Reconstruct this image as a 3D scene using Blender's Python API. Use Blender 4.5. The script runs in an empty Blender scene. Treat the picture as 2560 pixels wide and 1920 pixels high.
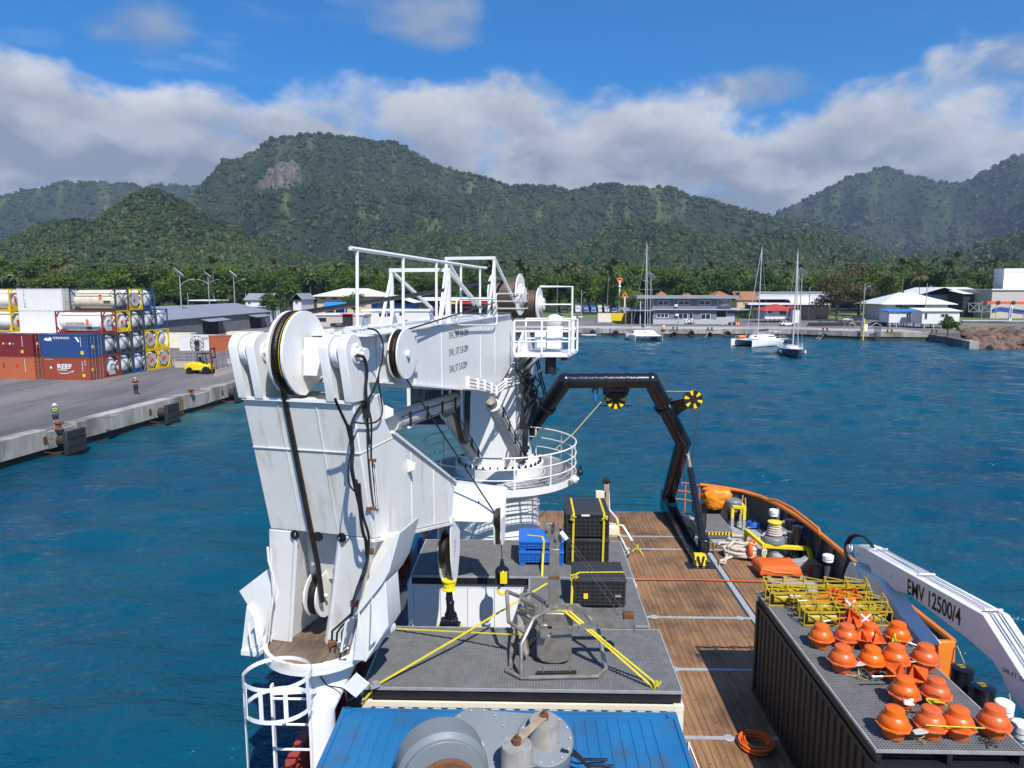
import bpy,bmesh,math,random
import numpy as np
from mathutils import Vector,Matrix,noise
R=math.radians
random.seed(7);rng=np.random.default_rng(7)
scn=bpy.context.scene
col=scn.collection
# ------------------------------------------------------------------ camera, sky, sun
F=1740.0;YH=726.0;CZ=12.1 # focal length in photo pixels, horizon row, eye height over the water
PITCH=math.atan((960-YH)/F);YAW=math.atan(45/F)
cam_d=bpy.data.cameras.new('camera');cam=bpy.data.objects.new('camera',cam_d);col.objects.link(cam)
cam_d.sensor_width=36;cam_d.lens=F/2560*36;cam_d.clip_start=.1;cam_d.clip_end=30000
cam.location=(0,0,CZ);cam.rotation_euler=(math.pi/2-PITCH,0,YAW)
scn.camera=cam
SUN=Vector((.33,-.75,1.0)).normalized()
sun_d=bpy.data.lights.new('sun','SUN');sun_d.energy=5.0;sun_d.angle=R(.53);sun_d.color=(1,.96,.9)
sun=bpy.data.objects.new('sun',sun_d);col.objects.link(sun)
sun.rotation_euler=SUN.to_track_quat('Z','Y').to_euler();sun.location=(20,-40,60)
vs=scn.view_settings;vs.view_transform='Standard';vs.look='None';vs.exposure=.40;vs.gamma=1
try:vs.use_curve_mapping=False
except Exception:pass
world=bpy.data.worlds.new('World');scn.world=world;world.use_nodes=True
class NT:
 """small node-tree writer"""
 def __init__(s,tree):s.t=tree;s.n=tree.nodes;s.l=tree.links
 def add(s,typ,inputs=None,**props):
  nd=s.n.new(typ)
  for k,v in props.items():setattr(nd,k,v)
  for k,v in(inputs or{}).items():s.put(nd.inputs[k],v)
  return nd
 def put(s,sock,v):
  if isinstance(v,bpy.types.NodeSocket):s.l.new(v,sock)
  elif isinstance(v,bpy.types.Node):s.l.new(v.outputs[0],sock)
  else:sock.default_value=v
 def math(s,op,a,b=0.0,c=0.0,clamp=False):
  nd=s.n.new('ShaderNodeMath');nd.operation=op;nd.use_clamp=clamp
  s.put(nd.inputs[0],a);s.put(nd.inputs[1],b);s.put(nd.inputs[2],c);return nd.outputs[0]
 def noise(s,vec,scale,detail=4,rough=.55,dist=0,lac=2.0):
  nd=s.add('ShaderNodeTexNoise',{'Vector':vec,'Scale':scale,'Detail':detail,'Roughness':rough,'Distortion':dist,'Lacunarity':lac})
  return nd.outputs['Fac']
 def mapr(s,v,a,b,c=0.0,d=1.0,smooth=False):
  nd=s.add('ShaderNodeMapRange',{'Value':v,'From Min':a,'From Max':b,'To Min':c,'To Max':d})
  if smooth:nd.interpolation_type='SMOOTHSTEP'
  return nd.outputs[0]
 def mix(s,f,a,b,mode='MIX'):
  nd=s.n.new('ShaderNodeMix');nd.data_type='RGBA';nd.blend_type=mode
  s.put(nd.inputs[0],f);s.put(nd.inputs[6],c4(a));s.put(nd.inputs[7],c4(b));return nd.outputs[2]
 def vscale(s,v,k):
  nd=s.add('ShaderNodeVectorMath',operation='MULTIPLY');s.put(nd.inputs[0],v);nd.inputs[1].default_value=k;return nd.outputs[0]
 def vadd(s,v,k):
  nd=s.add('ShaderNodeVectorMath',operation='ADD');s.put(nd.inputs[0],v);nd.inputs[1].default_value=k;return nd.outputs[0]
def c4(c):
 if isinstance(c,(bpy.types.NodeSocket,bpy.types.Node)):return c
 return tuple(c)+(1,)if len(c)==3 else tuple(c)
def make_world():
 t=NT(world.node_tree);t.n.clear()
 sky=t.add('ShaderNodeTexSky',sky_type='NISHITA');sky.sun_disc=False
 sky.sun_elevation=math.asin(SUN.z);sky.sun_rotation=math.atan2(SUN.x,SUN.y)
 sky.air_density=1.0;sky.dust_density=.3;sky.ozone_density=2.2;sky.altitude=10
 skyc=t.add('ShaderNodeHueSaturation',{'Saturation':1.35,'Value':1.0,'Color':t.mix(1.0,sky.outputs[0],(.62,.90,1.22),'MULTIPLY')})
 d=t.add('ShaderNodeTexCoord').outputs['Generated']
 sp=t.add('ShaderNodeSeparateXYZ',{0:d})
 el=t.math('ARCSINE',sp.outputs['Z'])
 # cumulus bank low over the land, the same all round the horizon, its top ragged
 az=t.math('ARCTAN2',sp.outputs['X'],sp.outputs['Y'])
 wv=t.vscale(d,(1,1,1.7))
 big=t.noise(wv,3.3,2,.5)
 med=t.noise(wv,7.5,8,.56,.15)
 up=t.vadd(wv,(0.02,-.03,.055))
 med2=t.noise(up,7.5,8,.56,.15)
 # slow swing of the bank's top with direction
 prof=t.math('ADD',t.math('MULTIPLY',t.math('SINE',t.math('ADD',t.math('MULTIPLY',az,3.1),2.5)),.020),.250)
 top=t.math('ADD',prof,t.math('MULTIPLY',t.math('SUBTRACT',big,.5),.13))
 top=t.math('ADD',top,t.math('MULTIPLY',t.math('SUBTRACT',med,.5),.22))
 dens=t.mapr(t.math('SUBTRACT',top,el),-.016,.034,0,1,True)
 dens=t.math('MULTIPLY',dens,t.mapr(el,.01,.12,.62,1.0))
 # gaps in the bank
 gap=t.mapr(t.noise(t.vadd(wv,(3.1,0.4,1.2)),5.0,5,.55),.32,.46,.42,1,True)
 dens=t.math('MULTIPLY',dens,gap)
 # loose grey puffs above the bank
 def puff(az0,el0,ra,re):
  a=t.math('DIVIDE',t.math('SUBTRACT',az,az0),ra);b=t.math('DIVIDE',t.math('SUBTRACT',el,el0),re)
  r2=t.math('ADD',t.math('MULTIPLY',a,a),t.math('MULTIPLY',b,b))
  v=t.math('ADD',t.math('SUBTRACT',1.0,r2),t.math('MULTIPLY',t.math('SUBTRACT',med,.5),2.6))
  return t.mapr(v,.1,1.3,0,.8,True)
 pf=puff(-.49,.30,.085,.045)
 for a in((-.134,.343,.095,.045),(.30,.252,.10,.03),(.60,.25,.10,.035),(-1.2,.42,.12,.05),(1.25,.40,.14,.05),(2.3,.4,.1,.05),(-2.4,.38,.12,.05)):
  pf=t.math('MAXIMUM',pf,puff(*a))
 wisp=t.mapr(t.noise(t.vscale(d,(2.2,2.2,9)),3.2,6,.6),.5,.8,0,.30,True)
 wisp=t.math('MULTIPLY',wisp,t.mapr(az,-.1,-.5,.1,1.0))
 # light and dark masses inside the bank: sunlit where the vapour is thick against the sun side
 lit=t.mapr(t.math('SUBTRACT',med,med2),-.10,.13,0,1)
 edge=t.mapr(t.math('SUBTRACT',top,el),.0,.075,1.0,0.05)
 patch=t.mapr(t.noise(t.vadd(wv,(7.7,2.1,0)),4.2,3,.5),.38,.62)
 lit=t.math('ADD',t.math('MULTIPLY',lit,.42),t.math('MULTIPLY',edge,t.math('ADD',.3,t.math('MULTIPLY',patch,.5))),clamp=True)
 ccol=t.mix(lit,(.285,.325,.41),(.96,.97,.99))
 pcol=t.mix(t.mapr(med,.3,.7),(.30,.35,.44),(.58,.63,.7))
 bg=t.add('ShaderNodeBackground',{'Color':skyc,'Strength':.09})
 b2=t.add('ShaderNodeBackground',{'Color':(.75,.83,.93,1),'Strength':.7})
 b3=t.add('ShaderNodeBackground',{'Color':pcol,'Strength':.66})
 b4=t.add('ShaderNodeBackground',{'Color':ccol,'Strength':.72})
 m=t.add('ShaderNodeMixShader',{0:wisp,1:bg.outputs[0],2:b2.outputs[0]})
 m=t.add('ShaderNodeMixShader',{0:pf,1:m.outputs[0],2:b3.outputs[0]})
 m=t.add('ShaderNodeMixShader',{0:dens,1:m.outputs[0],2:b4.outputs[0]})
 out=t.add('ShaderNodeOutputWorld');t.l.new(m.outputs[0],out.inputs[0])
make_world()
scn.cycles.max_bounces=7;scn.cycles.diffuse_bounces=3;scn.cycles.glossy_bounces=3;scn.cycles.transmission_bounces=3;scn.cycles.volume_bounces=0
# ------------------------------------------------------------------ measuring: photo pixels to places
CR=dict(a=(560,600,.40687),b=(560,1200,.43394),c=(1200,900,.31646),d=(1700,1180,.44606),e=(0,680,.30136),
f=(1440,600,.25316),g=(1960,600,.27125),h=(0,640,.19892),i=(400,640,.22604),j=(860,600,.27125),
k=(560,780,.19892),l=(940,940,.24412),m=(580,1300,.24109),n=(960,1260,.31646),o=(600,1640,.38879),
p=(1320,900,.217),r=(1660,1180,.217),s=(1880,1420,.217),t=(2080,1300,.217),u=(2080,1560,.217),
v=(1480,1240,.40991),w=(0,880,.27125),z=(0,0,1.15732),S=(0,0,1))
def px(k,x,y):a=CR[k];return a[0]+x*a[2],a[1]+y*a[2]
_cp,_sp,_cy,_sy=math.cos(PITCH),math.sin(PITCH),math.cos(YAW),math.sin(YAW)
def ray(q):
 x,w=(q[0]-1280)/F,(960-q[1])/F
 y=_cp+w*_sp;z=-_sp+w*_cp
 return Vector((x*_cy-y*_sy,x*_sy+y*_cy,z))
EYE=Vector((0,0,CZ))
def gz(k,x,y,z):r=ray(px(k,x,y));return EYE+r*((z-CZ)/r.z)
def gy(k,x,y,Y):r=ray(px(k,x,y));return EYE+r*(Y/r.y)
def gx(k,x,y,X):r=ray(px(k,x,y));return EYE+r*(X/r.x)
def gp(k,x,y,p0,n):r=ray(px(k,x,y));return EYE+r*((Vector(p0)-EYE).dot(n)/r.dot(n))
# ------------------------------------------------------------------ materials
M={}
def mat(name,colr,rough=.5,metal=0,var=.1,vscale=2.0,bump=0,bscale=60,dirt=None,damt=.35,dscale=2.5,streak=0,spec=.5,gen='Object',coat=0,rvar=.15,emis=None):
 m=bpy.data.materials.new(name);m.use_nodes=True;M[name]=m
 t=NT(m.node_tree);b=t.n['Principled BSDF']
 co=t.add('ShaderNodeTexCoord').outputs[gen]
 n1=t.noise(co,vscale,5,.6)
 c=t.mix(t.mapr(n1,.25,.75),[max(0,v*(1-var))for v in colr],[min(1,v*(1+var))for v in colr])
 n2=t.noise(co,vscale*6,4,.6)
 c=t.mix(t.mapr(n2,.3,.7,0,var),c,[v*.55 for v in colr])
 if dirt:
  v=t.vscale(co,(1,1,.12))if streak else co
  nd=t.noise(v,dscale*(3 if streak else 1),6,.65)
  c=t.mix(t.mapr(nd,.62-.22*damt,.85-.2*damt,0,min(1,.35+damt)),c,dirt)
 t.put(b.inputs['Base Color'],c)
 t.put(b.inputs['Roughness'],t.mapr(n2,.2,.8,max(.02,rough-rvar),min(1,rough+rvar)))
 b.inputs['Metallic'].default_value=metal
 b.inputs['Specular IOR Level'].default_value=spec
 if coat:b.inputs['Coat Weight'].default_value=coat
 if bump:
  nb=t.noise(co,bscale,5,.6)
  bp=t.add('ShaderNodeBump',{'Strength':min(1,bump),'Distance':.02*max(1,bump),'Height':nb})
  t.put(b.inputs['Normal'],bp.outputs[0])
 return m
 # ------------------------------------------------------------------ mesh writer
class MB:
 def __init__(s):s.v=[];s.f=[]
 def add(s,vs,fs):
  o=len(s.v);s.v.extend([tuple(p)for p in vs]);s.f.extend([tuple(i+o for i in f)for f in fs]);return s
 def box(s,c,d,rz=0,rot=None):
  hx,hy,hz=d[0]/2,d[1]/2,d[2]/2
  m=rot if rot is not None else Matrix.Rotation(rz,3,'Z')
  c=Vector(c)
  vs=[c+m@Vector((x*hx,y*hy,z*hz))for z in(-1,1)for y in(-1,1)for x in(-1,1)]
  return s.add(vs,[(0,2,3,1),(4,5,7,6),(0,1,5,4),(2,6,7,3),(0,4,6,2),(1,3,7,5)])
 def bx(s,x0,x1,y0,y1,z0,z1):return s.box(((x0+x1)/2,(y0+y1)/2,(z0+z1)/2),(abs(x1-x0),abs(y1-y0),abs(z1-z0)))
 def beam(s,p0,p1,w,h=None,up=(0,0,1)):
  h=h or w;p0,p1=Vector(p0),Vector(p1);d=(p1-p0)
  L=d.length
  if L<1e-6:return s
  d.normalize();u=Vector(up)
  if abs(d.dot(u))>.98:u=Vector((0,1,0))if abs(d.y)<.9 else Vector((1,0,0))
  sx=d.cross(u).normalized();sz=sx.cross(d).normalized()
  vs=[]
  for p in(p0,p1):
   for a,b in((-1,-1),(1,-1),(1,1),(-1,1)):vs.append(p+sx*a*w/2+sz*b*h/2)
  return s.add(vs,[(3,2,1,0),(4,5,6,7),(0,1,5,4),(1,2,6,5),(2,3,7,6),(3,0,4,7)])
 def prism(s,poly,ext):
  n=len(poly);e=Vector(ext);a=[Vector(p)for p in poly]
  nn=Vector((0,0,0))
  for i in range(n):nn+=a[i].cross(a[(i+1)%n])
  if nn.dot(e)>0:a=a[::-1]
  vs=a+[p+e for p in a]
  return s.add(vs,[tuple(range(n)),tuple(range(2*n-1,n-1,-1))]+[(i,i+n,(i+1)%n+n,(i+1)%n)for i in range(n)])
 def quad(s,*ps):return s.add(ps,[tuple(range(len(ps)))])
 def ring(s,c,ax,r,n,ph=0):
  ax=Vector(ax).normalized();u=Vector((0,0,1))if abs(ax.z)<.9 else Vector((1,0,0))
  a=ax.cross(u).normalized();b=ax.cross(a).normalized();c=Vector(c)
  return[c+(a*math.cos(ph+i*2*math.pi/n)+b*math.sin(ph+i*2*math.pi/n))*r for i in range(n)]
 def loft(s,rings,cap=True,closed=False):
  n=len(rings[0]);o=len(s.v)
  for rg in rings:s.v.extend([tuple(p)for p in rg])
  m=len(rings)
  for k in range(m-1+(1 if closed else 0)):
   for i in range(n):
    j=(i+1)%n;k2=(k+1)%m
    s.f.append((o+k*n+i,o+k*n+j,o+k2*n+j,o+k2*n+i))
  if cap and not closed:
   s.f.append(tuple(o+i for i in range(n))[::-1]);s.f.append(tuple(o+(m-1)*n+i for i in range(n)))
  return s
 def cyl(s,p0,p1,r0,r1=None,n=12,cap=True):
  r1=r0 if r1 is None else r1;p0,p1=Vector(p0),Vector(p1)
  return s.loft([s.ring(p0,p1-p0,r0,n),s.ring(p1,p1-p0,r1,n)],cap)
 def lathe(s,c,prof,n=20,ax=(0,0,1),cap=True):
  """prof: list of (radius, height along axis)"""
  c=Vector(c);ax=Vector(ax).normalized()
  return s.loft([s.ring(c+ax*h,ax,max(r,1e-4),n)for r,h in prof],cap)
 def tube(s,pts,r,n=7,cap=True,closed=False):
  P=[Vector(p)for p in pts];rings=[]
  m=len(P);prev=None
  for i,p in enumerate(P):
   a=P[(i-1)%m]if(i>0 or closed)else p;b=P[(i+1)%m]if(i<m-1 or closed)else p
   d=(b-a)
   if d.length<1e-7:d=Vector((0,0,1))
   d.normalize()
   if prev is None:
    u=Vector((0,0,1))if abs(d.z)<.9 else Vector((1,0,0));x=d.cross(u).normalized()
   else:
    x=prev-d*prev.dot(d)
    x=x.normalized()if x.length>1e-6 else d.cross(Vector((0,0,1))).normalized()
   prev=x;y=d.cross(x)
   rr=r[i]if isinstance(r,(list,tuple))else r
   rings.append([p+(x*math.cos(k*2*math.pi/n)+y*math.sin(k*2*math.pi/n))*rr for k in range(n)])
  return s.loft(rings,cap,closed)
 def torus(s,c,ax,R0,r,n=28,k=8):
  pts=s.ring(c,ax,R0,n);return s.tube(pts,r,k,False,True)
 def ball(s,c,r,n=12,sz=1.0):
  pr=[(r*math.sin(math.pi*i/n),-r*sz*math.cos(math.pi*i/n))for i in range(n+1)]
  return s.lathe(c,pr,n+4,cap=False)
 def build(s,name,m,parent=None,smooth=35,bevel=0,loc=None,data=False):
  o0=ROOT.get(parent.name,Vector((0,0,0)))if parent is not None else Vector(loc or(0,0,0))
  me=bpy.data.meshes.new(name)
  vs=s.v if o0.length==0 else[(p[0]-o0.x,p[1]-o0.y,p[2]-o0.z)for p in s.v]
  me.from_pydata(vs,[],s.f)
  me.materials.append(M[m]if isinstance(m,str)else m)
  if smooth:
   me.polygons.foreach_set('use_smooth',[True]*len(me.polygons))
   me.set_sharp_from_angle(angle=R(smooth))
  if data:return me
  o=bpy.data.objects.new(name,me);col.objects.link(o)
  if parent is not None:
   o.parent=parent;ROOT[o.name]=o0
  else:
   o.location=o0;ROOT[o.name]=o0
  if bevel:
   bv=o.modifiers.new('bevel','BEVEL');bv.width=bevel;bv.segments=2;bv.limit_method='ANGLE';bv.angle_limit=R(40)
  return o
ROOT={}
def tag(o,label=None,cat=None,group=None,kind=None):
 if label:o['label']=label
 if cat:o['category']=cat
 if group:o['group']=group
 if kind:o['kind']=kind
 return o
def thing(name,label,cat,loc=(0,0,0),group=None):
 """an Empty at the thing's base; parts given in world coordinates are stored relative to it"""
 o=bpy.data.objects.new(name,None);col.objects.link(o);o.location=loc;o.empty_display_size=.2
 ROOT[o.name]=Vector(loc);return tag(o,label,cat,group)
def copy_tree(o,parent=None):
 c=o.copy();col.objects.link(c);c.parent=parent
 for ch in KIDS(o):copy_tree(ch,c)
 return c
def KIDS(o):return list(o.children)
def put(o,loc,rz=0,label=None,sc=None,group=None):
 o.location=loc;o.rotation_euler=(0,0,rz)
 if sc:o.scale=sc if isinstance(sc,(tuple,list))else(sc,sc,sc)
 if label:o['label']=label
 if group:o['group']=group
 return o
def letters(name,s,origin,right,up,size,m,parent,ext=.002,align='LEFT',bold=0,sx=1.0):
 cu=bpy.data.curves.new(name,'FONT');cu.body=s;cu.size=1;cu.align_x=align;cu.offset=bold;cu.extrude=0
 to=bpy.data.objects.new('tmp',cu);me=bpy.data.meshes.new_from_object(to)
 bpy.data.objects.remove(to);bpy.data.curves.remove(cu)
 r=Vector(right).normalized();u=Vector(up).normalized();n=r.cross(u).normalized();o0=ROOT.get(parent.name,Vector())if parent else Vector()
 vs=[Vector(origin)+r*v.co.x*size*sx+u*v.co.y*size+n*ext for v in me.vertices]
 b=MB();b.add(vs,[tuple(p.vertices)for p in me.polygons]);bpy.data.meshes.remove(me)
 return b.build(name,m,parent,smooth=0)
 # ------------------------------------------------------------------ the setting: water, land, wood on the hills
ZQ=1.9;ZD=2.0 # quay and ship's deck above the water
def water_material():
 m=bpy.data.materials.new('sea_water');m.use_nodes=True;M['sea_water']=m
 t=NT(m.node_tree);b=t.n['Principled BSDF']
 g=t.add('ShaderNodeNewGeometry').outputs['Position']
 sp=t.add('ShaderNodeSeparateXYZ',{0:g})
 big=t.noise(g,.035,4,.6)
 c=t.mix(t.mapr(big,.3,.7),(.0019,.046,.092),(.003,.080,.118))
 # silt stirred up by the propellers and along the old quay: a milky green
 def spot(x0,y0,rx,ry):
  a=t.math('DIVIDE',t.math('SUBTRACT',sp.outputs['X'],x0),rx);d=t.math('DIVIDE',t.math('SUBTRACT',sp.outputs['Y'],y0),ry)
  return t.math('SUBTRACT',1.0,t.math('ADD',t.math('MULTIPLY',a,a),t.math('MULTIPLY',d,d)))
 s=t.math('MAXIMUM',spot(-7,56,14,13),spot(-27,78,14,26))
 s=t.math('MAXIMUM',s,spot(14,168,14,10))
 s=t.math('ADD',s,t.math('MULTIPLY',t.math('SUBTRACT',t.noise(g,.16,5,.6),.5),2.4))
 silt=t.mapr(s,.0,1.1,0,.62,True)
 c=t.mix(silt,c,(.062,.135,.125))
 # broken foam lines drifting off the stern
 fz=t.noise(t.vscale(g,(.25,.9,1)),.9,6,.7,.6)
 fm=t.math('MULTIPLY',t.mapr(fz,.66,.72,0,1),t.mapr(t.math('MAXIMUM',spot(4,55,14,12),spot(12,44,9,7)),.0,.6,0,1))
 c=t.mix(fm,c,(.6,.68,.7))
 t.put(b.inputs['Base Color'],c)
 t.put(b.inputs['Roughness'],t.mapr(fm,0,1,.13,.7))
 b.inputs['IOR'].default_value=1.333
 v1=t.vscale(g,(.55,1.0,1))
 h=t.math('ADD',t.math('MULTIPLY',t.noise(v1,.8,5,.62,.3),.8),t.math('MULTIPLY',t.noise(v1,3.4,4,.6,.2),.30))
 bp=t.add('ShaderNodeBump',{'Strength':1.0,'Distance':.42,'Height':h})
 t.put(b.inputs['Normal'],bp.outputs[0])
water_material()
def make_water():
 nx,ny=400,420
 X=np.linspace(-82,140,nx);Y=6+(np.linspace(0,1,ny)**1.5)*184
 GX,GY=np.meshgrid(X,Y)
 Z=np.zeros_like(GX)
 for i in range(46):
  lam=.9*(9/.9)**rng.random();th=R(78)+rng.normal()*.55;k=2*math.pi/lam
  Z+=.0105*lam**.9*np.sin(k*(GX*math.cos(th)+GY*math.sin(th))+rng.random()*6.28)*np.clip((lam*90-GY)/60,0,1)
 Z*=.6
 vs=np.stack([GX,GY,Z],-1).reshape(-1,3).tolist()
 fs=[(j*nx+i,j*nx+i+1,(j+1)*nx+i+1,(j+1)*nx+i)for j in range(ny-1)for i in range(nx-1)]
 b=MB();b.add(vs,fs)
 b.quad((-3000,-400,-.45),(3000,-400,-.45),(3000,230,-.45),(-3000,230,-.45))
 tag(b.build('water','sea_water',smooth=180),kind='structure')
make_water()
def vnoise(x,y,seed):
 xi=np.floor(x).astype(np.int64);yi=np.floor(y).astype(np.int64);fx=x-xi;fy=y-yi
 fx=fx*fx*(3-2*fx);fy=fy*fy*(3-2*fy)
 def h(a,b):
  n=(a*374761393+b*668265263+seed*69069)&0x7fffffff
  n=((n^(n>>13))*1274126177)&0x7fffffff
  return((n^(n>>16))&0xffff)/65535.0
 return(h(xi,yi)*(1-fx)+h(xi+1,yi)*fx)*(1-fy)+(h(xi,yi+1)*(1-fx)+h(xi+1,yi+1)*fx)*fy
def fbm(x,y,seed,o=5):
 s=0;a=.5
 for i in range(o):s=s+a*vnoise(x*2**i,y*2**i,seed+i);a*=.5
 return s
def ridged(x,y,seed,o=5):
 s=0;a=.5
 for i in range(o):s=s+a*(1-np.abs(2*vnoise(x*2**i,y*2**i,seed+i)-1));a*=.5
 return s
RIDGES=[ # distance, rise in front, fall behind, skyline in the photograph
(2100,1450,1100,[(300,560),(350,480),(395,440),(430,405),(470,362),(485,346),(500,350),(555,325),(590,300),(650,290),(690,286),(740,297),(790,303),(850,303),(880,318),(930,350),(985,370),(1040,382),(1100,400),(1140,400),(1190,402),(1230,415),(1270,405),(1310,395),(1350,400),(1390,405),(1440,405),(1490,420),(1560,440),(1620,455),(1670,468),(1720,475),(1790,490),(1850,515),(1900,535),(1960,552),(2050,580),(2200,600)]),
(3350,1500,1200,[(-700,470),(-300,440),(0,425),(60,410),(130,395),(200,390),(260,395),(310,402),(340,399),(380,397),(410,402),(440,402),(500,430),(600,500),(700,600)]),
(3300,1600,1200,[(1560,600),(1640,500),(1680,457),(1720,440),(1780,410),(1830,385),(1870,375),(1915,358),(1960,375),(2010,390),(2060,396),(2100,385),(2140,362),(2212,330),(2400,300),(2700,350),(3000,420)]),
(950,560,700,[(-700,560),(-300,540),(0,532),(60,500),(100,478),(140,480),(200,492),(240,458),(290,420),(330,411),(370,422),(420,452),(480,490),(560,520),(650,548),(760,570)]),
(1250,650,700,[(780,560),(850,520),(950,500),(1050,520),(1150,545),(1230,545),(1300,505),(1370,480),(1450,488),(1540,515),(1600,525),(1660,505),(1740,505),(1830,525),(1900,552),(1990,580),(2100,590)]),
(1450,800,800,[(1850,590),(1920,570),(1980,556),(2060,545),(2120,532),(2212,505),(2350,470),(2600,450),(3000,480)]),
]
def azp(x):r=ray(px('z',x,400));return math.atan2(r.x,r.y)
CLIFF=(azp(612),azp(664)-azp(612))
def land_height(AZ,RR):
 X=RR*np.sin(AZ);Y=RR*np.cos(AZ)
 acc=0;near=0
 for i,(Rd,Wf,Wb,pts)in enumerate(RIDGES):
  A=[];T=[]
  for p in pts:
   r=ray(px('z',*p));A.append(math.atan2(r.x,r.y));T.append(max(0.0,r.z/math.hypot(r.x,r.y)))
  te=np.interp(AZ,A,T,left=T[0]*(T[0]>.05),right=T[-1]*(T[-1]>.05))
  H=CZ+Rd*te
  # the crest wanders a little in distance so that the face is not a drum
  Rv=Rd*(1+.10*(fbm(AZ*9+i*7,AZ*0+i,31+i,3)-.5))
  H=CZ+(H-CZ)*Rv/Rd
  u=np.where(RR<Rv,(RR-(Rv-Wf))/Wf,1-(RR-Rv)/Wb);u=np.clip(u,0,1)
  prof=np.where(RR<Rv,u**1.45,u*u*(3-2*u))
  crest=np.exp(-((RR-Rv)/90.)**2)
  gul=.62*ridged(AZ*12+1.3*fbm(X/420.,Y/420.,15+i,3)+i*3.3,RR/900.+1.2*fbm(X/500.+9,Y/500.,25+i,3),50+i*9,2)*1.25+.38*ridged(X/190.+i*3.3,Y/300.,70+i*9,4)
  gul=np.clip((gul-.42)/.45,0,1)
  if i==0:gul=np.maximum(gul,np.clip(1.6-((AZ-CLIFF[0])/(CLIFF[1]*1.6))**2-((RR-1680)/170.)**2,0,1))
  h=H*prof*(1-(1-crest)*.85*(1-np.clip(gul,0,1))*np.clip(1.3-u,0,1)**.6)+crest*(16*(fbm(X/55.,Y/55.,90+i,3)-.5)+7*(fbm(X/15.,Y/15.,95+i,2)-.4))
  acc=acc+np.clip(h,0,None)**7
 h=acc**(1/7.)
 plain=ZQ-.25+np.clip((RR-330)/380.,0,1)**1.5*26+np.clip((RR-420)/200,0,1)*5*fbm(X/60.,Y/60.,5,4)
 return np.maximum(h,plain)
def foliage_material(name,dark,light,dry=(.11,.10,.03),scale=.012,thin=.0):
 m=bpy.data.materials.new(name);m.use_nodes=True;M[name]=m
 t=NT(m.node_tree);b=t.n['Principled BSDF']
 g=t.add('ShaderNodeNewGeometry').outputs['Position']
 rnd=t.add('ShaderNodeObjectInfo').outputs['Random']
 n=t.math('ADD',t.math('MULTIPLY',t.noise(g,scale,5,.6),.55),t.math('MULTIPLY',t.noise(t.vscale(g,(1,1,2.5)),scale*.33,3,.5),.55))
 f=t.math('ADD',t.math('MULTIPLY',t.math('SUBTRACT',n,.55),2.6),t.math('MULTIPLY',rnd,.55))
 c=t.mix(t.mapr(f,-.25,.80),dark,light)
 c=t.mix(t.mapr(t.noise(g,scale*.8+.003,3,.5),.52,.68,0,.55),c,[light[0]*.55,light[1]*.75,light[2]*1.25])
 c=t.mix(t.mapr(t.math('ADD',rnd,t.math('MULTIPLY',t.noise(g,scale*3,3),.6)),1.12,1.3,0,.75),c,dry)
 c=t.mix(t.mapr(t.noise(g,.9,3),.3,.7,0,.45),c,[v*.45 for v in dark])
 t.put(b.inputs['Base Color'],c);b.inputs['Roughness'].default_value=.62;b.inputs['Specular IOR Level'].default_value=.3
 tr=t.add('ShaderNodeBsdfTranslucent',{'Color':c});out=t.n['Material Output']
 ms=t.add('ShaderNodeMixShader',{0:thin,1:b.outputs[0],2:tr.outputs[0]})
 t.l.new(ms.outputs[0],out.inputs['Surface'])
 return m
foliage_material('hill_foliage',(.004,.018,.006),(.066,.108,.017))  # noise patches put cloud shade and sunlit areas into the leaf colour
foliage_material('tree_foliage',(.036,.090,.020),(.13,.21,.036),scale=.06,thin=.42)
foliage_material('bright_foliage',(.075,.155,.018),(.20,.30,.032),scale=.1,thin=.42)
foliage_material('pine_foliage',(.085,.09,.035),(.17,.15,.06),scale=.15,thin=.2)
foliage_material('palm_foliage',(.045,.085,.020),(.15,.18,.05),dry=(.24,.17,.06),scale=.05,thin=.25)
def land_material():
 m=bpy.data.materials.new('hill_ground');m.use_nodes=True;M['hill_ground']=m
 t=NT(m.node_tree);b=t.n['Principled BSDF']
 g=t.add('ShaderNodeNewGeometry').outputs['Position']
 n=t.noise(g,.01,6,.62);n2=t.noise(g,.09,5,.65)
 c=t.mix(t.mapr(n,.3,.7),(.004,.014,.005),(.018,.036,.010))
 c=t.mix(t.mapr(n2,.3,.7,0,.8),c,(.012,.026,.008))
 rock=t.add('ShaderNodeAttribute',attribute_name='rock').outputs['Fac']
 gr=t.add('ShaderNodeAttribute',attribute_name='grass').outputs['Fac']
 strata=t.noise(t.vscale(g,(.25,.25,.035)),.5,6,.7)
 c=t.mix(gr,c,t.mix(t.mapr(n2,.3,.7),(.055,.095,.02),(.12,.14,.04)))
 c=t.mix(t.math('MULTIPLY',rock,t.mapr(n2,.34,.46,.5,1)),c,t.mix(t.mapr(strata,.35,.65),(.020,.018,.016),(.16,.14,.12)))
 t.put(b.inputs['Base Color'],c);b.inputs['Roughness'].default_value=.9
 bp=t.add('ShaderNodeBump',{'Strength':.9,'Distance':6,'Height':t.noise(g,.12,6,.65)})
 t.put(b.inputs['Normal'],bp.outputs[0])
land_material()
def cliff_mask(AZ,RR):
 """the bare rock face below the left shoulder of the middle mountain"""
 a=(AZ-CLIFF[0])/CLIFF[1];d=(RR-1650)/66.
 n=fbm(AZ*150,RR/50.,77,4)-.5
 return np.clip((1.1-(a*a*1.0+d*d)+n*1.7)*2.2,0,1)
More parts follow.
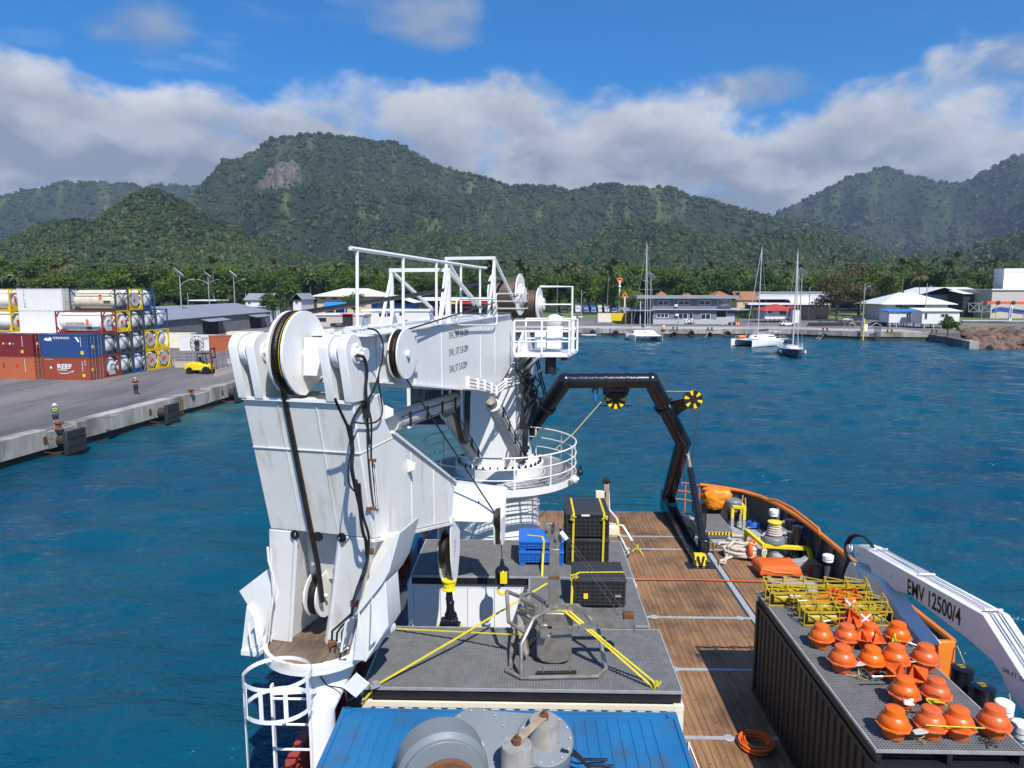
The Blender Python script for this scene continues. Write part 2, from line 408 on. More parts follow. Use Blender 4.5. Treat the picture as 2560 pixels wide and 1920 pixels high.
def grass_mask(AZ,RR):
 g=0
 for x0,w,r0,rw in((735,40,1120,60),(450,35,1480,130),(640,50,1760,34),(560,20,1720,30),(930,30,1500,60),(1000,25,1600,60)):
  a=(AZ-azp(x0))/(azp(x0+w)-azp(x0));d=(RR-r0)/rw
  g=np.maximum(g,1.1-(a*a+d*d))
 return np.clip((g+(fbm(AZ*90,RR/70.,66,4)-.5)*1.4)*2,0,1)
def make_land():
 na,nr=520,330
 az=np.linspace(R(-58),R(58),na);rr=262*(4300/262.)**np.linspace(0,1,nr)
 AZ,RR=np.meshgrid(az,rr)
 Z=land_height(AZ,RR)
 ck=cliff_mask(AZ,RR)
 Z=Z+ck*30*np.tanh((RR-1650)/16)+ck*12*ridged(AZ*300,RR/60.,12,3)
 vs=np.stack([RR*np.sin(AZ),RR*np.cos(AZ),Z],-1).reshape(-1,3).tolist()
 fs=[(j*na+i,j*na+i+1,(j+1)*na+i+1,(j+1)*na+i)for j in range(nr-1)for i in range(na-1)]
 b=MB();b.add(vs,fs);o=b.build('hills','hill_ground',smooth=180);tag(o,kind='structure')
 for nm,arr in(('rock',ck),('grass',grass_mask(AZ,RR))):
  at=o.data.attributes.new(nm,'FLOAT','POINT');at.data.foreach_set('value',arr.reshape(-1).astype(np.float32))
make_land()
def leaf_quads(b,n,rad,size,squash=.75,seed=0,hollow=.55,centre=(0,0,0),curl=.5,flat=0):
 """leaf clumps spread through an ellipsoid's outer volume"""
 r=np.random.default_rng(seed)
 d=r.normal(size=(n,3));d/=np.linalg.norm(d,axis=1)[:,None]
 d[:,2]=np.where(d[:,2]<-.45,-d[:,2],d[:,2])
 rr=rad*(hollow+(1-hollow)*r.random(n)**.5)
 lump=1+.22*np.sin(d[:,0]*5+seed)*np.sin(d[:,1]*4+seed*2)+.15*np.sin(d[:,2]*9+d[:,0]*7+seed)
 p=d*(rr*lump)[:,None];p[:,2]*=squash;p+=np.array(centre)
 nn=d*.9+r.normal(size=(n,3))*curl;nn[:,2]+=flat;nn/=np.linalg.norm(nn,axis=1)[:,None]
 t=np.cross(nn,r.normal(size=(n,3)));t/=np.linalg.norm(t,axis=1)[:,None];w=np.cross(nn,t)
 s=(size*(.6+.8*r.random(n)))[:,None]
 q=np.stack([p-t*s,p-w*s*.6,p+t*s,p+w*s*.6],1).reshape(-1,3)
 b.add(q.tolist(),[(4*i,4*i+1,4*i+2,4*i+3)for i in range(n)])
 return b
def wood_sources():
 out=[]
 for k in range(4):
  b=MB();bm=bmesh.new();bmesh.ops.create_icosphere(bm,subdivisions=2,radius=.82)
  vs=[]
  for v in bm.verts:
   c=v.co;f=1+.30*noise.noise(c*2.2+Vector((k*7,0,0)))+.22*noise.noise(c*5+Vector((0,k*5,0)))
   vs.append((c.x*f,c.y*f,c.z*f*(.85 if k<3 else 1.2)))
  b.add(vs,[tuple(v.index for v in f.verts)for f in bm.faces]);bm.free()
  leaf_quads(b,70,1.0,.17,.85,k+40,.8)
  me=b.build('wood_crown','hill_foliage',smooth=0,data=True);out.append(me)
 rd=random.Random(3);b=MB() # a palm's head
 for i in range(15):
  a=i*2.4;el=rd.uniform(-.2,1.1);d=Vector((math.cos(a),math.sin(a),0));sd=Vector((-d.y,d.x,0));P=[d*1.25*u_*math.cos(el)+Vector((0,0,.55+1.25*u_*math.sin(el)-.8*u_*u_))for u_ in(0,.35,.7,1)]
  for(p,w0),(q,w1)in zip(list(zip(P,(.03,.16,.13,.01)))[:-1],list(zip(P,(.03,.16,.13,.01)))[1:]):
   for s_ in(-1,1):b.quad(p,q,q+sd*s_*w1-Vector((0,0,w1*.7)),p+sd*s_*w0-Vector((0,0,w0*.7)))
 b.beam((0,0,-2.2),(0,0,.55),.05,.05)
 out.append(b.build('wood_palm','palm_foliage',smooth=0,data=True))
 return out
def make_wood():
 """the far wood on the hills reads as one mass: one object that scatters crowns over the slopes"""
 n=200000
 AZ=R(-40)+rng.random(n)*R(82);tt=rng.random(n)**.85
 RR=395*(3500/395.)**tt
 Z=land_height(AZ,RR)
 keep=((cliff_mask(AZ,RR)<.35)|(rng.random(n)<.12))&(rng.random(n)>grass_mask(AZ,RR)*.93)
 # nothing grows on the flat by the harbour
 AZ,RR,Z=AZ[keep],RR[keep],Z[keep];n=len(AZ)
 sc=(1.7+4.6*rng.random(n)**3)*(1+np.clip((RR-900)/1800,0,1)*.75)
 sc*=1-.5*np.clip((600-RR)/300,0,1)
 P=np.stack([RR*np.sin(AZ),RR*np.cos(AZ),Z+sc*.25],-1)
 me=bpy.data.meshes.new('wood');me.from_pydata(P.tolist(),[],[])
 at=me.attributes.new('size','FLOAT','POINT');at.data.foreach_set('value',sc.astype(np.float32))
 kind=rng.integers(0,4,n);kind[(rng.random(n)<.16*np.clip((1000-RR)/400,0,1))]=4;sc=np.where(kind==4,2.3+.7*rng.random(n),sc);P[:,2]+=np.where(kind==4,3.5,0)
 me.vertices.foreach_set('co',P.astype(np.float32).reshape(-1));at.data.foreach_set('value',sc.astype(np.float32))
 ak=me.attributes.new('kind','INT','POINT');ak.data.foreach_set('value',kind.astype(np.int32))
 o=bpy.data.objects.new('forest',me);col.objects.link(o);tag(o,'dense green tropical forest covering the hills','forest',kind='stuff')
 hid=bpy.data.collections.new('wood_sources')
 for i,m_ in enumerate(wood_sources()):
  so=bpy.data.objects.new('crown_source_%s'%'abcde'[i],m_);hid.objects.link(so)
 g=bpy.data.node_groups.new('scatter_wood','GeometryNodeTree')
 g.interface.new_socket('Geometry',in_out='INPUT',socket_type='NodeSocketGeometry');g.interface.new_socket('Geometry',in_out='OUTPUT',socket_type='NodeSocketGeometry')
 N=g.nodes;L=g.links
 gi=N.new('NodeGroupInput');go=N.new('NodeGroupOutput')
 ci=N.new('GeometryNodeCollectionInfo');ci.inputs[0].default_value=hid;ci.inputs['Separate Children'].default_value=True;ci.inputs['Reset Children'].default_value=True
 ip=N.new('GeometryNodeInstanceOnPoints');ip.inputs['Pick Instance'].default_value=True
 ri=N.new('GeometryNodeInputNamedAttribute');ri.data_type='INT';ri.inputs[0].default_value='kind'
 rv=N.new('FunctionNodeRandomValue');rv.data_type='FLOAT_VECTOR';rv.inputs[0].default_value=(-.15,-.15,0);rv.inputs[1].default_value=(.15,.15,6.28)
 na=N.new('GeometryNodeInputNamedAttribute');na.data_type='FLOAT';na.inputs[0].default_value='size'
 L.new(gi.outputs[0],ip.inputs['Points']);L.new(ci.outputs[0],ip.inputs['Instance']);L.new(ri.outputs[0],ip.inputs['Instance Index'])
 L.new(rv.outputs[0],ip.inputs['Rotation']);L.new(na.outputs[0],ip.inputs['Scale']);L.new(ip.outputs[0],go.inputs[0])
 md=o.modifiers.new('scatter','NODES');md.node_group=g
make_wood()
def make_haze(density=.0001):
 m=bpy.data.materials.new('haze_air');m.use_nodes=True;t=NT(m.node_tree);t.n.clear()
 v=t.add('ShaderNodeVolumePrincipled',{'Color':(.58,.76,1.0,1),'Density':density,'Anisotropy':.2})
 o=t.add('ShaderNodeOutputMaterial');t.l.new(v.outputs[0],o.inputs['Volume'])
 b=MB();b.bx(-4600,4600,-600,4700,-2.2,900);ob=b.build('haze',m,smooth=0);tag(ob,'thin bluish sea haze','haze',kind='stuff')
HAZE=True
if HAZE:make_haze()
# ------------------------------------------------------------------ paints
mat('white_paint',(.74,.735,.715),.38,var=.05,vscale=1.2,dirt=(.46,.38,.27),damt=.2,dscale=1.6,streak=1,bump=.12,bscale=9)
mat('white_panel',(.74,.725,.685),.45,var=.07,vscale=1.0,dirt=(.40,.30,.19),damt=.36,dscale=1.1,streak=1,bump=.12,bscale=6)
mat('white_clean',(.78,.78,.78),.4,var=.04)
mat('white_rusty',(.74,.72,.67),.5,var=.08,vscale=3,dirt=(.30,.12,.035),damt=.28,dscale=3.2,bump=.15,bscale=20)
mat('bare_rust',(.15,.06,.025),.85,var=.4,vscale=6,bump=.5,bscale=40)
mat('black_grease',(.018,.011,.008),.35,var=.5,vscale=8,dirt=(.055,.028,.015),damt=.4,dscale=6,bump=.6,bscale=50)
mat('black_rubber',(.012,.012,.013),.5,var=.25,vscale=4)
mat('black_steel',(.010,.011,.016),.22,var=.2,vscale=2,dirt=(.05,.04,.035),damt=.06,dscale=3,coat=.2)
mat('black_frame',(.0095,.010,.0135),.55,var=.3,vscale=3)
mat('black_plastic',(.035,.035,.037),.5,var=.25,vscale=3,dirt=(.09,.085,.08),damt=.2,dscale=2)
mat('dark_glass',(.012,.018,.03),.08,var=.1,spec=.8)
mat('galvanised',(.42,.42,.42),.5,metal=.35,var=.25,vscale=4,dirt=(.16,.13,.10),damt=.2,dscale=2)
mat('grating_steel',(.25,.25,.25),.5,metal=.3,var=.25,vscale=4,dirt=(.14,.115,.09),damt=.25,dscale=2)
mat('grey_paint',(.165,.19,.205),.45,var=.07,vscale=1.5,dirt=(.20,.17,.14),damt=.12,dscale=2,bump=.06,bscale=14)
mat('deck_grey',(.34,.355,.36),.6,var=.15,vscale=1.5,dirt=(.18,.16,.13),damt=.3,dscale=2,bump=.1,bscale=30)
mat('dark_grey',(.065,.075,.085),.5,var=.15,vscale=2,dirt=(.13,.09,.06),damt=.14,dscale=3)
mat('stainless',(.36,.325,.28),.40,metal=.6,var=.25,vscale=5,dirt=(.20,.125,.07),damt=.5,dscale=4,bump=.1,bscale=30)
mat('yellow_paint',(.78,.60,.015),.42,var=.07,vscale=3,dirt=(.28,.18,.05),damt=.1,dscale=5)
mat('yellow_cage',(.45,.31,.012),.5,var=.15,vscale=4,dirt=(.25,.16,.05),damt=.2,dscale=5)
mat('yellow_strap',(.60,.49,.02),.75,var=.12,vscale=6,dirt=(.42,.33,.05),damt=.2,dscale=5)
mat('orange_paint',(.72,.20,.02),.42,var=.08,vscale=2,dirt=(.35,.10,.03),damt=.15,dscale=3)
mat('orange_plastic',(.74,.125,.010),.40,var=.12,vscale=2.5,dirt=(.40,.075,.03),damt=.36,dscale=3,bump=.03,bscale=20)
mat('orange_cloth',(.70,.115,.012),.7,var=.1,vscale=4,bump=.3,bscale=9)
mat('tarp_orange',(.80,.24,.01),.42,var=.1,vscale=3,bump=.6,bscale=5)
mat('red_hull',(.33,.05,.03),.5,var=.12,vscale=1,dirt=(.16,.05,.03),damt=.2,dscale=2)
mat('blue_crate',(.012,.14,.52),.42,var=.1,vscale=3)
mat('blue_crate_shade',(.006,.06,.24),.5,var=.1)
mat('blue_top',(.012,.14,.33),.55,var=.2,vscale=.9,dirt=(.06,.075,.085),damt=.5,dscale=2.2,bump=.1,bscale=10)
mat('cream_paint',(.74,.68,.54),.5,var=.08,vscale=1,dirt=(.42,.28,.12),damt=.16,dscale=2.5)
mat('rope_white',(.62,.52,.43),.9,var=.2,vscale=9,bump=.8,bscale=70,dirt=(.42,.25,.2),damt=.3,dscale=6)
mat('rope_tan',(.42,.31,.14),.85,var=.2,vscale=9,bump=.6,bscale=70)
mat('rope_wire',(.12,.11,.10),.5,metal=.4,var=.2,vscale=9)
mat('drum_rope',(.11,.075,.05),.55,metal=.3,var=.3,vscale=6,bump=.4,bscale=60)
mat('ink_black',(.012,.012,.014),.6,var=.1)
mat('ink_blue',(.02,.06,.25),.6,var=.1)
mat('teal_paint',(.01,.16,.19),.45)
mat('bright_blue',(.01,.11,.50),.45)
def wood_material(name,ca,cb,stain,grain=(1,.06,1),sc=9,per=.55):
 m=bpy.data.materials.new(name);m.use_nodes=True;M[name]=m
 t=NT(m.node_tree);b=t.n['Principled BSDF']
 g=t.add('ShaderNodeNewGeometry').outputs['Position'];rnd=t.add('ShaderNodeObjectInfo').outputs['Random']
 n=t.noise(t.vscale(g,grain),sc,6,.65,.4)
 c=t.mix(t.mapr(n,.25,.75),ca,cb)
 c=t.mix(t.mapr(rnd,0,1,0,per),c,t.mix(t.mapr(n,.3,.7),[v*.62 for v in ca],[v*.8 for v in cb]))
 c=t.mix(t.mapr(t.noise(g,.6,6,.68),.44,.66,0,.72),c,stain)
 c=t.mix(t.mapr(t.noise(g,5.5,3,.6),.66,.72,0,.75),c,[v*.5 for v in stain])
 t.put(b.inputs['Base Color'],c);t.put(b.inputs['Roughness'],t.mapr(n,.2,.8,.55,.85))
 bp=t.add('ShaderNodeBump',{'Strength':.35,'Distance':.006,'Height':n});t.put(b.inputs['Normal'],bp.outputs[0])
wood_material('deck_wood',(.195,.098,.043),(.345,.195,.095),(.060,.034,.019))
wood_material('old_wood',(.13,.085,.06),(.25,.18,.13),(.05,.030,.020),sc=14)
wood_material('pallet_wood',(.40,.27,.13),(.52,.38,.20),(.25,.16,.08))
# ------------------------------------------------------------------ the big knuckle boom crane
TW=gy('S',1249,1165,23.2);KN=gy('k',1010,520,11.4)
uu=TW-KN;uu.z=0;uu.normalize();bb=Vector((uu.y,-uu.x,0))
def C(s,b,z):return Vector((TW.x-uu.x*s+bb.x*b,TW.y-uu.y*s+bb.y*b,z))
def oB(k,x,y,b):return gp(k,x,y,C(0,b,0),bb)
def oS(k,x,y,s):return gp(k,x,y,C(s,0,0),uu)
def sz(p):d=p-TW;return-d.dot(uu),d.dot(bb),p.z
UPV=Vector((0,0,1))
def crane():
 base=Vector((TW.x,TW.y,ZD))
 cr=thing('knuckle_boom_crane','large white folding deck crane with greasy rope sheaves and railed boom','crane',base)
 # pedestal and slewing ring
 b=MB();b.lathe((TW.x,TW.y,0),[(1.62,ZD),(1.62,2.5),(1.36,2.9),(1.34,5.35),(1.5,5.45),(1.5,5.6),(1.38,5.62)],40)
 ped=b.build('pedestal','white_paint',cr)
 b=MB()
 for k in range(14): # stiffening hoops and a cable tray on the pedestal
  a=3.7+k*.0
 for z in(3.35,4.1,4.85):b.lathe((TW.x,TW.y,z),[(1.36,0),(1.385,.01),(1.385,.05),(1.36,.06)],40,cap=False)
 b.beam((TW.x+.1,TW.y-1.4,3.0),(TW.x+.1,TW.y-1.4,5.3),.05,.06)
 b.build('pedestal_hoop','white_paint',ped)
 b=MB();b.lathe((TW.x,TW.y,0),[(1.40,5.62),(1.52,5.64),(1.52,5.88),(1.46,5.9),(1.46,5.98),(1.50,6.0),(1.50,6.34),(1.3,6.36)],48)
 ring=b.build('slew_ring','white_paint',cr)
 b=MB();b.lathe((TW.x,TW.y,5.90),[(1.47,0),(1.49,.01),(1.49,.05),(1.47,.06)],48,cap=False);b.build('ring_seal','black_grease',ring)
 me=None
 for k in range(36):
  a=k*2*math.pi/36
  p=Vector((TW.x+1.40*math.cos(a),TW.y+1.40*math.sin(a),6.36))
  if me is None:
   bl=MB();bl.cyl((0,0,0),(0,0,.05),.045,n=6);bl.cyl((0,0,.05),(0,0,.10),.028,n=6);me=bl.build('bolt','black_frame',data=True)
  o=bpy.data.objects.new('bolt',me);col.objects.link(o);o.parent=ring;o.location=p-base
  # round walkway with bar grating, rim and three-rail guard
 PZ=5.98
 walk=MB()
 for k in range(9):r=1.58+k*.118;walk.tube([(TW.x+r*math.cos(a),TW.y+r*math.sin(a),PZ)for a in[i*2*math.pi/56 for i in range(56)]],.016,4,False,True)
 for k in range(110):
  a=k*2*math.pi/110;c_,s_=math.cos(a),math.sin(a)
  walk.beam((TW.x+1.55*c_,TW.y+1.55*s_,PZ-.012),(TW.x+2.58*c_,TW.y+2.58*s_,PZ-.012),.012,.03)
 wk=walk.build('walkway_grating','galvanised',cr)
 b=MB()
 b.lathe((TW.x,TW.y,0),[(2.60,PZ-.16),(2.62,PZ-.16),(2.62,PZ+.06),(2.60,PZ+.06),(2.60,PZ-.16)],56,cap=False)
 b.lathe((TW.x,TW.y,0),[(1.53,PZ-.12),(1.55,PZ-.12),(1.55,PZ+.02),(1.53,PZ+.02)],48,cap=False)
 for k in range(10):
  a=k*2*math.pi/10+.2
  b.beam((TW.x+1.52*math.cos(a),TW.y+1.52*math.sin(a),PZ-.10),(TW.x+2.61*math.cos(a),TW.y+2.61*math.sin(a),PZ-.10),.05,.12)
 b.build('walkway_rim','white_paint',wk)
 rail=MB();rr=2.60
 gap0,gap1=R(236),R(250) # opening towards the jib
 for z,r_ in((1.06,.026),(.70,.02),(.36,.02)):
  rail.tube([(TW.x+rr*math.cos(a),TW.y+rr*math.sin(a),PZ+z)for a in[i*2*math.pi/72 for i in range(72)]],r_,6,False,True)
 rl=rail.build('guard_rail','white_paint',cr)
 for k in range(13):
  a=k*2*math.pi/13+.1;p=Vector((TW.x+rr*math.cos(a),TW.y+rr*math.sin(a),0))
  b=MB();b.beam((p.x,p.y,PZ-.1),(p.x,p.y,PZ+1.05),.055,.018,(math.cos(a),math.sin(a),0));b.build('rail_post','white_paint',rl)
  # floodlights and horn under the rim on the right
 b=MB();p=gy('l',2090,985,22.4);b.ball(p,.11);b.cyl(p,p+Vector((.0,0,.22)),.05);b.build('floodlight','black_frame',cr)
 b=MB();p=gy('l',2030,1060,21.8);b.lathe(p,[(.04,-.1),(.12,-.08),(.13,.05),(.05,.16)],12,(.6,-.5,.3));b.build('floodlight','white_clean',cr)
 # tower
 b=MB()
 def sect(z,s0,s1,hw):return[C(s0,-hw,z),C(s1,-hw,z),C(s1,hw,z),C(s0,hw,z)]
 b.loft([sect(6.34,-1.0,1.05,.92),sect(7.0,-1.0,1.05,.82),sect(9.0,-1.15,.95,.80),sect(9.6,-1.2,.9,.80)])
 tw=b.build('tower','white_paint',cr,bevel=.03)
 for sgn in(-1,1): # cheek plates that carry the boom pivot
  b=MB();prof=[(-1.25,8.4),(-.1,8.2),(.95,8.7),(1.0,9.7),(.75,10.45),(.15,10.8),(-.6,10.7),(-1.3,9.9)]
  b.prism([C(s,sgn*.83,z)for s,z in prof],bb*(sgn*.07));b.build('cheek_plate','white_paint',tw,bevel=.015)
 b=MB();b.cyl(C(.1,-1.02,10.15),C(.1,1.02,10.15),.22,n=20);b.build('boom_pin','white_paint',tw)
 # main boom, a box girder whose belly deepens towards the tower
 hw=.75
 pts=[(12.0,11.31),(1.6,11.36),(.9,11.05),(.65,10.1),(1.3,9.75),(3.1,9.2),(6.4,9.72),(10.9,10.47),(11.3,10.55)]
 b=MB();prof=[(10.9,11.30)]+pts[1:8]
 b.prism([C(s,-hw,z)for s,z in prof],bb*(2*hw));boom=b.build('main_boom','white_paint',cr,bevel=.02)
 # flanges running along the top and bottom edges
 for sgn in(-1,1):
  b=MB();b.beam(C(10.9,sgn*(hw+.03),11.32),C(1.7,sgn*(hw+.03),11.375),.10,.03);b.build('edge_flange','white_paint',boom)
  b=MB()
  for(s0,z0),(s1,z1)in(((10.9,10.455),(6.4,9.705)),((6.4,9.705),(3.1,9.185))):b.beam(C(s0,sgn*(hw+.02),z0),C(s1,sgn*(hw+.02),z1),.12,.03)
  b.build('edge_flange','white_paint',boom)
  # end plates that hold the knuckle pin
  b=MB();prof=[(10.92,10.45),(10.92,11.3),(12.2,11.36),(12.5,11.18),(12.55,10.95),(12.4,10.7),(12.0,10.55)]
  b.prism([C(s,sgn*.72,z)for s,z in prof],bb*(-sgn*.05));b.build('knuckle_plate','white_paint',boom,bevel=.01)
 b=MB();b.prism([C(10.92,-.95,11.34),C(11.9,-.95,11.34),C(11.9,1.05,11.34),C(10.92,1.05,11.34)],(0,0,.035));b.build('top_flange','white_paint',boom,bevel=.008)
 b=MB();b.beam(C(11.7,.42,11.335),C(11.7,.42,11.47),.12);b.cyl(C(11.7,.42,11.46),C(11.7,.42,11.50),.10,n=14);b.build('rope_roller','white_paint',boom)
 b=MB();b.torus(C(11.7,.42,11.52),(0,0,1),.11,.035,16,6);b.build('rope_coil','black_grease',boom)
 b=MB();b.prism([C(11.55,-.66,10.52),C(11.55,.66,10.52),C(11.55,.66,11.29),C(11.55,-.66,11.29)],uu*.05);b.build('diaphragm','white_panel',boom)
 for b0,b1 in((.06,.55),(-.56,-.30)):
  b=MB();b.prism([C(12.26,b0,10.72),C(12.26,b1,10.72),C(12.2,b1,11.34),C(12.2,b0,11.34)],uu*.04);b.build('end_plate','white_panel',boom)
 for s in(9.4,7.9,5.6):
  b=MB();p=C(s,-.25,11.33);b.prism([p-uu*.13,p+uu*.13,p+uu*.05+UPV*.2,p-uu*.05+UPV*.2],bb*.03);b.build('lifting_eye','white_paint',boom)
 for k,(s,z,txt)in enumerate(((7.1,10.98,'SWL 30T 5.8-12M'),(7.1,10.58,'SWL 10T 5.8-20M'),(7.1,10.18,'SWL 5T 5.8-20M'))):
  letters('load_marking',txt,C(s,hw,z),uu,UPV,.24,'ink_black',boom,ext=.004,sx=.80)
  # knuckle pin and big rope sheave with its cheeks
 kz=11.07;ks=12.1
 b=MB();b.cyl(C(ks,-1.22,kz),C(ks,1.12,kz),.11,n=18);b.build('knuckle_pin','white_paint',cr)
 sh_b=-.12
 def cheek(bo,w,tailz=True):
  pr=[]
  for i in range(25):
   a=R(-118)-i*R(302-118+0)/24 if False else R(-70+i*10.4)
   pr.append((ks+.70*math.sin(a)*1.0,kz+.70*math.cos(a)))
  return pr
 circ=[(ks+.70*math.sin(a),kz+.70*math.cos(a))for a in[R(-62+i*11.3)for i in range(22)]]
 tail=[(ks-.62,kz-.42),(ks-.72,kz-.28)]
 plate=circ+tail
 shv=MB();shv.lathe(C(ks,sh_b-.07,kz),[(.30,0),(.66,0),(.70,.01),(.60,.05),(.60,.09),(.70,.13),(.66,.14),(.30,.14)],48,bb)
 sh=shv.build('main_sheave','black_grease',cr)
 for bo,w in((sh_b-.15,.045),(sh_b+.105,.045)):
  b=MB();b.prism([C(s,bo,z)for s,z in plate],bb*w);b.build('sheave_cheek','white_paint',sh,bevel=.006)
 b=MB();b.cyl(C(ks,sh_b+.14,kz),C(ks,sh_b+.24,kz),.10,n=20);b.build('hub_cap','white_paint',sh,bevel=.006)
 b=MB();b.tube([C(ks+.69*math.sin(a),sh_b+.075,kz+.69*math.cos(a))for a in[R(-10+i*8)for i in range(17)]],.0035,5);b.build('yellow_mark','yellow_paint',sh)
 # jib folded back below the boom
 jw=1.01
 J=[(12.40,10.32),(11.80,7.86),(7.78,6.83),(7.5,7.68),(10.98,9.54),(11.35,10.32)]
 b=MB();b.prism([C(s,-jw,z)for s,z in J],bb*(2*jw));jib=b.build('jib','white_panel',cr,bevel=.02)
 b=MB();hn=(C(6.4,1.85,0)-C(7.65,1.0,0)).cross(UPV).normalized();hpl=C(7.65,1.01,0)
 e0,e1=gp('b',1632,42,hpl,hn),gp('b',1618,250,hpl,hn);HEAD.append((hpl,hn))
 far=lambda p:Vector(p)-bb*1.3+uu*.3
 r0=[C(7.78,-.99,6.84),C(7.78,1.0,6.84),C(7.5,1.0,7.66),C(7.5,-.99,7.66)]
 r1=[far(e1),e1,e0,far(e0)]
 b.loft([r0,r1]);jx=b.build('jib_extension','white_clean',cr,bevel=.015)
 b=MB()
 for(s0,z0),(s1,z1)in(((11.86,7.84),(7.8,6.80)),):b.beam(C(s0,1.03,z0),C(s1,1.03,z1),.06,.05)
 b.build('edge_flange','white_rusty',jib)
 for a0,a1 in((C(12.405,.34,10.3),C(11.805,.34,7.88)),(C(12.405,-.36,10.3),C(11.805,-.36,7.88)),(C(12.2,-1.0,9.45),C(12.2,1.0,9.45)),(C(10.1,1.012,9.0),C(10.1,1.012,7.46)),(C(8.9,1.012,8.4),C(8.9,1.012,7.15)),(C(12.2,1.012,9.45),C(10.9,1.012,9.45))):
  b=MB();b.beam(a0,a1,.016,.012);b.build('weld_seam','white_panel',jib)
 for s_ in(9.2,7.6,4.6,3.2):
  b=MB();b.beam(C(s_,.752,11.3),C(s_,.752,10.2 if s_>8 else 9.75),.016,.012);b.build('weld_seam','white_panel',boom)
 b=MB();b.beam(C(12.42,-1.0,10.33),C(12.42,1.0,10.33),.05,.05);b.build('edge_flange','white_paint',jib)
 b=MB();b.beam(C(7.52,1.03,7.70),C(10.98,1.03,9.57),.07,.05);b.build('edge_flange','white_paint',jib)
 # lugs of the knuckle: pairs of round-headed plates with a boss plate between
 def lug(b0,w,s_off=0,top=11.42,mname='white_paint',r=.285):
  cs,cz=ks+.28+s_off,top-r
  pr=[(cs+r*math.sin(a),cz+r*math.cos(a))for a in[R(-78+i*14.2)for i in range(12)]]
  pr+=[(12.46,10.33),(11.78,10.30)]
  m_=MB();m_.prism([C(s,b0,z)for s,z in pr],bb*w);return m_
 for b0 in(-1.05,-.735,.57,.89):lug(b0,.155).build('knuckle_lug','white_paint',jib,bevel=.012)
 for b0 in(-.87,.755):
  b=MB();b.lathe(C(ks+.28,b0,11.12),[(.25,0),(.25,.105)],32,bb);b.build('boss_plate','white_clean',jib,bevel=.008)
 for b0,sg in((-.58,1),(1.045,1)):
  b=MB();b.lathe(C(ks+.2,b0,11.10),[(.17,0),(.17,.03),(.10,.035),(.10,.09),(.03,.09),(.03,.14)],18,bb)
  for a in range(5):b.cyl(C(ks+.2+.14*math.cos(a*1.256),b0,11.10+.14*math.sin(a*1.256)),C(ks+.2+.14*math.cos(a*1.256),b0+.06,11.10+.14*math.sin(a*1.256)),.018,n=6)
  b.build('pin_flange','white_paint',jib)
 b=MB();b.cyl(C(ks+.2,-.46,11.10),C(ks+.2,-.30,11.10),.06,n=12);b.build('position_sensor','black_frame',jib)
 for k,x,y in(('a',985,1060),('a',1125,1390)): # pad eyes on the jib's side
  p=oB(k,x,y,1.01);m_=MB();m_.prism([p-UPV*.13-uu*.0,p+UPV*.13,p+bb*.16+UPV*.06,p+bb*.16-UPV*.06],uu*.05);m_.build('pad_eye','white_paint',jib,bevel=.01)
 b=MB()
 q_=gp('b',1465,128,hpl,hn);b.cyl(q_,q_-uu*.03,.035)
 b.build('drain_hole','black_frame',jx)
 # rope slot and sheave at the jib's head
 b=MB();p=gp('b',1575,215,hpl,hn);b.lathe(p-bb*.03,[(.13,0),(.24,0),(.24,.09),(.13,.09)],24,bb);hs=b.build('head_sheave','black_grease',jx)
 b=MB();q0=gp('b',1573,180,hpl-uu*.06,hn);q1=gp('b',1575,365,hpl-uu*.06,hn)
 b.tube([q0,q1],.065,8);b.build('rope_slot','black_grease',jx)
 for dx in(-.1,.09):
  b=MB();b.prism([p+uu*-.22+bb*(.04+dx)+UPV*.05,p+uu*.2+bb*(.04+dx)+UPV*.05,p+uu*.12+bb*(.04+dx)-UPV*.60,p-uu*.10+bb*(.04+dx)-UPV*.66],bb*.03);b.build('sheave_guard','white_paint',jx)
  # block housing that hangs below the middle of the jib for the main hook
 hp=oS('b',1290,300,7.6)
 hs_,hb_,hz_=sz(hp)
 lens=[(0+.30*math.sin(a),-.55+.62*math.cos(a))for a in[R(i*20)for i in range(18)]]
 for k,bo in enumerate((-.14,.16)):
  b=MB();b.prism([C(hs_+s,hb_+bo,hz_-.05+z)for s,z in[(-.28,.5),(.30,.5),(.34,0),(.33,-.5),(.22,-.95),(.05,-1.2),(-.12,-1.0),(-.28,-.5),(-.32,0)]],bb*.035);b.build('hook_sheave_cheek','white_paint',jib,bevel=.006)
 b=MB();b.lathe(C(hs_,hb_-.08,hz_-.42),[(.2,0),(.44,0),(.36,.04),(.36,.12),(.44,.16),(.2,.16)],28,bb);b.build('hook_sheave','black_grease',jib)
 MAINHOOK.append(C(hs_+.1,hb_+.03,hz_-1.15))
 # side bracket sheave on the boom
 p=oB('a',1110,700,.98);s0,b0,z0=sz(p)
 b=MB();b.lathe(C(s0,.86,z0),[(.30,0),(.47,0),(.40,.045),(.40,.09),(.47,.135),(.30,.135)],36,bb);ss=b.build('side_sheave','black_grease',boom)
 for bo in(.83,1.0):
  b=MB();b.lathe(C(s0,bo,z0),[(.47,0),(.475,.01),(.475,.025),(.47,.032)],36,bb);b.build('sheave_cheek','white_paint',ss)
 b=MB();b.prism([C(s0-.15,.77,z0+.38),C(s0-1.0,.77,z0+.34),C(s0-1.1,.77,z0-.48),C(s0-.2,.77,z0-.40)],bb*.05)
 for dz in(.26,-.22):b.prism([C(s0-.05,1.03,z0+dz),C(s0-.55,1.02,z0+dz+.05),C(s0-1.02,.80,z0+dz),C(s0-.2,.80,z0+dz)],UPV*.04)
 b.cyl(C(s0,.98,z0),C(s0,1.09,z0),.07,n=14);b.build('sheave_bracket','white_paint',boom,bevel=.008)
 SIDE.append((s0,z0))
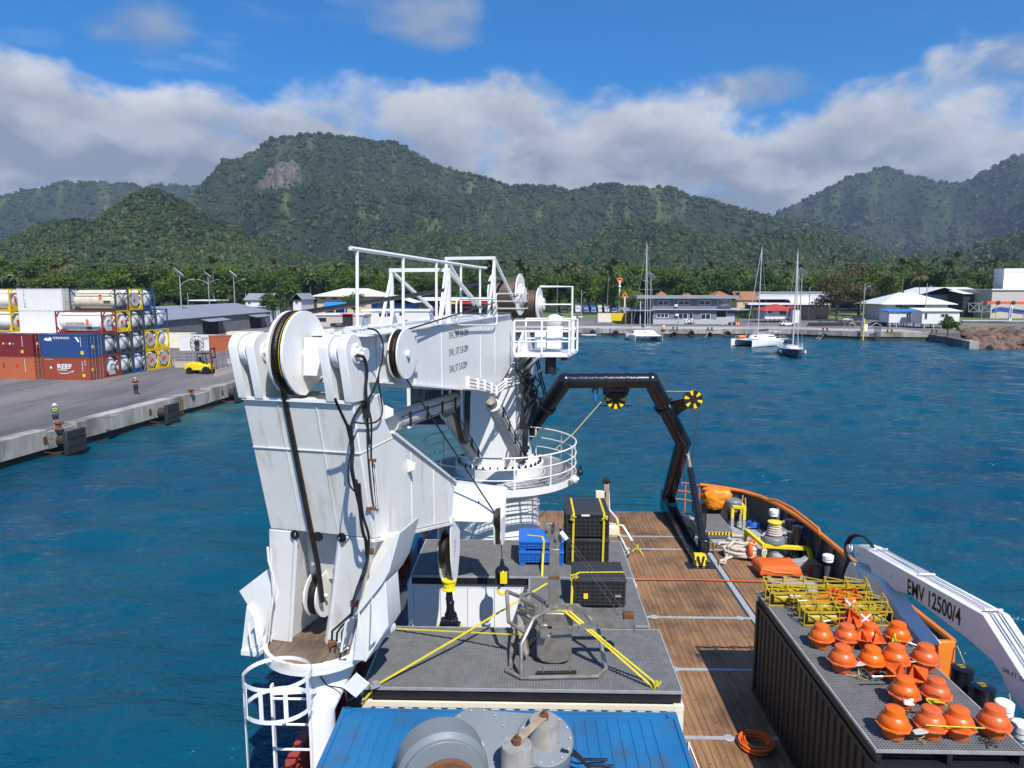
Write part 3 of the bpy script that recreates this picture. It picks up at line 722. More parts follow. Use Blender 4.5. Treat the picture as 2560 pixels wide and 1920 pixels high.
 # luffing rams either side of the tower, jib ram between them
 def ram(nm,p0,p1,r0,r1,f=.62,m0='grey_white'):
  b=MB();q=Vector(p0).lerp(Vector(p1),f);b.cyl(p0,q,r0,n=22);b.lathe(q,[(r0,0),(r0*1.08,.01),(r0*1.08,.1),(r1,.11)],22,Vector(p1)-Vector(p0));o=b.build(nm,m0,cr)
  b=MB();b.cyl(q,p1,r1,n=16);b.build('piston_rod','stainless',o)
  b=MB();d=(Vector(p1)-Vector(p0)).normalized();sd=d.cross(UPV).normalized()
  for off in(-.5,.5):
   b.tube([Vector(p0).lerp(Vector(p1),.03)+sd*0+bb*(r0+.02)+UPV*off*r0,Vector(p0).lerp(Vector(p1),f*.97)+bb*(r0+.02)+UPV*off*r0],.016,5)
  for t_ in(.08,.22,.36,.5):c=Vector(p0).lerp(Vector(p1),t_*f/.55);b.box(c+bb*(r0+.015),(.05,.05,r0*1.5))
  b.build('ram_pipe','black_frame',o);return o
 ram('luffing_ram',oB('a',1805,1335,1.05),oB('a',1640,985,.98),.19,.14,.9)
 ram('luffing_ram',oB('a',1548,1345,-.15),oB('a',1355,1040,-.25),.19,.14,.9)
 ram('jib_ram',oB('a',1015,1120,.35),oB('a',1420,985,.0),.21,.15,.93)
 # operator's cab on the far side of the tower
 c0=gy('l',325,535,22.6);c1=gy('l',890,150,22.6)
 x0,x1,z0_,z1_=c0.x,c1.x,c0.z,c1.z+.25
 b=MB();b.bx(x0+.04,x1,22.62,24.0,z0_,z1_);cab=b.build('cab','white_paint',cr,bevel=.02)
 b=MB();b.bx(x0+.12,x1-.1,22.585,22.615,z0_+.14,z1_-.1);b.bx(x0-.0,x0+.036,22.75,23.9,z0_+.2,z1_-.1);b.build('cab_window','dark_glass',cab)
 b=MB()
 for z in(z0_+.07,z1_-.03):b.beam((x0,22.58,z),(x1,22.58,z),.06,.10)
 for x in(x0+.04,x1-.04,(x0+x1)/2+.5):b.beam((x,22.57,z0_),(x,22.57,z1_),.07,.05)
 b.build('window_frame','white_paint',cab)
 # railings and rope portals on the boom
 def post_rail(k,top,posts,bo,r=.03):
  o=MB();o.tube([oB(k,x,y,bo)for x,y in top],r*1.25,8);rl=o.build('hand_rail','white_paint',boom)
  for(x,y),(x2,y2)in posts:m_=MB();m_.tube([oB(k,x,y,bo),oB(k,x2,y2,bo)],r,8);m_.build('rail_post','white_paint',rl)
 post_rail('j',[(58,76),(540,148),(850,195),(1075,228),(1250,255),(1310,258)],[((120,90),(122,790)),((545,150),(545,788)),((850,196),(852,742)),((1076,230),(1078,705)),((1252,256),(1254,672))],.60)
 for nm,(xr,yt,yb),zt,dg in(('A',(965,275,690),0,(1365,545)),('B',(1385,165,670),0,(1645,490))):
  pr=oB('j',xr,yt,.70);pb=oB('j',xr,yb,.70);s_=sz(pr)[0];zt=pr.z
  m_=MB()
  for bo in(-.74,.70):m_.beam(C(s_,bo,11.34),C(s_,bo,zt),.075,.075,uu)
  m_.beam(C(s_,-.78,zt),C(s_,.74,zt),.085,.085)
  pt=m_.build('rope_portal','white_paint',boom)
  q=oB('j',dg[0],dg[1],.70);L_=s_-sz(q)[0]
  m_=MB()
  for bo in(-.74,.70):
   m_.beam(C(s_,bo,zt-.02),C(s_-min(L_,2.6),bo,11.62),.07,.07);m_.beam(C(s_+.02,bo,zt-.15),C(s_+.62,bo,11.34),.055,.055)
  m_.build('brace','white_paint',pt)
 def hoop(k,x0,y0,x1,y1,bo,mid=None):
  c=[]
  rx,ry=abs(x1-x0)*.09,abs(y1-y0)*.14
  for cx,cy,a0 in((x1-rx,y0+ry,-90),(x1-rx,y1-ry,0),(x0+rx,y1-ry,90),(x0+rx,y0+ry,180)):
   for i in range(4):a=R(a0+i*30);c.append((cx+rx*math.cos(a),cy+ry*math.sin(a)))
  m_=MB();m_.tube([oB(k,x,y,bo)for x,y in c],.022,7,False,True)
  if mid:m_.tube([oB(k,x0,mid,bo),oB(k,x1,mid,bo)],.02,6)
  m_.build('safety_gate','white_paint',boom)
 hoop('j',1035,545,1408,785,.85);hoop('j',1400,495,1705,632,.90,565)
 # winches at the boom's heel
 def drum(k,xc,yc,r,bo,w,m1='drum_rope'):
  c=oB(k,xc,yc,bo);m_=MB();n_=14
  pr=[]
  for i in range(n_):
   z0__=i*w/n_;pr+=[(r,z0__+.004),(r+.014,z0__+w/n_*.5),(r,z0__+w/n_-.004)]
  m_.lathe(c-bb*w/2,pr,32,bb);d=m_.build('winch_drum',m1,cr)
  for sg in(-1,1):
   f=MB();f.lathe(c+bb*sg*(w/2+.03)-bb*.02,[(r*1.2,0),(r*1.22,.01),(r*1.22,.03),(r*1.2,.04)],32,bb);f.build('drum_flange','white_paint',d)
  f=MB();f.lathe(c+bb*(w/2+.05),[(r*.62,0),(r*.62,.07),(r*.45,.08),(r*.45,.15),(r*.2,.16)],20,bb);f.build('gear_motor','white_paint',d)
  for sg in(-1,1):
   f=MB();f.prism([c+bb*sg*(w/2+.09)+uu*r*1.0-UPV*(r*1.9),c+bb*sg*(w/2+.09)-uu*r*1.0-UPV*(r*1.9),c+bb*sg*(w/2+.09)-uu*r*.4+UPV*.1,c+bb*sg*(w/2+.09)+uu*r*.4+UPV*.1],bb*sg*.04)
   f.build('winch_frame','white_paint',d);return c
 WIN.append(drum('j',1500,505,.56,.30,.85));WIN.append(drum('j',1680,590,.46,.75,.85))
 # side platform with railing at the boom's heel
 pz=oB('j',1570,1040,.95).z
 P0=oB('j',1570,1045,.95);P1=P0+bb*1.75;D1=uu*1.55
 P1=gz('j',2075,1045,P0.z)
 e=(P1-P0);e.z=0
 m_=MB();m_.prism([P0,P1,P1+D1,P0+D1],UPV*-.12);plat=m_.build('winch_platform','white_paint',cr,bevel=.008)
 m_=MB();top=[]
 cs=[P0,P1,P1+D1,P0+D1]
 for zz,r_ in((1.0,.032),(.68,.024),(.36,.024)):m_.tube([p+UPV*zz for p in cs],r_,6)
 rl=m_.build('platform_rail','white_paint',plat)
 for p in[P0,P0.lerp(P1,.5),P1,P1.lerp(P1+D1,.5),P1+D1,(P1+D1).lerp(P0+D1,.5),P0+D1]:
  m_=MB();m_.beam(p-UPV*.05,p+UPV*1.0,.06,.06);m_.build('rail_post','white_paint',rl)
 m_=MB() # inner high rail behind the drums
 q0,q1=P1+D1*.3,P1+D1*1.5
 hi=gy('j',2075,430,q0.y).z
 m_.tube([q0,Vector((q0.x,q0.y,hi)),Vector((q0.x,q0.y,hi))-e*.6],.035,7);m_.tube([Vector((q0.x,q0.y,hi-.55)),Vector((q0.x,q0.y,hi-.55))-e*.6],.025,6);m_.build('high_rail','white_paint',plat)
 m_=MB();c=P1-e*.35+uu*.7+UPV*.35 # white lubrication pump, hydraulic block and motor
 m_.ball(c+UPV*.62,.26,12,.8);m_.box(c+UPV*.1,(.5,.45,.7));m_.box(c-e.normalized()*.45,(.35,.5,.55));m_.build('hydraulic_unit','white_clean',plat,bevel=.02)
 m_=MB();c=gy('j',1905,1150,P1.y+.4);m_.cyl(c+UPV*.28,c-UPV*.28,.17,n=16);m_.build('slip_motor','black_frame',plat)
 m_=MB();c=gy('j',2000,1090,P1.y+.4);m_.cyl(c,c+Vector((.2,0,0)),.07);m_.build('copper_fitting','bare_rust',plat)
 m_=MB();m_.beam(P0.lerp(P1,.45)-UPV*.1,C(1.0,.8,9.3),.10,.06);m_.beam(P0.lerp(P1,.75)+D1-UPV*.1,C(.2,.8,9.0),.10,.06);m_.build('platform_strut','white_paint',plat)
 # manifold pipes in rusty white below the boom's heel
 m_=MB()
 ch=[(940,25),(1110,60),(1230,120),(1330,40),(1480,10)]
 for dz in(0,.09,.18):
  m_.tube([oB('l',x,y,.98)-UPV*dz for x,y in ch],.03,6)
 for x,y in ch[:4]+[(1040,45),(1180,95),(1400,25)]:m_.box(oB('l',x,y,1.0)-UPV*.08,(.10,.10,.26))
 m_.build('pipe_manifold','white_rusty',boom)
 # hoses
 def hose(k,pts,bo,r=.022,m1='black_rubber',par=None,nm='hose'):
  P=[oB(k,x,y,bo)for x,y in pts];Q=[]
  for i in range(len(P)-1):
   p0,p1,p2,p3=P[max(0,i-1)],P[i],P[i+1],P[min(len(P)-1,i+2)]
   for t_ in(0,.25,.5,.75):Q.append(.5*((2*p1)+(p2-p0)*t_+(2*p0-5*p1+4*p2-p3)*t_**2+(3*p1-p0-3*p2+p3)*t_**3))
  Q.append(P[-1]);m_=MB();m_.tube(Q,r,6);return m_.build(nm,m1,par or jib)
 hose('k',[(1670,545),(1760,580),(1795,750),(1780,950),(1790,1130)],1.12,.03)
 hose('k',[(1810,205),(1920,240),(1995,380),(1990,600),(1940,800),(1960,1000),(1990,1250),(1930,1370),(1800,1400),(1620,1385)],1.08,.016)
 hose('k',[(1940,820),(1850,1040),(1700,1210),(1610,1380),(1600,1500),(1620,1660)],1.06,.024)
 hose('k',[(1395,1090),(1450,1220),(1530,1390),(1580,1500),(1590,1660)],1.04,.024)
 hose('k',[(1800,1250),(1810,1450),(1830,1660)],1.04,.02)
 hose('a',[(870,990),(905,1110),(905,1330),(920,1480),(945,1660)],1.04,.016)
 hose('a',[(895,1010),(880,1200),(900,1500),(925,1660)],1.04,.012)
 hose('a',[(760,1140),(790,1280),(785,1400),(810,1530),(840,1660)],1.04,.032)
 hose('a',[(800,1200),(765,1380),(770,1500),(820,1560)],1.06,.014)
 hose('b',[(760,0),(780,150),(800,300),(830,390),(815,520),(770,620),(745,720)],1.03,.028)
 hose('b',[(780,20),(800,200),(835,330),(825,480),(790,560)],1.08,.022)
 m_=MB();m_.box(oB('a',875,1035,1.06),(.10,.10,.30));m_.build('hose_clamp','black_frame',jib)
 for yy in(1355,1650):m_=MB();m_.box(oB('a',905,yy,1.05),(.16,.06,.05));m_.build('pipe_clip','bare_rust',jib)
 m_=MB()
 for dx in(-.03,.05,.12):m_.tube([oB('a',905,1360,1.05)+uu*dx,oB('b',875,170,1.05)+uu*dx],.012,5)
 m_.build('brake_pipe','white_paint',jib)
 for dx in(0,18,34):hose('l',[(935+dx,70),(920+dx,250),(915+dx,560),(890+dx,690),(850+dx,620),(820+dx,480),(790+dx,380)],.5,.035,par=tw)
 for dx in(0,14,30,44):hose('l',[(1590+dx,0),(1560+dx,120),(1600+dx,300),(1560+dx,470),(1510+dx,560),(1500+dx,760),(1470+dx,900)],.98,.03,par=tw)
 for dx in(0,20):hose('j',[(1760+dx,1060),(1800+dx,1250),(1840+dx,1420),(1800+dx,1470),(1700+dx,1370),(1660+dx,1200),(1720+dx,1080)],1.2,.03,par=tw)
 hose('j',[(1900,620),(1990,640),(1960,800),(1900,960),(1860,1080),(1920,1240),(1975,1190),(1900,1150),(1850,1180)],1.5,.02,par=tw)
 rd=random.Random(17)
 for i in range(9):
  x0=1850+rd.uniform(-60,90);hose('a',[(x0,700+rd.uniform(0,40)),(x0-30+rd.uniform(-30,30),790),(1880+rd.uniform(-60,60),870),(1870+rd.uniform(-40,60),940+rd.uniform(-30,30)),(1840+rd.uniform(-30,40),1040),(1835+rd.uniform(-25,25),1160)],1.0+rd.uniform(0,.3),.03,par=tw)
 m_=MB();rd=random.Random(3)
 for i in range(16):
  p=oB('l',1500+rd.random()*60,620+rd.random()*240,1.0);m_.box(p,(.10,.10,.10))
 m_.build('valve_block','black_frame',tw)
 return cr
MAINHOOK,SIDE,WIN,HEAD=[],[],[],[]
mat('grey_white',(.60,.60,.57),.4,var=.08,vscale=2,dirt=(.28,.24,.2),damt=.25,dscale=2,streak=1)
CRANE=crane()
def crane_ropes():
# ropes are things of their own: they run from drum to sheave to hook
 kz,ks=11.07,12.1
 def rope(label,pts,r,m1='black_grease'):
  b=MB();b.tube(pts,r,8);tag(b.build('crane_rope',m1,loc=pts[0]),label,'rope','wire ropes of the white crane')
 arc=[C(ks+.66*math.sin(a),-.12,kz+.66*math.cos(a))for a in[R(-8+i*12)for i in range(9)]]
 down=[C(12.47,-.2,10.53),C(11.7,-.14,7.2),C(11.62,-.13,6.5)]
 rope('thick greasy wire rope from the winch over the big sheave and down the jib',[WIN[0]+UPV*.48]+arc+down,.047)
 s0,z0=SIDE[0]
 rope('thin black rope from the right winch drum to the side sheave on the boom',[WIN[1]+UPV*.37-uu*.1,C(s0-.1,.93,z0+.43)]+[C(s0+.43*math.sin(a),.93,z0+.43*math.cos(a))for a in[R(10+i*20)for i in range(9)]],.018)
 rope('thin black rope running slantwise from the side sheave to the jib head',[C(s0-.1,.93,z0-.44),gp('b',1560,190,HEAD[0][0]-uu*.06,HEAD[0][1])],.018)
crane_ropes()
def hooks():
 p=MAINHOOK[0]
 top=gp('b',1297,580,p,uu);z=lambda y:gp('b',1297,y,p,uu).z
 x,y=top.x,top.y;t=thing('hook_block','black main hook block with yellow collar hanging above the lower grating','hook block',(x,y,z(860)))
 b=MB();b.tube([(p.x,p.y,p.z+.3),(x,y,z(575))],.03,6);b.build('hanger_rope','rope_wire',t)
 b=MB();b.lathe((x,y,0),[(.13,z(632)),(.17,z(628)),(.17,z(622)),(.145,z(618)),(.145,z(585)),(.17,z(580)),(.17,z(574)),(.1,z(572))],20);b.build('collar','yellow_paint',t)
 b=MB();b.lathe((x,y,0),[(.06,z(700)),(.09,z(690)),(.07,z(640)),(.03,z(632))],14);b.lathe((x+.02,y,0),[(.09,z(800)),(.12,z(780)),(.09,z(730)),(.10,z(700)),(.06,z(690))],14);b.torus((x+.03,y,z(780)),(0,1,0),.10,.05,20,8);b.build('hook','black_steel',t)
 b=MB();b.box((x,y,z(845)),(.5,.36,.14));b.cyl((x-.2,y,z(815)),(x+.2,y,z(815)),.11,n=16);b.build('ballast_block','black_steel',t,bevel=.03)
 for dx in(-.24,.24):b=MB();b.box((x+dx,y-.06,z(848)),(.10,.30,.12));b.build('yellow_end','yellow_paint',t,bevel=.02)
 b=MB()
 for i in range(16):q=gp('b',1330-i*.5,350+i*15,p,uu);b.torus(q,(1,0,0)if i%2 else(0,1,0),.018,.006,8,4)
 b.build('chain','rope_wire',t)
 H0=(HEAD[0][0]-uu*.05,HEAD[0][1]);q=gp('b',1602,450,*H0);z=lambda yy:gp('b',1602,yy,*H0).z
 t=thing('hook_block','small black and yellow ball hook hanging from the jib head','hook block',(q.x,q.y,z(660)))
 b=MB();b.tube([gp('b',1597,370,*H0),(q.x,q.y,z(455))],.016,6);b.build('hanger_rope','rope_wire',t)
 b=MB();b.lathe((q.x,q.y,0),[(.05,z(600)),(.16,z(590)),(.17,z(580)),(.17,z(515)),(.13,z(503)),(.07,z(497)),(.03,z(455))],12);b.build('weight','black_steel',t)
 b=MB();b.box((q.x+.045,q.y-.145,z(548)),(.17,.07,z(515)-z(580)));b.build('yellow_panel','yellow_paint',t)
 b=MB();c=Vector((q.x,q.y,z(635)))
 b.tube([c+Vector((.10*math.sin(a),0,.10*math.cos(a)))for a in[R(-30-i*24)for i in range(11)]],[.03]*3+[.038]*5+[.03,.022,.012],8);b.build('hook','yellow_paint',t)
 b=MB();b.cyl(c+UPV*.11,c+UPV*.24,.05,n=10);b.build('swivel','black_steel',t)
hooks()
# ------------------------------------------------------------------ the ship underfoot: hull, planked deck, bulwarks
SHIP=thing('research_ship','red hulled research ship with brown planked stern deck','ship',(2.8,16,0))
LX=-4.66
rightside=[(10.75,-2),(10.72,14),(10.71,16.8),(10.64,20),(10.6,22.5),(10.58,25.0),(10.5,26.6),(10.3,28.0),(9.95,29.2),(9.4,30.0),(8.7,30.5),(7.8,31.0)]
def ship_hull():
 out=rightside+[(6.9,31.15),(-1.2,31.15),(-2.2,31.0),(-3.2,30.2),(-4.1,28.8),(-4.55,26),(LX,20),(LX,-2)]
 b=MB();n=len(out)
 b.loft([[(x,y,z)for x,y in out]for z in(-.5,1.96)]);b.build('hull','red_hull',SHIP)
 b=MB();b.prism([(x,y,1.962)for x,y in out],(0,0,.006));dk=b.build('deck','dark_grey',SHIP,smooth=0)
 # planks between the steel lashing strips; a shared mesh for each bay
 bays=[(9.5,14.68),(14.82,17.58),(17.72,20.59),(20.73,26.37),(26.51,27.8),(27.94,30.7)]
 w=.165;rd=random.Random(5)
 for j,(y0,y1)in enumerate(bays):
  b=MB();b.bx(-w/2+.005,w/2-.005,y0,y1,1.97,2.0);me=b.build('plank','deck_wood',data=True,smooth=0)
  x0,x1=(2.95,6.0)if j==0 else(2.95,7.4)if j<2 else(2.95,8.3)if j==2 else(2.75,8.35)if j<5 else(-.3,6.2)
  k=0;x=x0
  while x<x1:
   if not(6.86<x<7.10 and y0>17):
    o=bpy.data.objects.new('plank',me);col.objects.link(o);o.parent=dk;o.location=(x-2.8,-16,rd.uniform(-.002,.003))
   x+=w
   # steel strips with lashing eyes
 for y in(14.75,17.65,20.66,26.44,27.87):
  b=MB();b.bx(2.8,7.0 if y<18 else 8.4,y-.055,y+.055,1.97,2.008);s=b.build('lashing_strip','deck_grey',dk)
  for x in(3.9 if y>16 else 4.55,6.55):
   b=MB();b.lathe((x,y,2.0),[(.055,.014),(.06,.022),(.11,.022),(.13,.010),(.055,.010)],18,cap=False);b.build('lashing_eye','deck_grey',s)
 b=MB();b.bx(6.89,7.07,17.72,26.36,1.97,2.011);b.build('deck_strip','deck_grey',dk)
 b=MB();b.bx(-.4,6.2,30.72,31.1,1.97,2.02);b.build('stern_sill','old_wood',dk)
 b=MB();b.prism([(8.42,22.2,1.97),(10.5,22.2,1.97),(10.45,26.5,1.97),(10.2,28,1.97),(9.9,29.1,1.97),(9.3,29.9,1.97),(8.6,30.4,1.97),(7.2,30.9,1.97),(7.2,27.2,1.97),(8.42,27.2,1.97)],(0,0,.034));b.build('steel_deck','deck_grey',dk,smooth=0)
 # starboard bulwark with stiffeners, orange cap and raised rail
 bw=rightside[2:]
 b=MB();zt=3.3
 for(x0,y0),(x1,y1)in zip(bw[:-1],bw[1:]):
  b.prism([(x0,y0,1.95),(x1,y1,1.95),(x1,y1,zt),(x0,y0,zt)],Vector((y1-y0,x0-x1,0)).normalized()*-.03 if False else Vector((.04,.02,0)))
 bu=b.build('bulwark','dark_grey',SHIP,smooth=20)
 b=MB();b.tube([(x-.02,y,zt+.03)for x,y in bw],.085,8);b.build('bulwark_cap','orange_paint',bu)
 for i in range(12):
  y=17.6+i*.95;x=np.interp(y,[p[1]for p in bw],[p[0]for p in bw])
  b=MB();b.prism([(x-.02,y,zt-.05),(x-.02,y,2.0),(x-.42,y,2.0),(x-.12,y,zt-.05)],(0,.025,0));b.build('stiffener','dark_grey',bu)
 b=MB();P=[gz('r',1200,315,3.45),gz('r',1300,330,3.55),gz('r',1480,420,3.6),gz('r',1640,545,3.6),gz('r',1780,655,3.55),gz('r',1795,715,3.35)]
 b.tube(P,.06,8);b.build('raised_rail','orange_paint',bu)
 b=MB();b.prism([(10.70,16.8,1.5),(10.70,16.55,1.5),(10.70,16.72,3.36),(10.70,16.86,3.36)],(-.42,0,0));b.build('end_post','orange_paint',bu,bevel=.02)
 b=MB();b.bx(10.2,10.72,12.6,16.6,1.97,2.5);b.build('deck_edge','orange_paint',SHIP,bevel=.03)
 # stern quarter open railing in orange
 b=MB();P=[(7.75,31.0),(7.2,31.4),(6.4,31.7)]
 for z in(3.3,2.9,2.5):b.tube([(x,y,z)for x,y in P],.028,6)
 rl=b.build('stern_rail','orange_paint',SHIP)
 for x,y in P:b=MB();b.tube([(x,y,1.9),(x,y,3.3)],.03,6);b.build('rail_post','orange_paint',rl)
 # port bulwark in red
 b=MB();b.bx(LX,LX+.06,-2,26,1.96,3.0);pb=b.build('bulwark','red_hull',SHIP)
 b=MB();b.bx(LX-.06,LX+.14,-2,26,3.002,3.06);b.build('bulwark_cap','red_hull',pb)
 for i in range(16):
  b=MB();y=9.5+i;b.prism([(LX+.065,y,2.95),(LX+.065,y,2.0),(LX+.3,y,2.0),(LX+.15,y,2.95)],(0,.025,0));b.build('stiffener','red_hull',pb)
ship_hull()
# ------------------------------------------------------------------ cradle in which the jib rests
def boom_rest():
 FZ=5.6
 cst=oS('o',528,450,11.95);cst.z=ZD
 t=thing('boom_rest','white crane boom rest with wooden floor on a round post','boom rest',cst)
 b=MB();b.cyl(cst,(cst.x,cst.y,4.72),.235,n=24);b.build('post','white_clean',t)
 fc=C(11.35,-.37,FZ)
 b=MB();b.loft([b.ring(Vector((cst.x,cst.y,4.62))+uu*.03,UPV,.24,24),b.ring(C(11.55,-.12,5.0),UPV,.42,24),b.ring(C(11.1,-.35,FZ-.16),UPV,.74,24)]);b.build('bracket_cone','white_paint',t)
 arc=[R(-100+i*12.5)for i in range(17)]
 def rimpt(a,r):return fc-uu*math.cos(a)*r+bb*math.sin(a)*r
 b=MB();b.prism([rimpt(a,1.0)-UPV*.16 for a in arc]+[C(10.3,.7,FZ-.16),C(10.3,-1.5,FZ-.16)],UPV*.10);b.build('floor_plate','white_paint',t)
 for i in range(6): # rim boards, one chipped
  b=MB();aa=[arc[0]+(arc[-1]-arc[0])*(i+k/4)/6 for k in range(5)]
  b.prism([rimpt(a,1.0)-UPV*.055 for a in aa]+[rimpt(a,.93)-UPV*.055 for a in aa[::-1]],UPV*(.10 if i!=3 else.085));b.build('rim_board','white_rusty' if i in(2,3)else 'white_clean',t)
 w=.30
 for i in range(6):
  b0=-.90+i*w;pr=[]
  for bo in np.linspace(b0+.004,b0+w-.004,5):pr.append(C(11.35+math.sqrt(max(.02,.925**2-bo**2)),-.37+bo,FZ-.055))
  pr+=[C(9.9,-.37+b0+w-.004,FZ-.055),C(9.9,-.37+b0+.004,FZ-.055)]
  b=MB();b.prism(pr,UPV*.05);b.build('plank','old_wood',t,smooth=0)
  # pillars under the jib
 def box8(bot,top,nm,m1='white_panel'):b=MB();b.loft([bot,top]);return b.build(nm,m1,t,bevel=.012)
 zt=7.845
 l0,l1=gz('m',405,1243,FZ),gz('m',598,1250,FZ);s_,bl,_=sz(l0);_,br,_=sz(l1)
 tl=sz(oS('m',385,130,11.8))[1];tr=sz(oS('m',662,135,11.8))[1]
 box8([C(s_,bl,FZ),C(s_,br,FZ),C(s_-1.0,br+.05,FZ),C(s_-1.0,bl,FZ)],[C(11.8,tl,zt),C(11.8,tr,zt),C(11.3,tr,zt),C(11.3,tl,zt)],'pillar')
 r0,r1=gz('m',955,1272,FZ),gz('m',1185,1290,FZ);s2,cl,_=sz(r0);_,cr_,_=sz(r1)
 tl2=sz(oS('m',1115,170,11.8))[1];tr2=1.0
 box8([C(s2,cl,FZ),C(s2,cl+.52,FZ),C(s2-1.0,cl+.52,FZ),C(s2-1.0,cl+.05,FZ)],[C(11.8,tl2,zt),C(11.8,tr2,zt),C(11.3,tr2,zt),C(11.3,tl2,zt)],'pillar')
 for q in((1120,160,990,1275),(665,140,602,1255)):
  a0=C(11.82,sz(oS('m',q[0],q[1],11.82))[1],zt);a1=gz('m',q[2],q[3],FZ+.01)
  b=MB();b.beam(a0,a1,.06,.05);b.build('edge_bar','white_clean',t)
 b=MB();b.prism([C(11.45,tr-.05,zt),C(11.45,tl2+.1,zt),C(11.2,tl2-.05,6.75),C(11.2,tr-.1,6.75)],uu*.05);b.build('back_panel','white_panel',t)
 for x,y in((655,150),(900,170),(1140,180)):
  p=oS('m',x,y,11.83);b=MB();b.lathe(p,[(.085,0),(.085,.02)],16,uu*-1);b.build('drain_hole','black_frame',t)
  # lower sheave where the rope turns
 p=oS('m',900,800,11.35);s0,b0,z0=sz(p)
 b=MB();b.lathe(C(s0-.1,b0-.06,z0+.05),[(.2,0),(.40,0),(.34,.04),(.34,.09),(.40,.13),(.2,.13)],30,bb);sv=b.build('lower_sheave','black_grease',t)
 for bo in(-.13,.10):
  b=MB();b.lathe(C(s0-.1,b0+bo,z0+.05),[(.43,0),(.43,.03)],30,bb);b.build('sheave_cheek','white_paint',sv)
 b=MB();b.cyl(C(s0+.1,b0-.25,z0+.1),C(s0+.1,b0+.25,z0+.1),.035);b.build('keeper_pin','white_rusty',sv)
 # flared guide plates
 def plate(nm,pts,s,ext,m1='white_paint'):b=MB();b.prism([oS('m',x,y,s)for x,y in pts],ext);return b.build(nm,m1,t,bevel=.01)
 plate('guide_plate',[(1692,155),(1738,135),(1632,530),(1560,660),(1330,950),(1245,1015),(1400,700)],11.85,uu*.9)
 ob=plate('outer_box',[(1330,945),(1200,1430),(1385,1475),(1622,1095),(1588,640),(1450,790)],11.75,uu*.55)
 plate('gusset',[(1325,950),(1270,1440),(1390,1440)],11.82,uu*-.06)
 plate('gusset',[(1460,800),(1440,1300),(1500,1240)],11.82,uu*-.05)
 plate('guide_web',[(1395,185),(1690,165),(1330,945),(1195,1240),(1300,900)],11.5,uu*.25,'white_panel')
 plate('guide_plate',[(72,738),(380,505),(450,760),(285,1295),(215,975)],11.75,uu*.8)
 plate('outer_box',[(150,890),(215,975),(285,1295),(270,1415),(90,1398)],11.85,uu*.6)
 plate('foot_flange',[(90,1345),(270,1370),(270,1425),(88,1405)],11.9,uu*.6)
 for pts in([(220,985),(165,1060),(205,1330),(270,1280),(225,985)],[(1250,1010),(1185,1060),(1130,1370),(1200,1325)]):
  b=MB();b.tube([oS('m',x,y,12.15)for x,y in pts],.022,6);b.build('grab_rail','white_clean',t)
  # junction boxes and hoses at the pillar feet
 for x,y,m1 in((355,1225,'white_rusty'),(1055,1270,'bare_rust'),(1145,1275,'white_rusty')):
  b=MB();p=gz('m',x,y,FZ+.04);b.box(p,(.20,.16,.10),.3);b.build('pipe_bracket',m1,t,bevel=.01)
 for pts,r in(([(370,280),(380,420),(430,590),(440,760),(410,860),(370,1050),(355,1200)],.022),([(400,300),(415,600),(430,800),(400,1000),(385,1200)],.016),([(1380,200),(1400,420),(1300,700),(1250,850),(1240,970),(1110,1090),(1040,1150),(1035,1250)],.02),([(1395,220),(1410,400),(1330,680),(1270,830),(1240,1000),(1130,1110),(1090,1170),(1085,1260)],.02),([(1240,990),(1180,1090),(1140,1160),(1135,1260)],.014)):
  b=MB();b.tube([oS('m',x,y,11.95)for x,y in pts],r,6);b.build('hose','white_rusty' if pts[0][0]<500 else 'black_rubber',t)
 for x,y in((1270,865),(1425,325)):
  b=MB();b.box(oS('m',x,y,11.93),(.14,.06,.10));b.build('hose_clip','bare_rust',t)
 b=MB();b.prism([oS('o',660,200,11.7),oS('o',745,110,11.7),oS('o',830,180,11.7),oS('o',745,268,11.7)],uu*.02);b.build('sign_plate','white_clean',t)
 b=MB();b.tube([oS('o',x,y,11.9)for x,y in((515,130),(560,190),(650,205),(680,230),(690,290),(740,265))],.012,6);b.build('loose_cable','black_rubber',t)
 # caged ladder
 yl=11.3;z0=2.6
 A,B_=gy('o',205,200,yl),gy('o',445,200,yl)
 cx=(gy('o',20,110,11).x+gy('o',465,200,11).x)/2;lad=None
 b=MB();b.beam((A.x,yl,2.2),(A.x,yl,A.z+.05),.035,.10);lad=b.build('ladder_rail','white_clean',t)
 b=MB();b.beam((B_.x,yl,2.2),(B_.x,yl,B_.z+.05),.035,.10);b.build('ladder_rail','white_clean',t)
 for y in(275,440,600,760):
  z=gy('o',320,y,yl).z;b=MB();b.cyl((A.x,yl,z),(B_.x,yl,z),.022,n=8);b.build('rung','white_clean',t)
 for zc,in((gy('o',20,110,11).z,),(gy('o',68,310,11).z,)):
  b=MB();P=[]
  for i in range(21):
   a=R(-20+i*11);P.append((cx+.58*math.cos(math.pi+R(20)+i*R(220)/20)if False else cx+.58*math.cos(R(160+i*11)),11.05+.58*math.sin(R(160+i*11))+.12,zc))
  ring_=[(cx+.58*math.cos(2*math.pi*i/28),11.0+.52*math.sin(2*math.pi*i/28),zc)for i in range(28)]
  n_=28;b.loft([[(x,y,z-.035)for x,y,z in ring_],[(x,y,z+.035)for x,y,z in ring_]],cap=False);b.loft([[(cx+(x-cx)*.975,11+(y-11)*.975,z+.035)for x,y,z in ring_],[(cx+(x-cx)*.975,11+(y-11)*.975,z-.035)for x,y,z in ring_]],cap=False)
  b.build('cage_hoop','white_clean',t)
 z_a,z_b=gy('o',20,110,11).z,gy('o',68,310,11).z
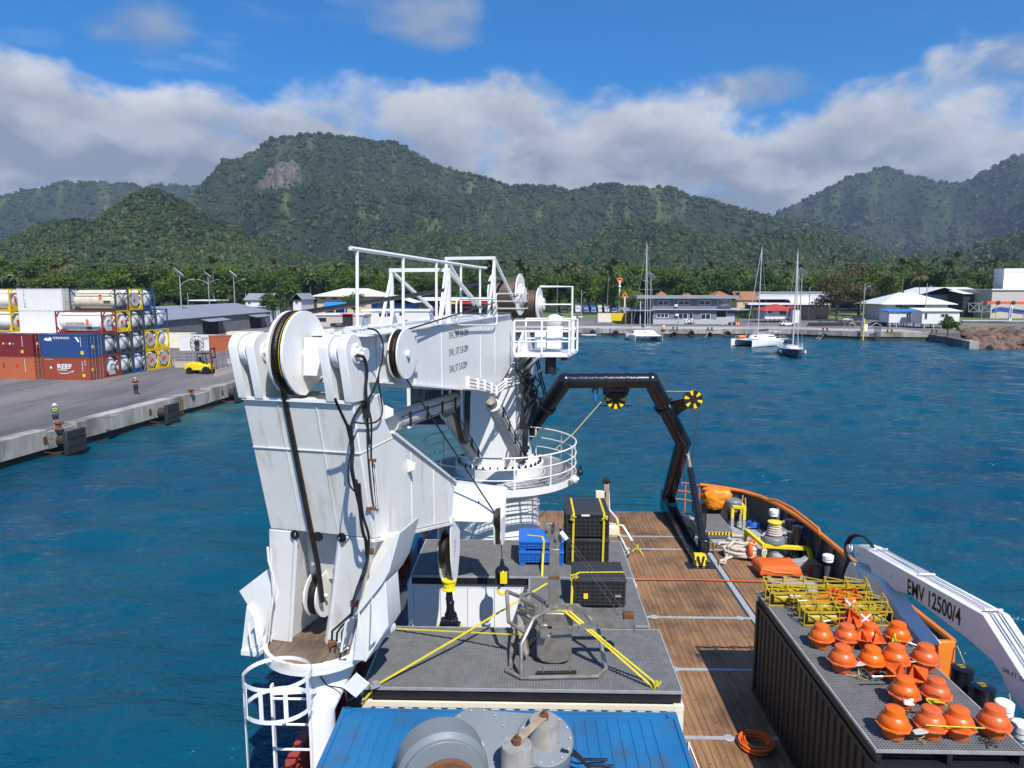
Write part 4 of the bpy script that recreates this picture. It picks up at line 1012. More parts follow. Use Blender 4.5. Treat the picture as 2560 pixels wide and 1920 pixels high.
 for a in(185,225,260,300,345):
  x,y=cx+.575*math.cos(R(a)),11+.515*math.sin(R(a));b=MB();b.beam((x,y,z_b-.03 if a!=185 else 2.0),(x,y,z_a+.03),.07,.012,(math.cos(R(a)),math.sin(R(a)),0));b.build('cage_bar','white_clean',t)
 for q in((A,.0),(B_,0)):b=MB();b.beam((q[0].x,yl,q[0].z-.1),C(11.9,-.1,4.95),.05,.08);b.build('ladder_stay','white_clean',t)
boom_rest()
# ------------------------------------------------------------------ containers
def corrugate(b,o,dx,L,H,nrm,per=.28,dep=.036):
 """a corrugated sheet from o along dx (unit) for L, height H, folds out along nrm"""
 o,dx,nrm=Vector(o),Vector(dx),Vector(nrm);n=max(1,round(L/per));p=L/n
 prof=[]
 for i in range(n):prof+=[(i*p,0),(i*p+p*.30,0),(i*p+p*.42,1),(i*p+p*.88,1)]
 prof.append((L,0))
 vs=[]
 for x,d in prof:q=o+dx*x+nrm*(d*dep);vs+=[q,q+Vector((0,0,H))]
 b.add(vs,[(2*i,2*i+2,2*i+3,2*i+1)for i in range(len(prof)-1)])
 return b
def container(name,label,m1,L=6.06,W=2.44,H=2.59,group=None,roof=None,doors=True,cat='container',rodm='galvanised',cast=None,dark=None,flat=0):
 """length along x, base at z=0, doors at +x"""
 t=thing(name,label,cat,(0,0,0),group)
 x,y=L/2,W/2;c=.15
 for sy in(-1,1):
  b=MB();b.bx(-x,x,sy*(y-.06),sy*y,.0,.16);b.build('bottom_rail',dark or m1,t)
  b=MB();b.bx(-x,x,sy*(y-.06),sy*y,H-.10,H-.004);b.build('top_rail',dark or m1,t)
  if flat:
   for i in range(flat):
    w_=(L-2*c)/flat;b=MB();b.bx(-x+c+i*w_+.006,-x+c+(i+1)*w_-.006,sy*(y-.05),sy*(y-.012),.165,H-.105);b.build('side_panel',m1,t,smooth=0)
  b=MB();corrugate(b,(-x+c,sy*(y-.045),.16),(1,0,0),L-2*c,H-.26,(0,sy,0))if sy<0 else corrugate(b,(x-c,sy*(y-.045),.16),(-1,0,0),L-2*c,H-.26,(0,sy,0))
  if not flat:b.build('side_wall',m1,t,smooth=0)
  for sx in(-1,1):
   b=MB();b.bx(sx*(x-c),sx*x,sy*(y-.13),sy*(y+.002),.12,H-.12);b.build('corner_post',dark or m1,t)
   for z in(0,H-.118):
    b=MB();b.bx(sx*(x-.178),sx*(x+.004),sy*(y-.162),sy*(y+.006),z,z+.122);b.build('corner_casting',cast or dark or m1,t)
 for z0,z1 in((0,.15),(H-.12,H-.006)):
  b=MB();b.bx(-x,-x+.08,-y+.14,y-.14,z0,z1);b.build('end_rail',dark or m1,t)
  b=MB();b.bx(x-.08,x,-y+.14,y-.14,z0,z1);b.build('door_sill',dark or m1,t)
 b=MB();corrugate(b,(-x+.06,y-.14,.15),(0,-1,0),W-.28,H-.27,(-1,0,0));b.build('end_wall',m1,t,smooth=0)
 b=MB();n=max(2,int(L/.21))
 b.bx(-x+.03,x-.03,-y+.05,y-.05,H-.055,H-.03)
 for i in range(n):b.bx(-x+.3+i*(L-.6)/n,-x+.3+i*(L-.6)/n+.12,-y+.2,y-.2,H-.03,H-.015)
 b.build('roof',roof or m1,t,smooth=0)
 if doors:
  for sy in(-1,1):
   b=MB();y0,y1=(.006,y-.135)if sy>0 else(-y+.135,-.006)
   b.bx(x-.07,x-.035,y0,y1,.15,H-.12)
   for i in range(5):z=.22+i*(H-.4)/5;b.bx(x-.037,x-.018,y0+.05,y1-.05,z,z+(H-.4)/5-.1)
   d=b.build('door',m1,t)
   for k in(.3,.72):
    yy=y0+(y1-y0)*k;b=MB();b.cyl((x+.01,yy,.08),(x+.01,yy,H-.08),.018,n=6);b.box((x+.02,yy+.1,1.05),(.02,.24,.05));b.build('lock_rod',rodm,d)
 else:
  b=MB();corrugate(b,(x-.06,-y+.14,.15),(0,1,0),W-.28,H-.27,(1,0,0));b.build('end_wall',m1,t,smooth=0)
 return t
def grating(t,x0,x1,y0,y1,z,pitch=.055,bar=.0125,name='grating'):
 b=MB()
 n=int((x1-x0)/pitch)
 for i in range(n+1):x=x0+(x1-x0)*i/n;b.bx(x-bar/2,x+bar/2,y0,y1,z-.035,z-.002)
 n=int((y1-y0)/pitch)
 for i in range(n+1):y=y0+(y1-y0)*i/n;b.bx(x0,x1,y-bar/2,y+bar/2,z-.033,z)
 o=b.build(name,'grating_steel',t,smooth=0);o['kind']='stuff'
 b=MB();f=.035
 for(a0,a1,c0,c1)in((x0-f,x1+f,y0-f,y0),(x0-f,x1+f,y1,y1+f),(x0-f,x0,y0,y1),(x1,x1+f,y0,y1)):b.bx(a0,a1,c0,c1,z-.045,z+.004)
 b.build('edge_angle','galvanised',t,smooth=0)
GT=4.65
def deck_platform(label,x0,x1,y0,y1):
 t=thing('grating_platform',label,'platform',((x0+x1)/2,(y0+y1)/2,4.40))
 grating(t,x0,x1,y0,y1,GT)
 for a in(y0+.04,(y0+y1)/2,y1-.04):
  b=MB();b.bx(x0,x1,a-.04,a+.04,4.41,4.60);b.build('bearer','black_frame',t)
 return t
def box_container(label,m1,xc,yc,H,rz=0,**k):
 t=container('cargo_container',label,m1,H=H,**k);put(t,(xc,yc,ZD),rz);return t
box_container('cream container under the nearest grating beside the blue container','cream_paint',-.13,13.4,2.39,roof='black_frame',doors=False)
box_container('white container whose panelled side shows behind the main hook','white_clean',-.2,18.75,2.39,roof='black_frame',doors=False,flat=8)
box_container('bright blue container along the bottom edge carrying the grey winch','blue_top',-.37,10.53,2.54,doors=False)
t=container('cargo_container','short pale container below the black box behind the steel launch frame','white_clean',L=2.75,W=2.3,H=2.39,roof='black_frame',doors=False);put(t,(1.3,16.1,ZD))
deck_platform('grey grating platform carrying the steel launch frame',-3.14,2.86,12.25,14.62)
deck_platform('short grey grating platform carrying the single black box',.02,2.68,14.82,17.38)
deck_platform('long grey grating platform with blue crates and tall black boxes',-3.1,2.7,17.46,20.1)
# panel strips on the white container's near side, seen in the gap
t=box_container('black container with a grating roof full of orange floats','black_frame',6.9,13.66,2.39,math.pi/2,roof='black_frame')
t=thing('grating_platform','grey grating roof under the orange floats on the black container','platform',(6.9,13.66,4.40))
grating(t,5.71,8.10,10.66,16.66,GT)
for a in(5.75,6.9,8.06):
 b=MB();b.bx(a-.04,a+.04,10.66,16.66,4.41,4.60);b.build('bearer','black_frame',t)
 # ------------------------------------------------------------------ stern A-frame
mat('hazard_yellow',(.80,.58,.01),.5,var=.05)
mat('hazard_black',(.012,.012,.013),.5,var=.1)
def a_frame():
 ax=6.42;pv=Vector((ax-.1,30.9,2.75))
 kn=gx('p',1785,945,ax+.02)
 d=(kn-pv);nrm=Vector((1,0,0)).cross(d).normalized()
 def ap(k,x,y):return gp(k,x,y,pv,nrm)
 t=thing('a_frame','black tubular stern A-frame with yellow striped sheaves','A-frame',(2.95,30.9,ZD))
 r=.30
 tr,tl=ap('p',1420,235),ap('p',425,240)
 xc=(tr.x+tl.x)/2
 mir=lambda p:Vector((2*xc-p.x,p.y,p.z))
 b=MB();b.cyl(tl,tr,r*.98,n=28);top=b.build('top_beam','black_steel',t)
 for x in(770,890,1135):
  p=ap('p',x,235);b=MB();b.cyl(p-Vector((.03,0,0)),p+Vector((.03,0,0)),r*1.07,n=28);b.build('beam_band','black_steel',top)
 kl=mir(kn)
 for sd,(k_,c_,q_)in(('r',(kn,tr,pv)),('l',(kl,tl,mir(pv)))):
  b=MB();b.tube([q_,k_,c_],r*1.08,24);lg=b.build('leg','black_steel',t)
  b=MB();e=k_.lerp(c_,.60);dd=(c_-k_).normalized();b.cyl(e-dd*.07,e+dd*.07,r*1.36,n=24);b.build('flange','black_steel',lg)
  b=MB();b.ball(c_,r*1.085,14);b.build('corner_joint','black_steel',lg)
  b=MB();b.lathe(k_,[(r*1.13,-.04),(r*1.13,.04)],24,(k_-q_));b.build('weld_band','black_steel',lg)
  # foot: pivot block, long slide beam and the hydraulic ram
  sx=1 if sd=='r' else-1
  X=q_.x
  b=MB();prof=[(31.6,2.0),(31.6,2.9),(30.9,3.15),(30.3,2.85),(29.8,2.6),(25.6,2.25),(24.75,2.30),(24.6,2.0)]
  for dx in(-.22,.16):b.prism([(X+dx,y,z)for y,z in prof],(.06,0,0))
  ft=None
  b=MB();b.prism([(X-.22,y,z)for y,z in prof],(.06,0,0));ft=b.build('foot_plate','black_steel',t)
  b=MB();b.prism([(X+.16,y,z)for y,z in prof],(.06,0,0));b.build('foot_plate','black_steel',t)
  b=MB();b.bx(X-.155,X+.155,24.8,31.4,2.02,2.16);b.build('foot_web','black_frame',t)
  b=MB();b.bx(X-.5,X+.5,24.5,25.1,2.014,2.03);b.build('base_plate','black_steel',t)
  b=MB();b.prism([(X-.23,24.66,2.05),(X+.23,24.66,2.05),(X+.20,24.78,2.42),(X-.20,24.78,2.42)],(0,.25,0));nose=b.build('nose_block','hazard_yellow',t)
  for dx in(-.08,.08):
   b=MB();b.prism([(X+dx*1.3-.03,24.652,2.40),(X+dx*1.3+.03,24.652,2.40),(X+dx*.3+.025,24.60,2.07),(X+dx*.3-.025,24.60,2.07)],(0,.1,0));b.build('hazard_stripe','hazard_black',nose)
  b=MB();b.cyl((X-.3,30.9,2.75),(X+.3,30.9,2.75),.13,n=16);b.build('pivot_pin','stainless',ft)
  rb=Vector((X+.35*sx,25.9,2.55));ru=q_.lerp(k_,.84)+Vector((.30*sx,0,-.05))
  b=MB();m_=rb.lerp(ru,.80);b.cyl(rb,m_,.17,.14,n=18);rm=b.build('ram','black_steel',t)
  b=MB();b.cyl(m_,ru,.085,n=14);b.build('piston_rod','stainless',rm)
  b=MB();b.tube([rb+Vector((.1,-.1,.2)),rb+Vector((.22,-.6,.15)),rb+Vector((.15,-1.0,-.1)),rb+Vector((-.1,-1.15,.05)),rb+Vector((-.2,-.7,.1))],.022,6);b.build('hose','black_rubber',rm)
  b=MB();b.box(rb+Vector((0,-.15,-.1)),(.35,.45,.5));b.build('ram_bracket','black_steel',rm,bevel=.03)
  for i in range(4):b=MB();b.box(rb+Vector((-.25,.6+i*.22,.02)),(.14,.16,.18));b.build('valve','black_frame',rm)
  # middle sheave block, hazard striped
 def sheave_disc(nm,c,ax_,R0,par,a0=0,span=360,nst=6):
  b=MB();b.lathe(c-Vector(ax_)*.07,[(R0*.97,0),(R0,.01),(R0*.86,.05),(R0*.86,.09),(R0,.13),(R0*.97,.14)],36,ax_);o=b.build(nm,'hazard_black',par)
  for k in range(nst):
   a=R(a0+k*span/nst);m_=MB();u1=Vector(ax_).cross(UPV).normalized();pts=[]
   for da,rr in((-.16,.45),(.16,.45),(.2,.96),(-.2,.96)):pts.append(c-Vector(ax_)*.085+(u1*math.cos(a+da)+UPV*math.sin(a+da))*R0*rr)
   m_.prism(pts,Vector(ax_)*.012);m_.build('hazard_stripe','hazard_yellow',o)
  return o
 c=ap('p',1005,445);c=c+Vector((0,-.1,0))
 R0=(ap('p',1110,445)-ap('p',895,445)).length/2*1.1
 blk=sheave_disc('stern_sheave',c,Vector((0,1,0)),R0,t,180,225,5)
 b=MB();p0,p1=ap('p',870,310),ap('p',1160,310)
 b.beam(p0-Vector((0,0,.08)),p1-Vector((0,0,.08)),.5,.16);b.build('hanger_beam','black_steel',blk,bevel=.02)
 for x in(885,1125):
  p=ap('p',x,355);b=MB();b.box(p,(.16,.3,.34));b.build('hanger_cheek','black_steel',blk,bevel=.03)
 b=MB();p=ap('p',1005,385);b.prism([p+Vector((-.42,-.12,.05)),p+Vector((.42,-.12,.05)),p+Vector((.24,-.12,-.2)),p+Vector((-.24,-.12,-.2))],(0,-.03,0));b.build('block_plate','black_frame',blk)
 b=MB();b.cyl(ap('p',775,527),ap('p',1195,527),.025,n=8);b.build('spreader_bar','rope_wire',blk)
 # side arm with its sheave on the right
 a0,a1=ap('p',1560,470),ap('p',1680,650);s1=ap('p',1890,445)
 b=MB();b.prism([a0,ap('p',1610,480),ap('p',1850,420),ap('p',1880,520),a1],(0,-.10,0));arm=b.build('side_arm','black_steel',t)
 R1=(ap('p',2000,445)-ap('p',1780,445)).length/2
 sheave_disc('side_sheave',s1+Vector((0,-.16,0)),Vector((0,1,0)),R1,arm,45,360,6)
 b=MB();q0=ap('p',1535,362);q1=ap('p',1890,362)
 b.tube([q0,q1],.02,6);b.build('tugger_line','rope_tan',arm)
 # shackles with blue swivels
 for nm,(kx,ky)in(('shackle',(765,345)),('shackle',(1752,1335))):
  p=ap('p',kx,ky)+Vector((0,-.32,0));b=MB();b.torus(p,(0,1,0),.10,.028,14,6);sh=b.build(nm,'black_frame',t)
  b=MB();b.lathe(p-UPV*.42,[(.02,0),(.07,.04),(.06,.2),(.03,.28)],10);b.build('blue_swivel','bright_blue',sh)
 def line(label,pts,r,m1):b=MB();b.tube(pts,r,6);tag(b.build('rope',m1,loc=pts[0]),label,'rope','tugger lines at the stern')
 line('tan line slanting from the stern sheave down towards the round walkway',[ap('p',890,430),gy('p',520,850,25.8),gy('p',300,1040,25.4)],.022,'rope_tan')
 line('tan line hanging from the outer sheave to the sea',[s1+Vector((R1*.8,-.16,0)),gz('p',1870,1260,2.9)],.02,'rope_tan')
 return t
a_frame()
def stern_lines():
 for k,(lab,a,b_,m1)in enumerate((('upper tan mooring line stretched across the open stern',('c',470,1068),('c',1360,1086),'rope_tan'),('lower tan mooring line stretched across the open stern',('c',470,1130),('c',1345,1146),'rope_tan'),('thin pale wire stretched across the open stern',('c',480,1012),('c',1260,1026),'rope_white'))):
  p,q=gy(*a,31.3),gy(*b_,31.3);b=MB();b.tube([p-Vector((3,0,0)),p,p.lerp(q,.5)-UPV*.03,q],.028 if k<2 else.012,6);tag(b.build('rope',m1,loc=p),lab,'rope','tugger lines at the stern')
stern_lines()
# ------------------------------------------------------------------ white knuckle crane along the starboard side
def side_crane():
 X0=8.85;w=.52
 t=thing('deck_crane','white folded deck crane lettered EMV 12500/4 beside the orange floats','crane',(9.1,9.0,ZD))
 lp=[('t',235,285),('t',330,300),('t',1735,1085),('u',2212,640),('u',2330,760),('u',2330,1180),('u',2080,860),('u',1985,700),('u',1960,610),('u',1850,430),('t',1560,1375),('t',870,850),('t',730,820),('t',600,700),('t',470,640),('t',430,530),('t',270,470)]
 P=[gx(k,x,y,X0)for k,x,y in lp]
 b=MB();b.prism(P,(w,0,0));boom=b.build('boom','white_clean',t,bevel=.02)
 a=gx('t',870,790,X0);dd=(gx('t',1560,1300,X0)-a);
 dv=(gx('t',1735,1085,X0)-gx('t',330,300,X0)).normalized();up=dv.cross(Vector((1,0,0))).normalized()
 if up.z<0:up=-up
 L=(gx('t',1555,1345,X0)-gx('t',865,835,X0)).length
 letters('crane_marking','EMV 12500/4',gx('t',865,838,X0),dv,up,.50,'ink_black',boom,ext=.006,bold=.016,sx=L/(.50*6.0))
 letters('crane_marking','SWL 4 T  10m',gx('u',1965,545,X0),(gx('u',2150,640,X0)-gx('u',1965,545,X0)),up,.13,'ink_black',boom,ext=.006,sx=.8)
 # pipes along the boom's back
 for dx in(.14,.20,.30,.36):
  b=MB();b.tube([gx('t',440,355,X0)+Vector((dx,0,.06)),gx('t',1735,1085,X0)+Vector((dx,0,.02)),gx('u',2212,640,X0)+Vector((dx,0,.03))],.011,5);b.build('oil_pipe','galvanised',boom)
 for x,y in((440,355),(960,645),(1700,1060)):
  p=gx('t',x,y,X0);b=MB();b.beam(p+Vector((.08,0,.05)),p+Vector((.44,0,.05)),.04,.03);b.build('pipe_clip','white_rusty',boom)
 for x,y in((300,390),(680,640)):
  p=gx('t',x,y,X0);b=MB();b.cyl(p,p-Vector((.06,0,0)),.05,n=8);b.build('grease_boss','white_clean',boom)
 p=gx('t',235,330,X0);b=MB();b.cyl(p-Vector((.12,0,0)),p+Vector((w+.1,0,0)),.11,n=16);b.build('knuckle_pin','white_clean',boom)
 # folded jib running back down to the deck side
 j=[('t',250,520),('t',540,690),('t',800,1110),('t',1045,1420),('t',960,1450),('t',620,1010),('t',330,740),('t',210,720)]
 P=[gx(k,x,y,X0-.12)for k,x,y in j]
 b=MB();b.prism(P,(.42,0,0));jib=b.build('jib','white_clean',t,bevel=.02)
 P=[gx(k,x,y,X0-.18)for k,x,y in(('t',130,650),('t',200,480),('t',260,500),('t',330,740),('t',200,720))]
 b=MB();b.prism(P,(.45,0,0));b.build('knuckle_link','white_rusty',jib,bevel=.02)
 for k in range(5):
  b=MB();q=[gx('t',x+k*9,y+k*4,X0+.06*k)for x,y in((190,480),(145,380),(150,270),(200,190),(270,165),(350,185),(420,250),(450,305))]
  b.tube(q,.022,6);b.build('hose','black_rubber',boom)
  # pedestal and column outside the picture's lower right
 b=MB();b.lathe((9.15,9.0,ZD),[(.6,0),(.6,.1),(.38,.2),(.36,2.6)],24);b.build('column','white_clean',t)
 e=gx('u',2330,970,X0)
 b=MB();b.beam((9.15,9.0,4.4),(9.15,e.y,e.z),.42,.5);b.build('gooseneck','white_clean',t,bevel=.02)
 for k,(x,y)in enumerate(((960,1160),(850,1060))):
  p=gx('t',x,y,10.5);b=MB();b.prism([p+Vector((0,-.1,-.1)),p+Vector((0,.1,-.1)),p+Vector((0,.05,.16)),p+Vector((0,-.05,.16))],(-.05,0,0));b.build('pad_eye','white_clean',t)
side_crane()
# ------------------------------------------------------------------ boxes and crates on the gratings
def ribbed_box(name,label,cat,x0,x1,y0,y1,z0,z1,m1,nx,nz,group,lid=.06):
 t=thing(name,label,cat,((x0+x1)/2,(y0+y1)/2,z0),group)
 b=MB();b.bx(x0+.02,x1-.02,y0+.02,y1-.02,z0+.09,z1-lid);b.build('body',{'blue_crate':'blue_crate_shade','black_plastic':'black_rubber'}[m1],t,bevel=.008)  # body darker than the ribs: shade of the recesses put into the colour
 b=MB()
 for i in range(nx+1):
  x=x0+.02+(x1-x0-.04)*i/nx
  for y,s in((y0,1),(y1,-1)):b.bx(x-.011,x+.011,min(y,y+s*.03),max(y,y+s*.03),z0+.08,z1-lid)
 ny=max(2,int(nx*(y1-y0)/(x1-x0)))
 for i in range(ny+1):
  y=y0+.02+(y1-y0-.04)*i/ny
  for x,s in((x0,1),(x1,-1)):b.bx(min(x,x+s*.03),max(x,x+s*.03),y-.011,y+.011,z0+.08,z1-lid)
 for k in range(nz+1):
  z=z0+.1+(z1-lid-z0-.12)*k/nz
  b.bx(x0+.004,x1-.004,y0+.004,y1-.004,z-.009,z+.009)
 o=b.build('ribs',m1,t,smooth=0);o['kind']='stuff'
 b=MB();b.bx(x0-.015,x1+.015,y0-.015,y1+.015,z1-lid,z1);
 b.bx(x0+.06,x1-.06,y0+.06,y1-.06,z1,z1+.012);ld=b.build('lid',m1,t,bevel=.008)
 for x,y in((x0+.1,y0+.1),(x1-.1,y0+.1),(x0+.1,y1-.1),(x1-.1,y1-.1),((x0+x1)/2,(y0+y1)/2)):
  b=MB();b.box((x,y,z0+.045),(.16,.16,.09));b.build('foot',m1,t)
 return t,ld
bz=lambda k,x,y,Y:gy(k,x,y,Y).z
zt1=bz('n',1600,75,18.25);zm=bz('n',1600,285,18.22)
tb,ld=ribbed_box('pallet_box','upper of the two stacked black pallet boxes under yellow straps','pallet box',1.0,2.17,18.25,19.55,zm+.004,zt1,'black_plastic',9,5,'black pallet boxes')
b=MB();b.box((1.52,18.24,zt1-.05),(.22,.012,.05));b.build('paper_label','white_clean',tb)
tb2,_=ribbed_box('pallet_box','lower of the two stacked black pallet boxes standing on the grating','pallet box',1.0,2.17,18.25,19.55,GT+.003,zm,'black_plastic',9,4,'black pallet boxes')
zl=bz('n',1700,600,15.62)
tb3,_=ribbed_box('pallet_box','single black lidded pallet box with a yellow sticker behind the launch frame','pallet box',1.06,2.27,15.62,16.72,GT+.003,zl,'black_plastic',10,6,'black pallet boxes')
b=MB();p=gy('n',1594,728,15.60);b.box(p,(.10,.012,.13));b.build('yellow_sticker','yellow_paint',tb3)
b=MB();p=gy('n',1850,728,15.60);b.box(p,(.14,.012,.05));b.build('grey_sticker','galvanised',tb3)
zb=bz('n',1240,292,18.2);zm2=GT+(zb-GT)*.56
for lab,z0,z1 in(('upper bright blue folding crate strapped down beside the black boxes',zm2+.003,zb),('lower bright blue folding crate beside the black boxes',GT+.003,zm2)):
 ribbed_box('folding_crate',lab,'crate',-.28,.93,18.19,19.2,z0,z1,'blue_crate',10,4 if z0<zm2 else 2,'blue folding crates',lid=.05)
def strap(label,pts,w=.055,m1='yellow_strap',group='yellow lashing straps',parts=None,nrm=None):
 """a flat webbing ribbon through the points"""
 b=MB();P=[Vector(p)for p in pts]
 for p,q in zip(P[:-1],P[1:]):
  d=(q-p);n=nrm or(UPV if abs(d.normalized().z)<.8 else Vector((0,-1,0)))
  b.beam(p,q,w,.006,n)
 o=b.build('lashing_strap',m1,loc=P[0],smooth=0);tag(o,label,'strap',group);return o
def knot(p,s=.1,seed=0):
 b=MB();rd=random.Random(seed);P=[Vector(p)+Vector((rd.uniform(-s,s),rd.uniform(-s*.4,0),rd.uniform(-s,s)))for _ in range(9)]
 for a,c in zip(P[:-1],P[1:]):b.beam(a,c,.05,.008)
 return b
def straps():
 yf=18.20
 for k,x in enumerate((1.20,2.02)):
  strap('yellow strap over the %s end of the stacked black boxes'%('left','right')[k],[(x,19.6,GT+.8),(x,19.6,zt1+.02),(x,yf+.02,zt1+.02),(x,yf,zt1-.05),(x-.02,yf,GT+.02)])
  tag(knot((x,yf-.01,zt1-.1),.10,k+3).build('strap_knot','yellow_strap',loc=(x,yf,zt1-.1),smooth=0),'loose yellow strap knot near the lid on the %s black box end'%('left','right')[k],'strap','yellow lashing straps')
 strap('yellow strap hanging over the blue crates',[(-.05,18.6,zb+.02),(.36,18.5,zb+.02),(.40,18.17,zb+.005),(.38,18.16,GT+.35),(.34,17.55,GT+.02),(.34,17.44,GT-.05)])
 strap('yellow strap lying across the lid of the single black box',[(1.0,15.60,GT+.1),(1.03,15.75,zl+.02),(1.2,16.0,zl+.022),(2.25,16.05,zl+.022),(2.29,16.05,zl-.1)])
 tag(knot((1.06,15.7,zl+.05),.12,9).build('strap_knot','yellow_strap',loc=(1.06,15.7,zl),smooth=0),'yellow strap knot at the left corner of the single black box','strap','yellow lashing straps')
 # the straps that hold down the launch frame
 A=gz('n',10,1425,4.62);B=gy('n',900,860,14.2);
 A2=gz('b',790,1290,4.40);fr=gy('n',1310,640,15.3)
 strap('long yellow ratchet strap slanting up from the cream container to the launch frame',[A2,gz('b',880,1180,4.68),gy('n',590,1050,13.5),gy('n',985,810,14.6),gy('n',1290,625,15.3)],.06)
 b=MB();p=gz('b',870,1185,4.72);b.box(p,(.2,.08,.06),.6);b.box(p+Vector((0,.02,.05)),(.12,.1,.03),.6);tag(b.build('strap_ratchet','galvanised',loc=p),'steel ratchet on the left lashing strap','ratchet','strap ratchets')
 strap('yellow and black strap stretched flat across the left half of the near grating',[gz('n',100,985,4.70),gy('n',600,1010,13.9),gy('n',1130,1035,13.2)],.055)
 for k,dx in enumerate((0,26)):
  strap('%s of the twin yellow straps running to the right corner of the near grating'%('left','right')[k],[gy('n',1300+dx*2,830,13.6),gy('n',1430+dx*1.5,850,13.35),gy('n',1700+dx,1070,12.85),gz('n',2095+dx,1420-dx,4.72),gz('n',2200+dx*.3,1540,4.45)],.06)
 b=knot(gz('n',2150,1420,4.74),.09,21);tag(b.build('strap_knot','yellow_strap',loc=gz('n',2150,1420,4.70),smooth=0),'yellow strap bunched at the right corner of the near grating','strap','yellow lashing straps')
 b=MB();p=gz('v',470,1200,4.5);b.box(p,(.07,.3,.06),.5);tag(b.build('strap_ratchet','bare_rust',loc=p),'rusty ratchet at the right corner of the near grating','ratchet','strap ratchets')
 strap('red lashing strap stretched across the planked deck',[gz('v',230,505,2.09),gz('v',640,510,2.05),gz('v',1060,520,2.08),gz('v',1160,522,2.1)],.07,'orange_cloth','red lashing straps')
straps()
# ------------------------------------------------------------------ stainless launch frame with its pot on the near grating
def launch_frame():
 t=thing('launch_frame','weathered stainless steel launch frame lashed to the near grating','steel frame',(.6,13.2,GT))
 r=.042
 def tb(nm,pts,r_=r,m1='stainless',n=9):b=MB();b.tube([p if isinstance(p,Vector)else gz(*p)for p in pts],r_,n);return b.build(nm,m1,t)
 Yn=12.66
 g=lambda x,y,Y:gy('n',x,y,Y)
 z=GT+.045
 tb('base_tube',[gz('n',965,1312,z),gz('n',1080,1372,z),gz('n',1690,1360,z),gz('n',1755,1300,z),g(1735,1220,13.0),g(1690,975,13.35),g(1530,800,13.75),g(1410,800,13.9)])
 tb('left_tube',[gz('n',1085,1365,z),g(1085,1110,12.75),g(1180,905,13.1),g(1310,830,13.5)])
 tb('left_hoop',[g(970,690,13.9),g(985,930,13.35),g(1115,1015,13.0),g(1130,1040,12.95)])
 tb('left_hoop',[g(970,690,13.9),g(1070,730,14.2),g(1150,700,14.4),g(1270,780,14.1)])
 tb('side_foot',[gz('n',965,1312,z),gz('n',1000,1290,z),g(1010,1100,13.6),g(1050,950,13.9)])
 # curved side plate
 b=MB();P=[g(1075,710,14.1),g(1055,800,14.0),g(1055,980,13.6),g(1075,1090,13.35),g(1120,1190,13.1),g(1140,1190,13.1),g(1105,1020,13.5),g(1095,850,13.9)]
 b.prism(P,(.03,.10,0));b.build('side_plate','stainless',t)
 for p,q in(((1090,750),(1210,820)),((1095,890),(1190,960)),((1100,1000),(1200,930)),((1110,1150),(1210,1050)),((1080,830),(1200,870))):
  b=MB();b.beam(g(*p,13.8),g(*q,13.5),.10,.08);b.build('strut','stainless',t)
  # central head and the pot
 b=MB();b.box(g(1370,880,13.55),(.62,.42,.30));b.build('head_box','stainless',t,bevel=.03)
 pc=gz('n',1345,1110,GT);pz1=GT+.62
 hw,dp=.35,.22
 prof=[(-hw,.16),(-hw,.62),(hw,.62),(hw,.16),(hw*.7,.06),(hw*.25,.02),(-hw*.25,.02),(-hw*.7,.06)]
 yb=13.12
 b=MB();b.prism([(g(1345,1100,yb).x+x,yb,GT+z_)for x,z_ in prof],(0,.5,0));b.build('pot','stainless',t,bevel=.02)
 b=MB();b.box(g(1260,1000,13.0),(.16,.12,.30));b.build('bracket_box','stainless',t,bevel=.02)
 for Y,pts in((13.05,[(1330,1000),(1540,990),(1680,940),(1975,945)]),(13.55,[(1450,830),(1650,855),(1900,850)])):
  b=MB()
  for p,q in zip(pts[:-1],pts[1:]):b.beam(g(*p,Y),g(*q,Y),.05,.15)
  b.build('arm','stainless',t)
 b=MB();p=g(1930,890,13.3);b.box(p,(.22,.16,.20));b.build('winch_fairlead','bare_rust',t,bevel=.03)
 b=MB();b.beam(g(1980,950,13.05),g(1980,1000,13.05),.05,.05);b.build('pin','stainless',t)
 b=MB();b.beam(g(1205,1342,12.70),g(1520,1338,12.70),.10,.07)
 b.build('rubber_bar','black_rubber',t)
 for x in(1255,1470):b=MB();b.cyl(g(x,1330,12.70),g(x,1275,12.70),.014,n=6);b.build('stud','stainless',t)
 # upright post with its forked head
 b=MB();a0,a1=g(1338,820,13.55),g(1345,350,13.55)
 b.beam(a0,a1,.20,.10,(0,1,0));post=b.build('post','stainless',t,bevel=.01)
 b=MB();b.prism([g(x,y,13.5)for x,y in((1300,360),(1310,300),(1245,190),(1275,155),(1360,150),(1375,175),(1405,290),(1380,360))],(0,.12,0));b.build('fork_plate','stainless',post,bevel=.01)
 for x,y in((1292,192),(1340,185),(1360,265)):b=MB();b.cyl(g(x,y,13.5),g(x,y,13.5)-Vector((0,.06,0)),.035,n=10);b.build('bolt','stainless',post)
 b=MB();b.cyl(g(1342,210,13.45),g(1342,145,13.45),.025);b.build('post_pin','bare_rust',post)
 for y in(580,):b=MB();b.box(g(1342,y,13.5),(.23,.03,.05));b.build('splice_plate','bare_rust',post)
 for p,q in(((1400,220),(1830,835)),((1425,230),(1905,850))):
  b=MB();b.tube([g(*p,13.5),g(*q,13.35)],.006,5);b.build('stay_wire','rope_wire',t)
 b=MB();p=g(1395,220,13.45);b.cyl(p,p+Vector((.12,-.05,-.14)),.05,n=10);b.build('pulley','white_clean',t)
launch_frame()
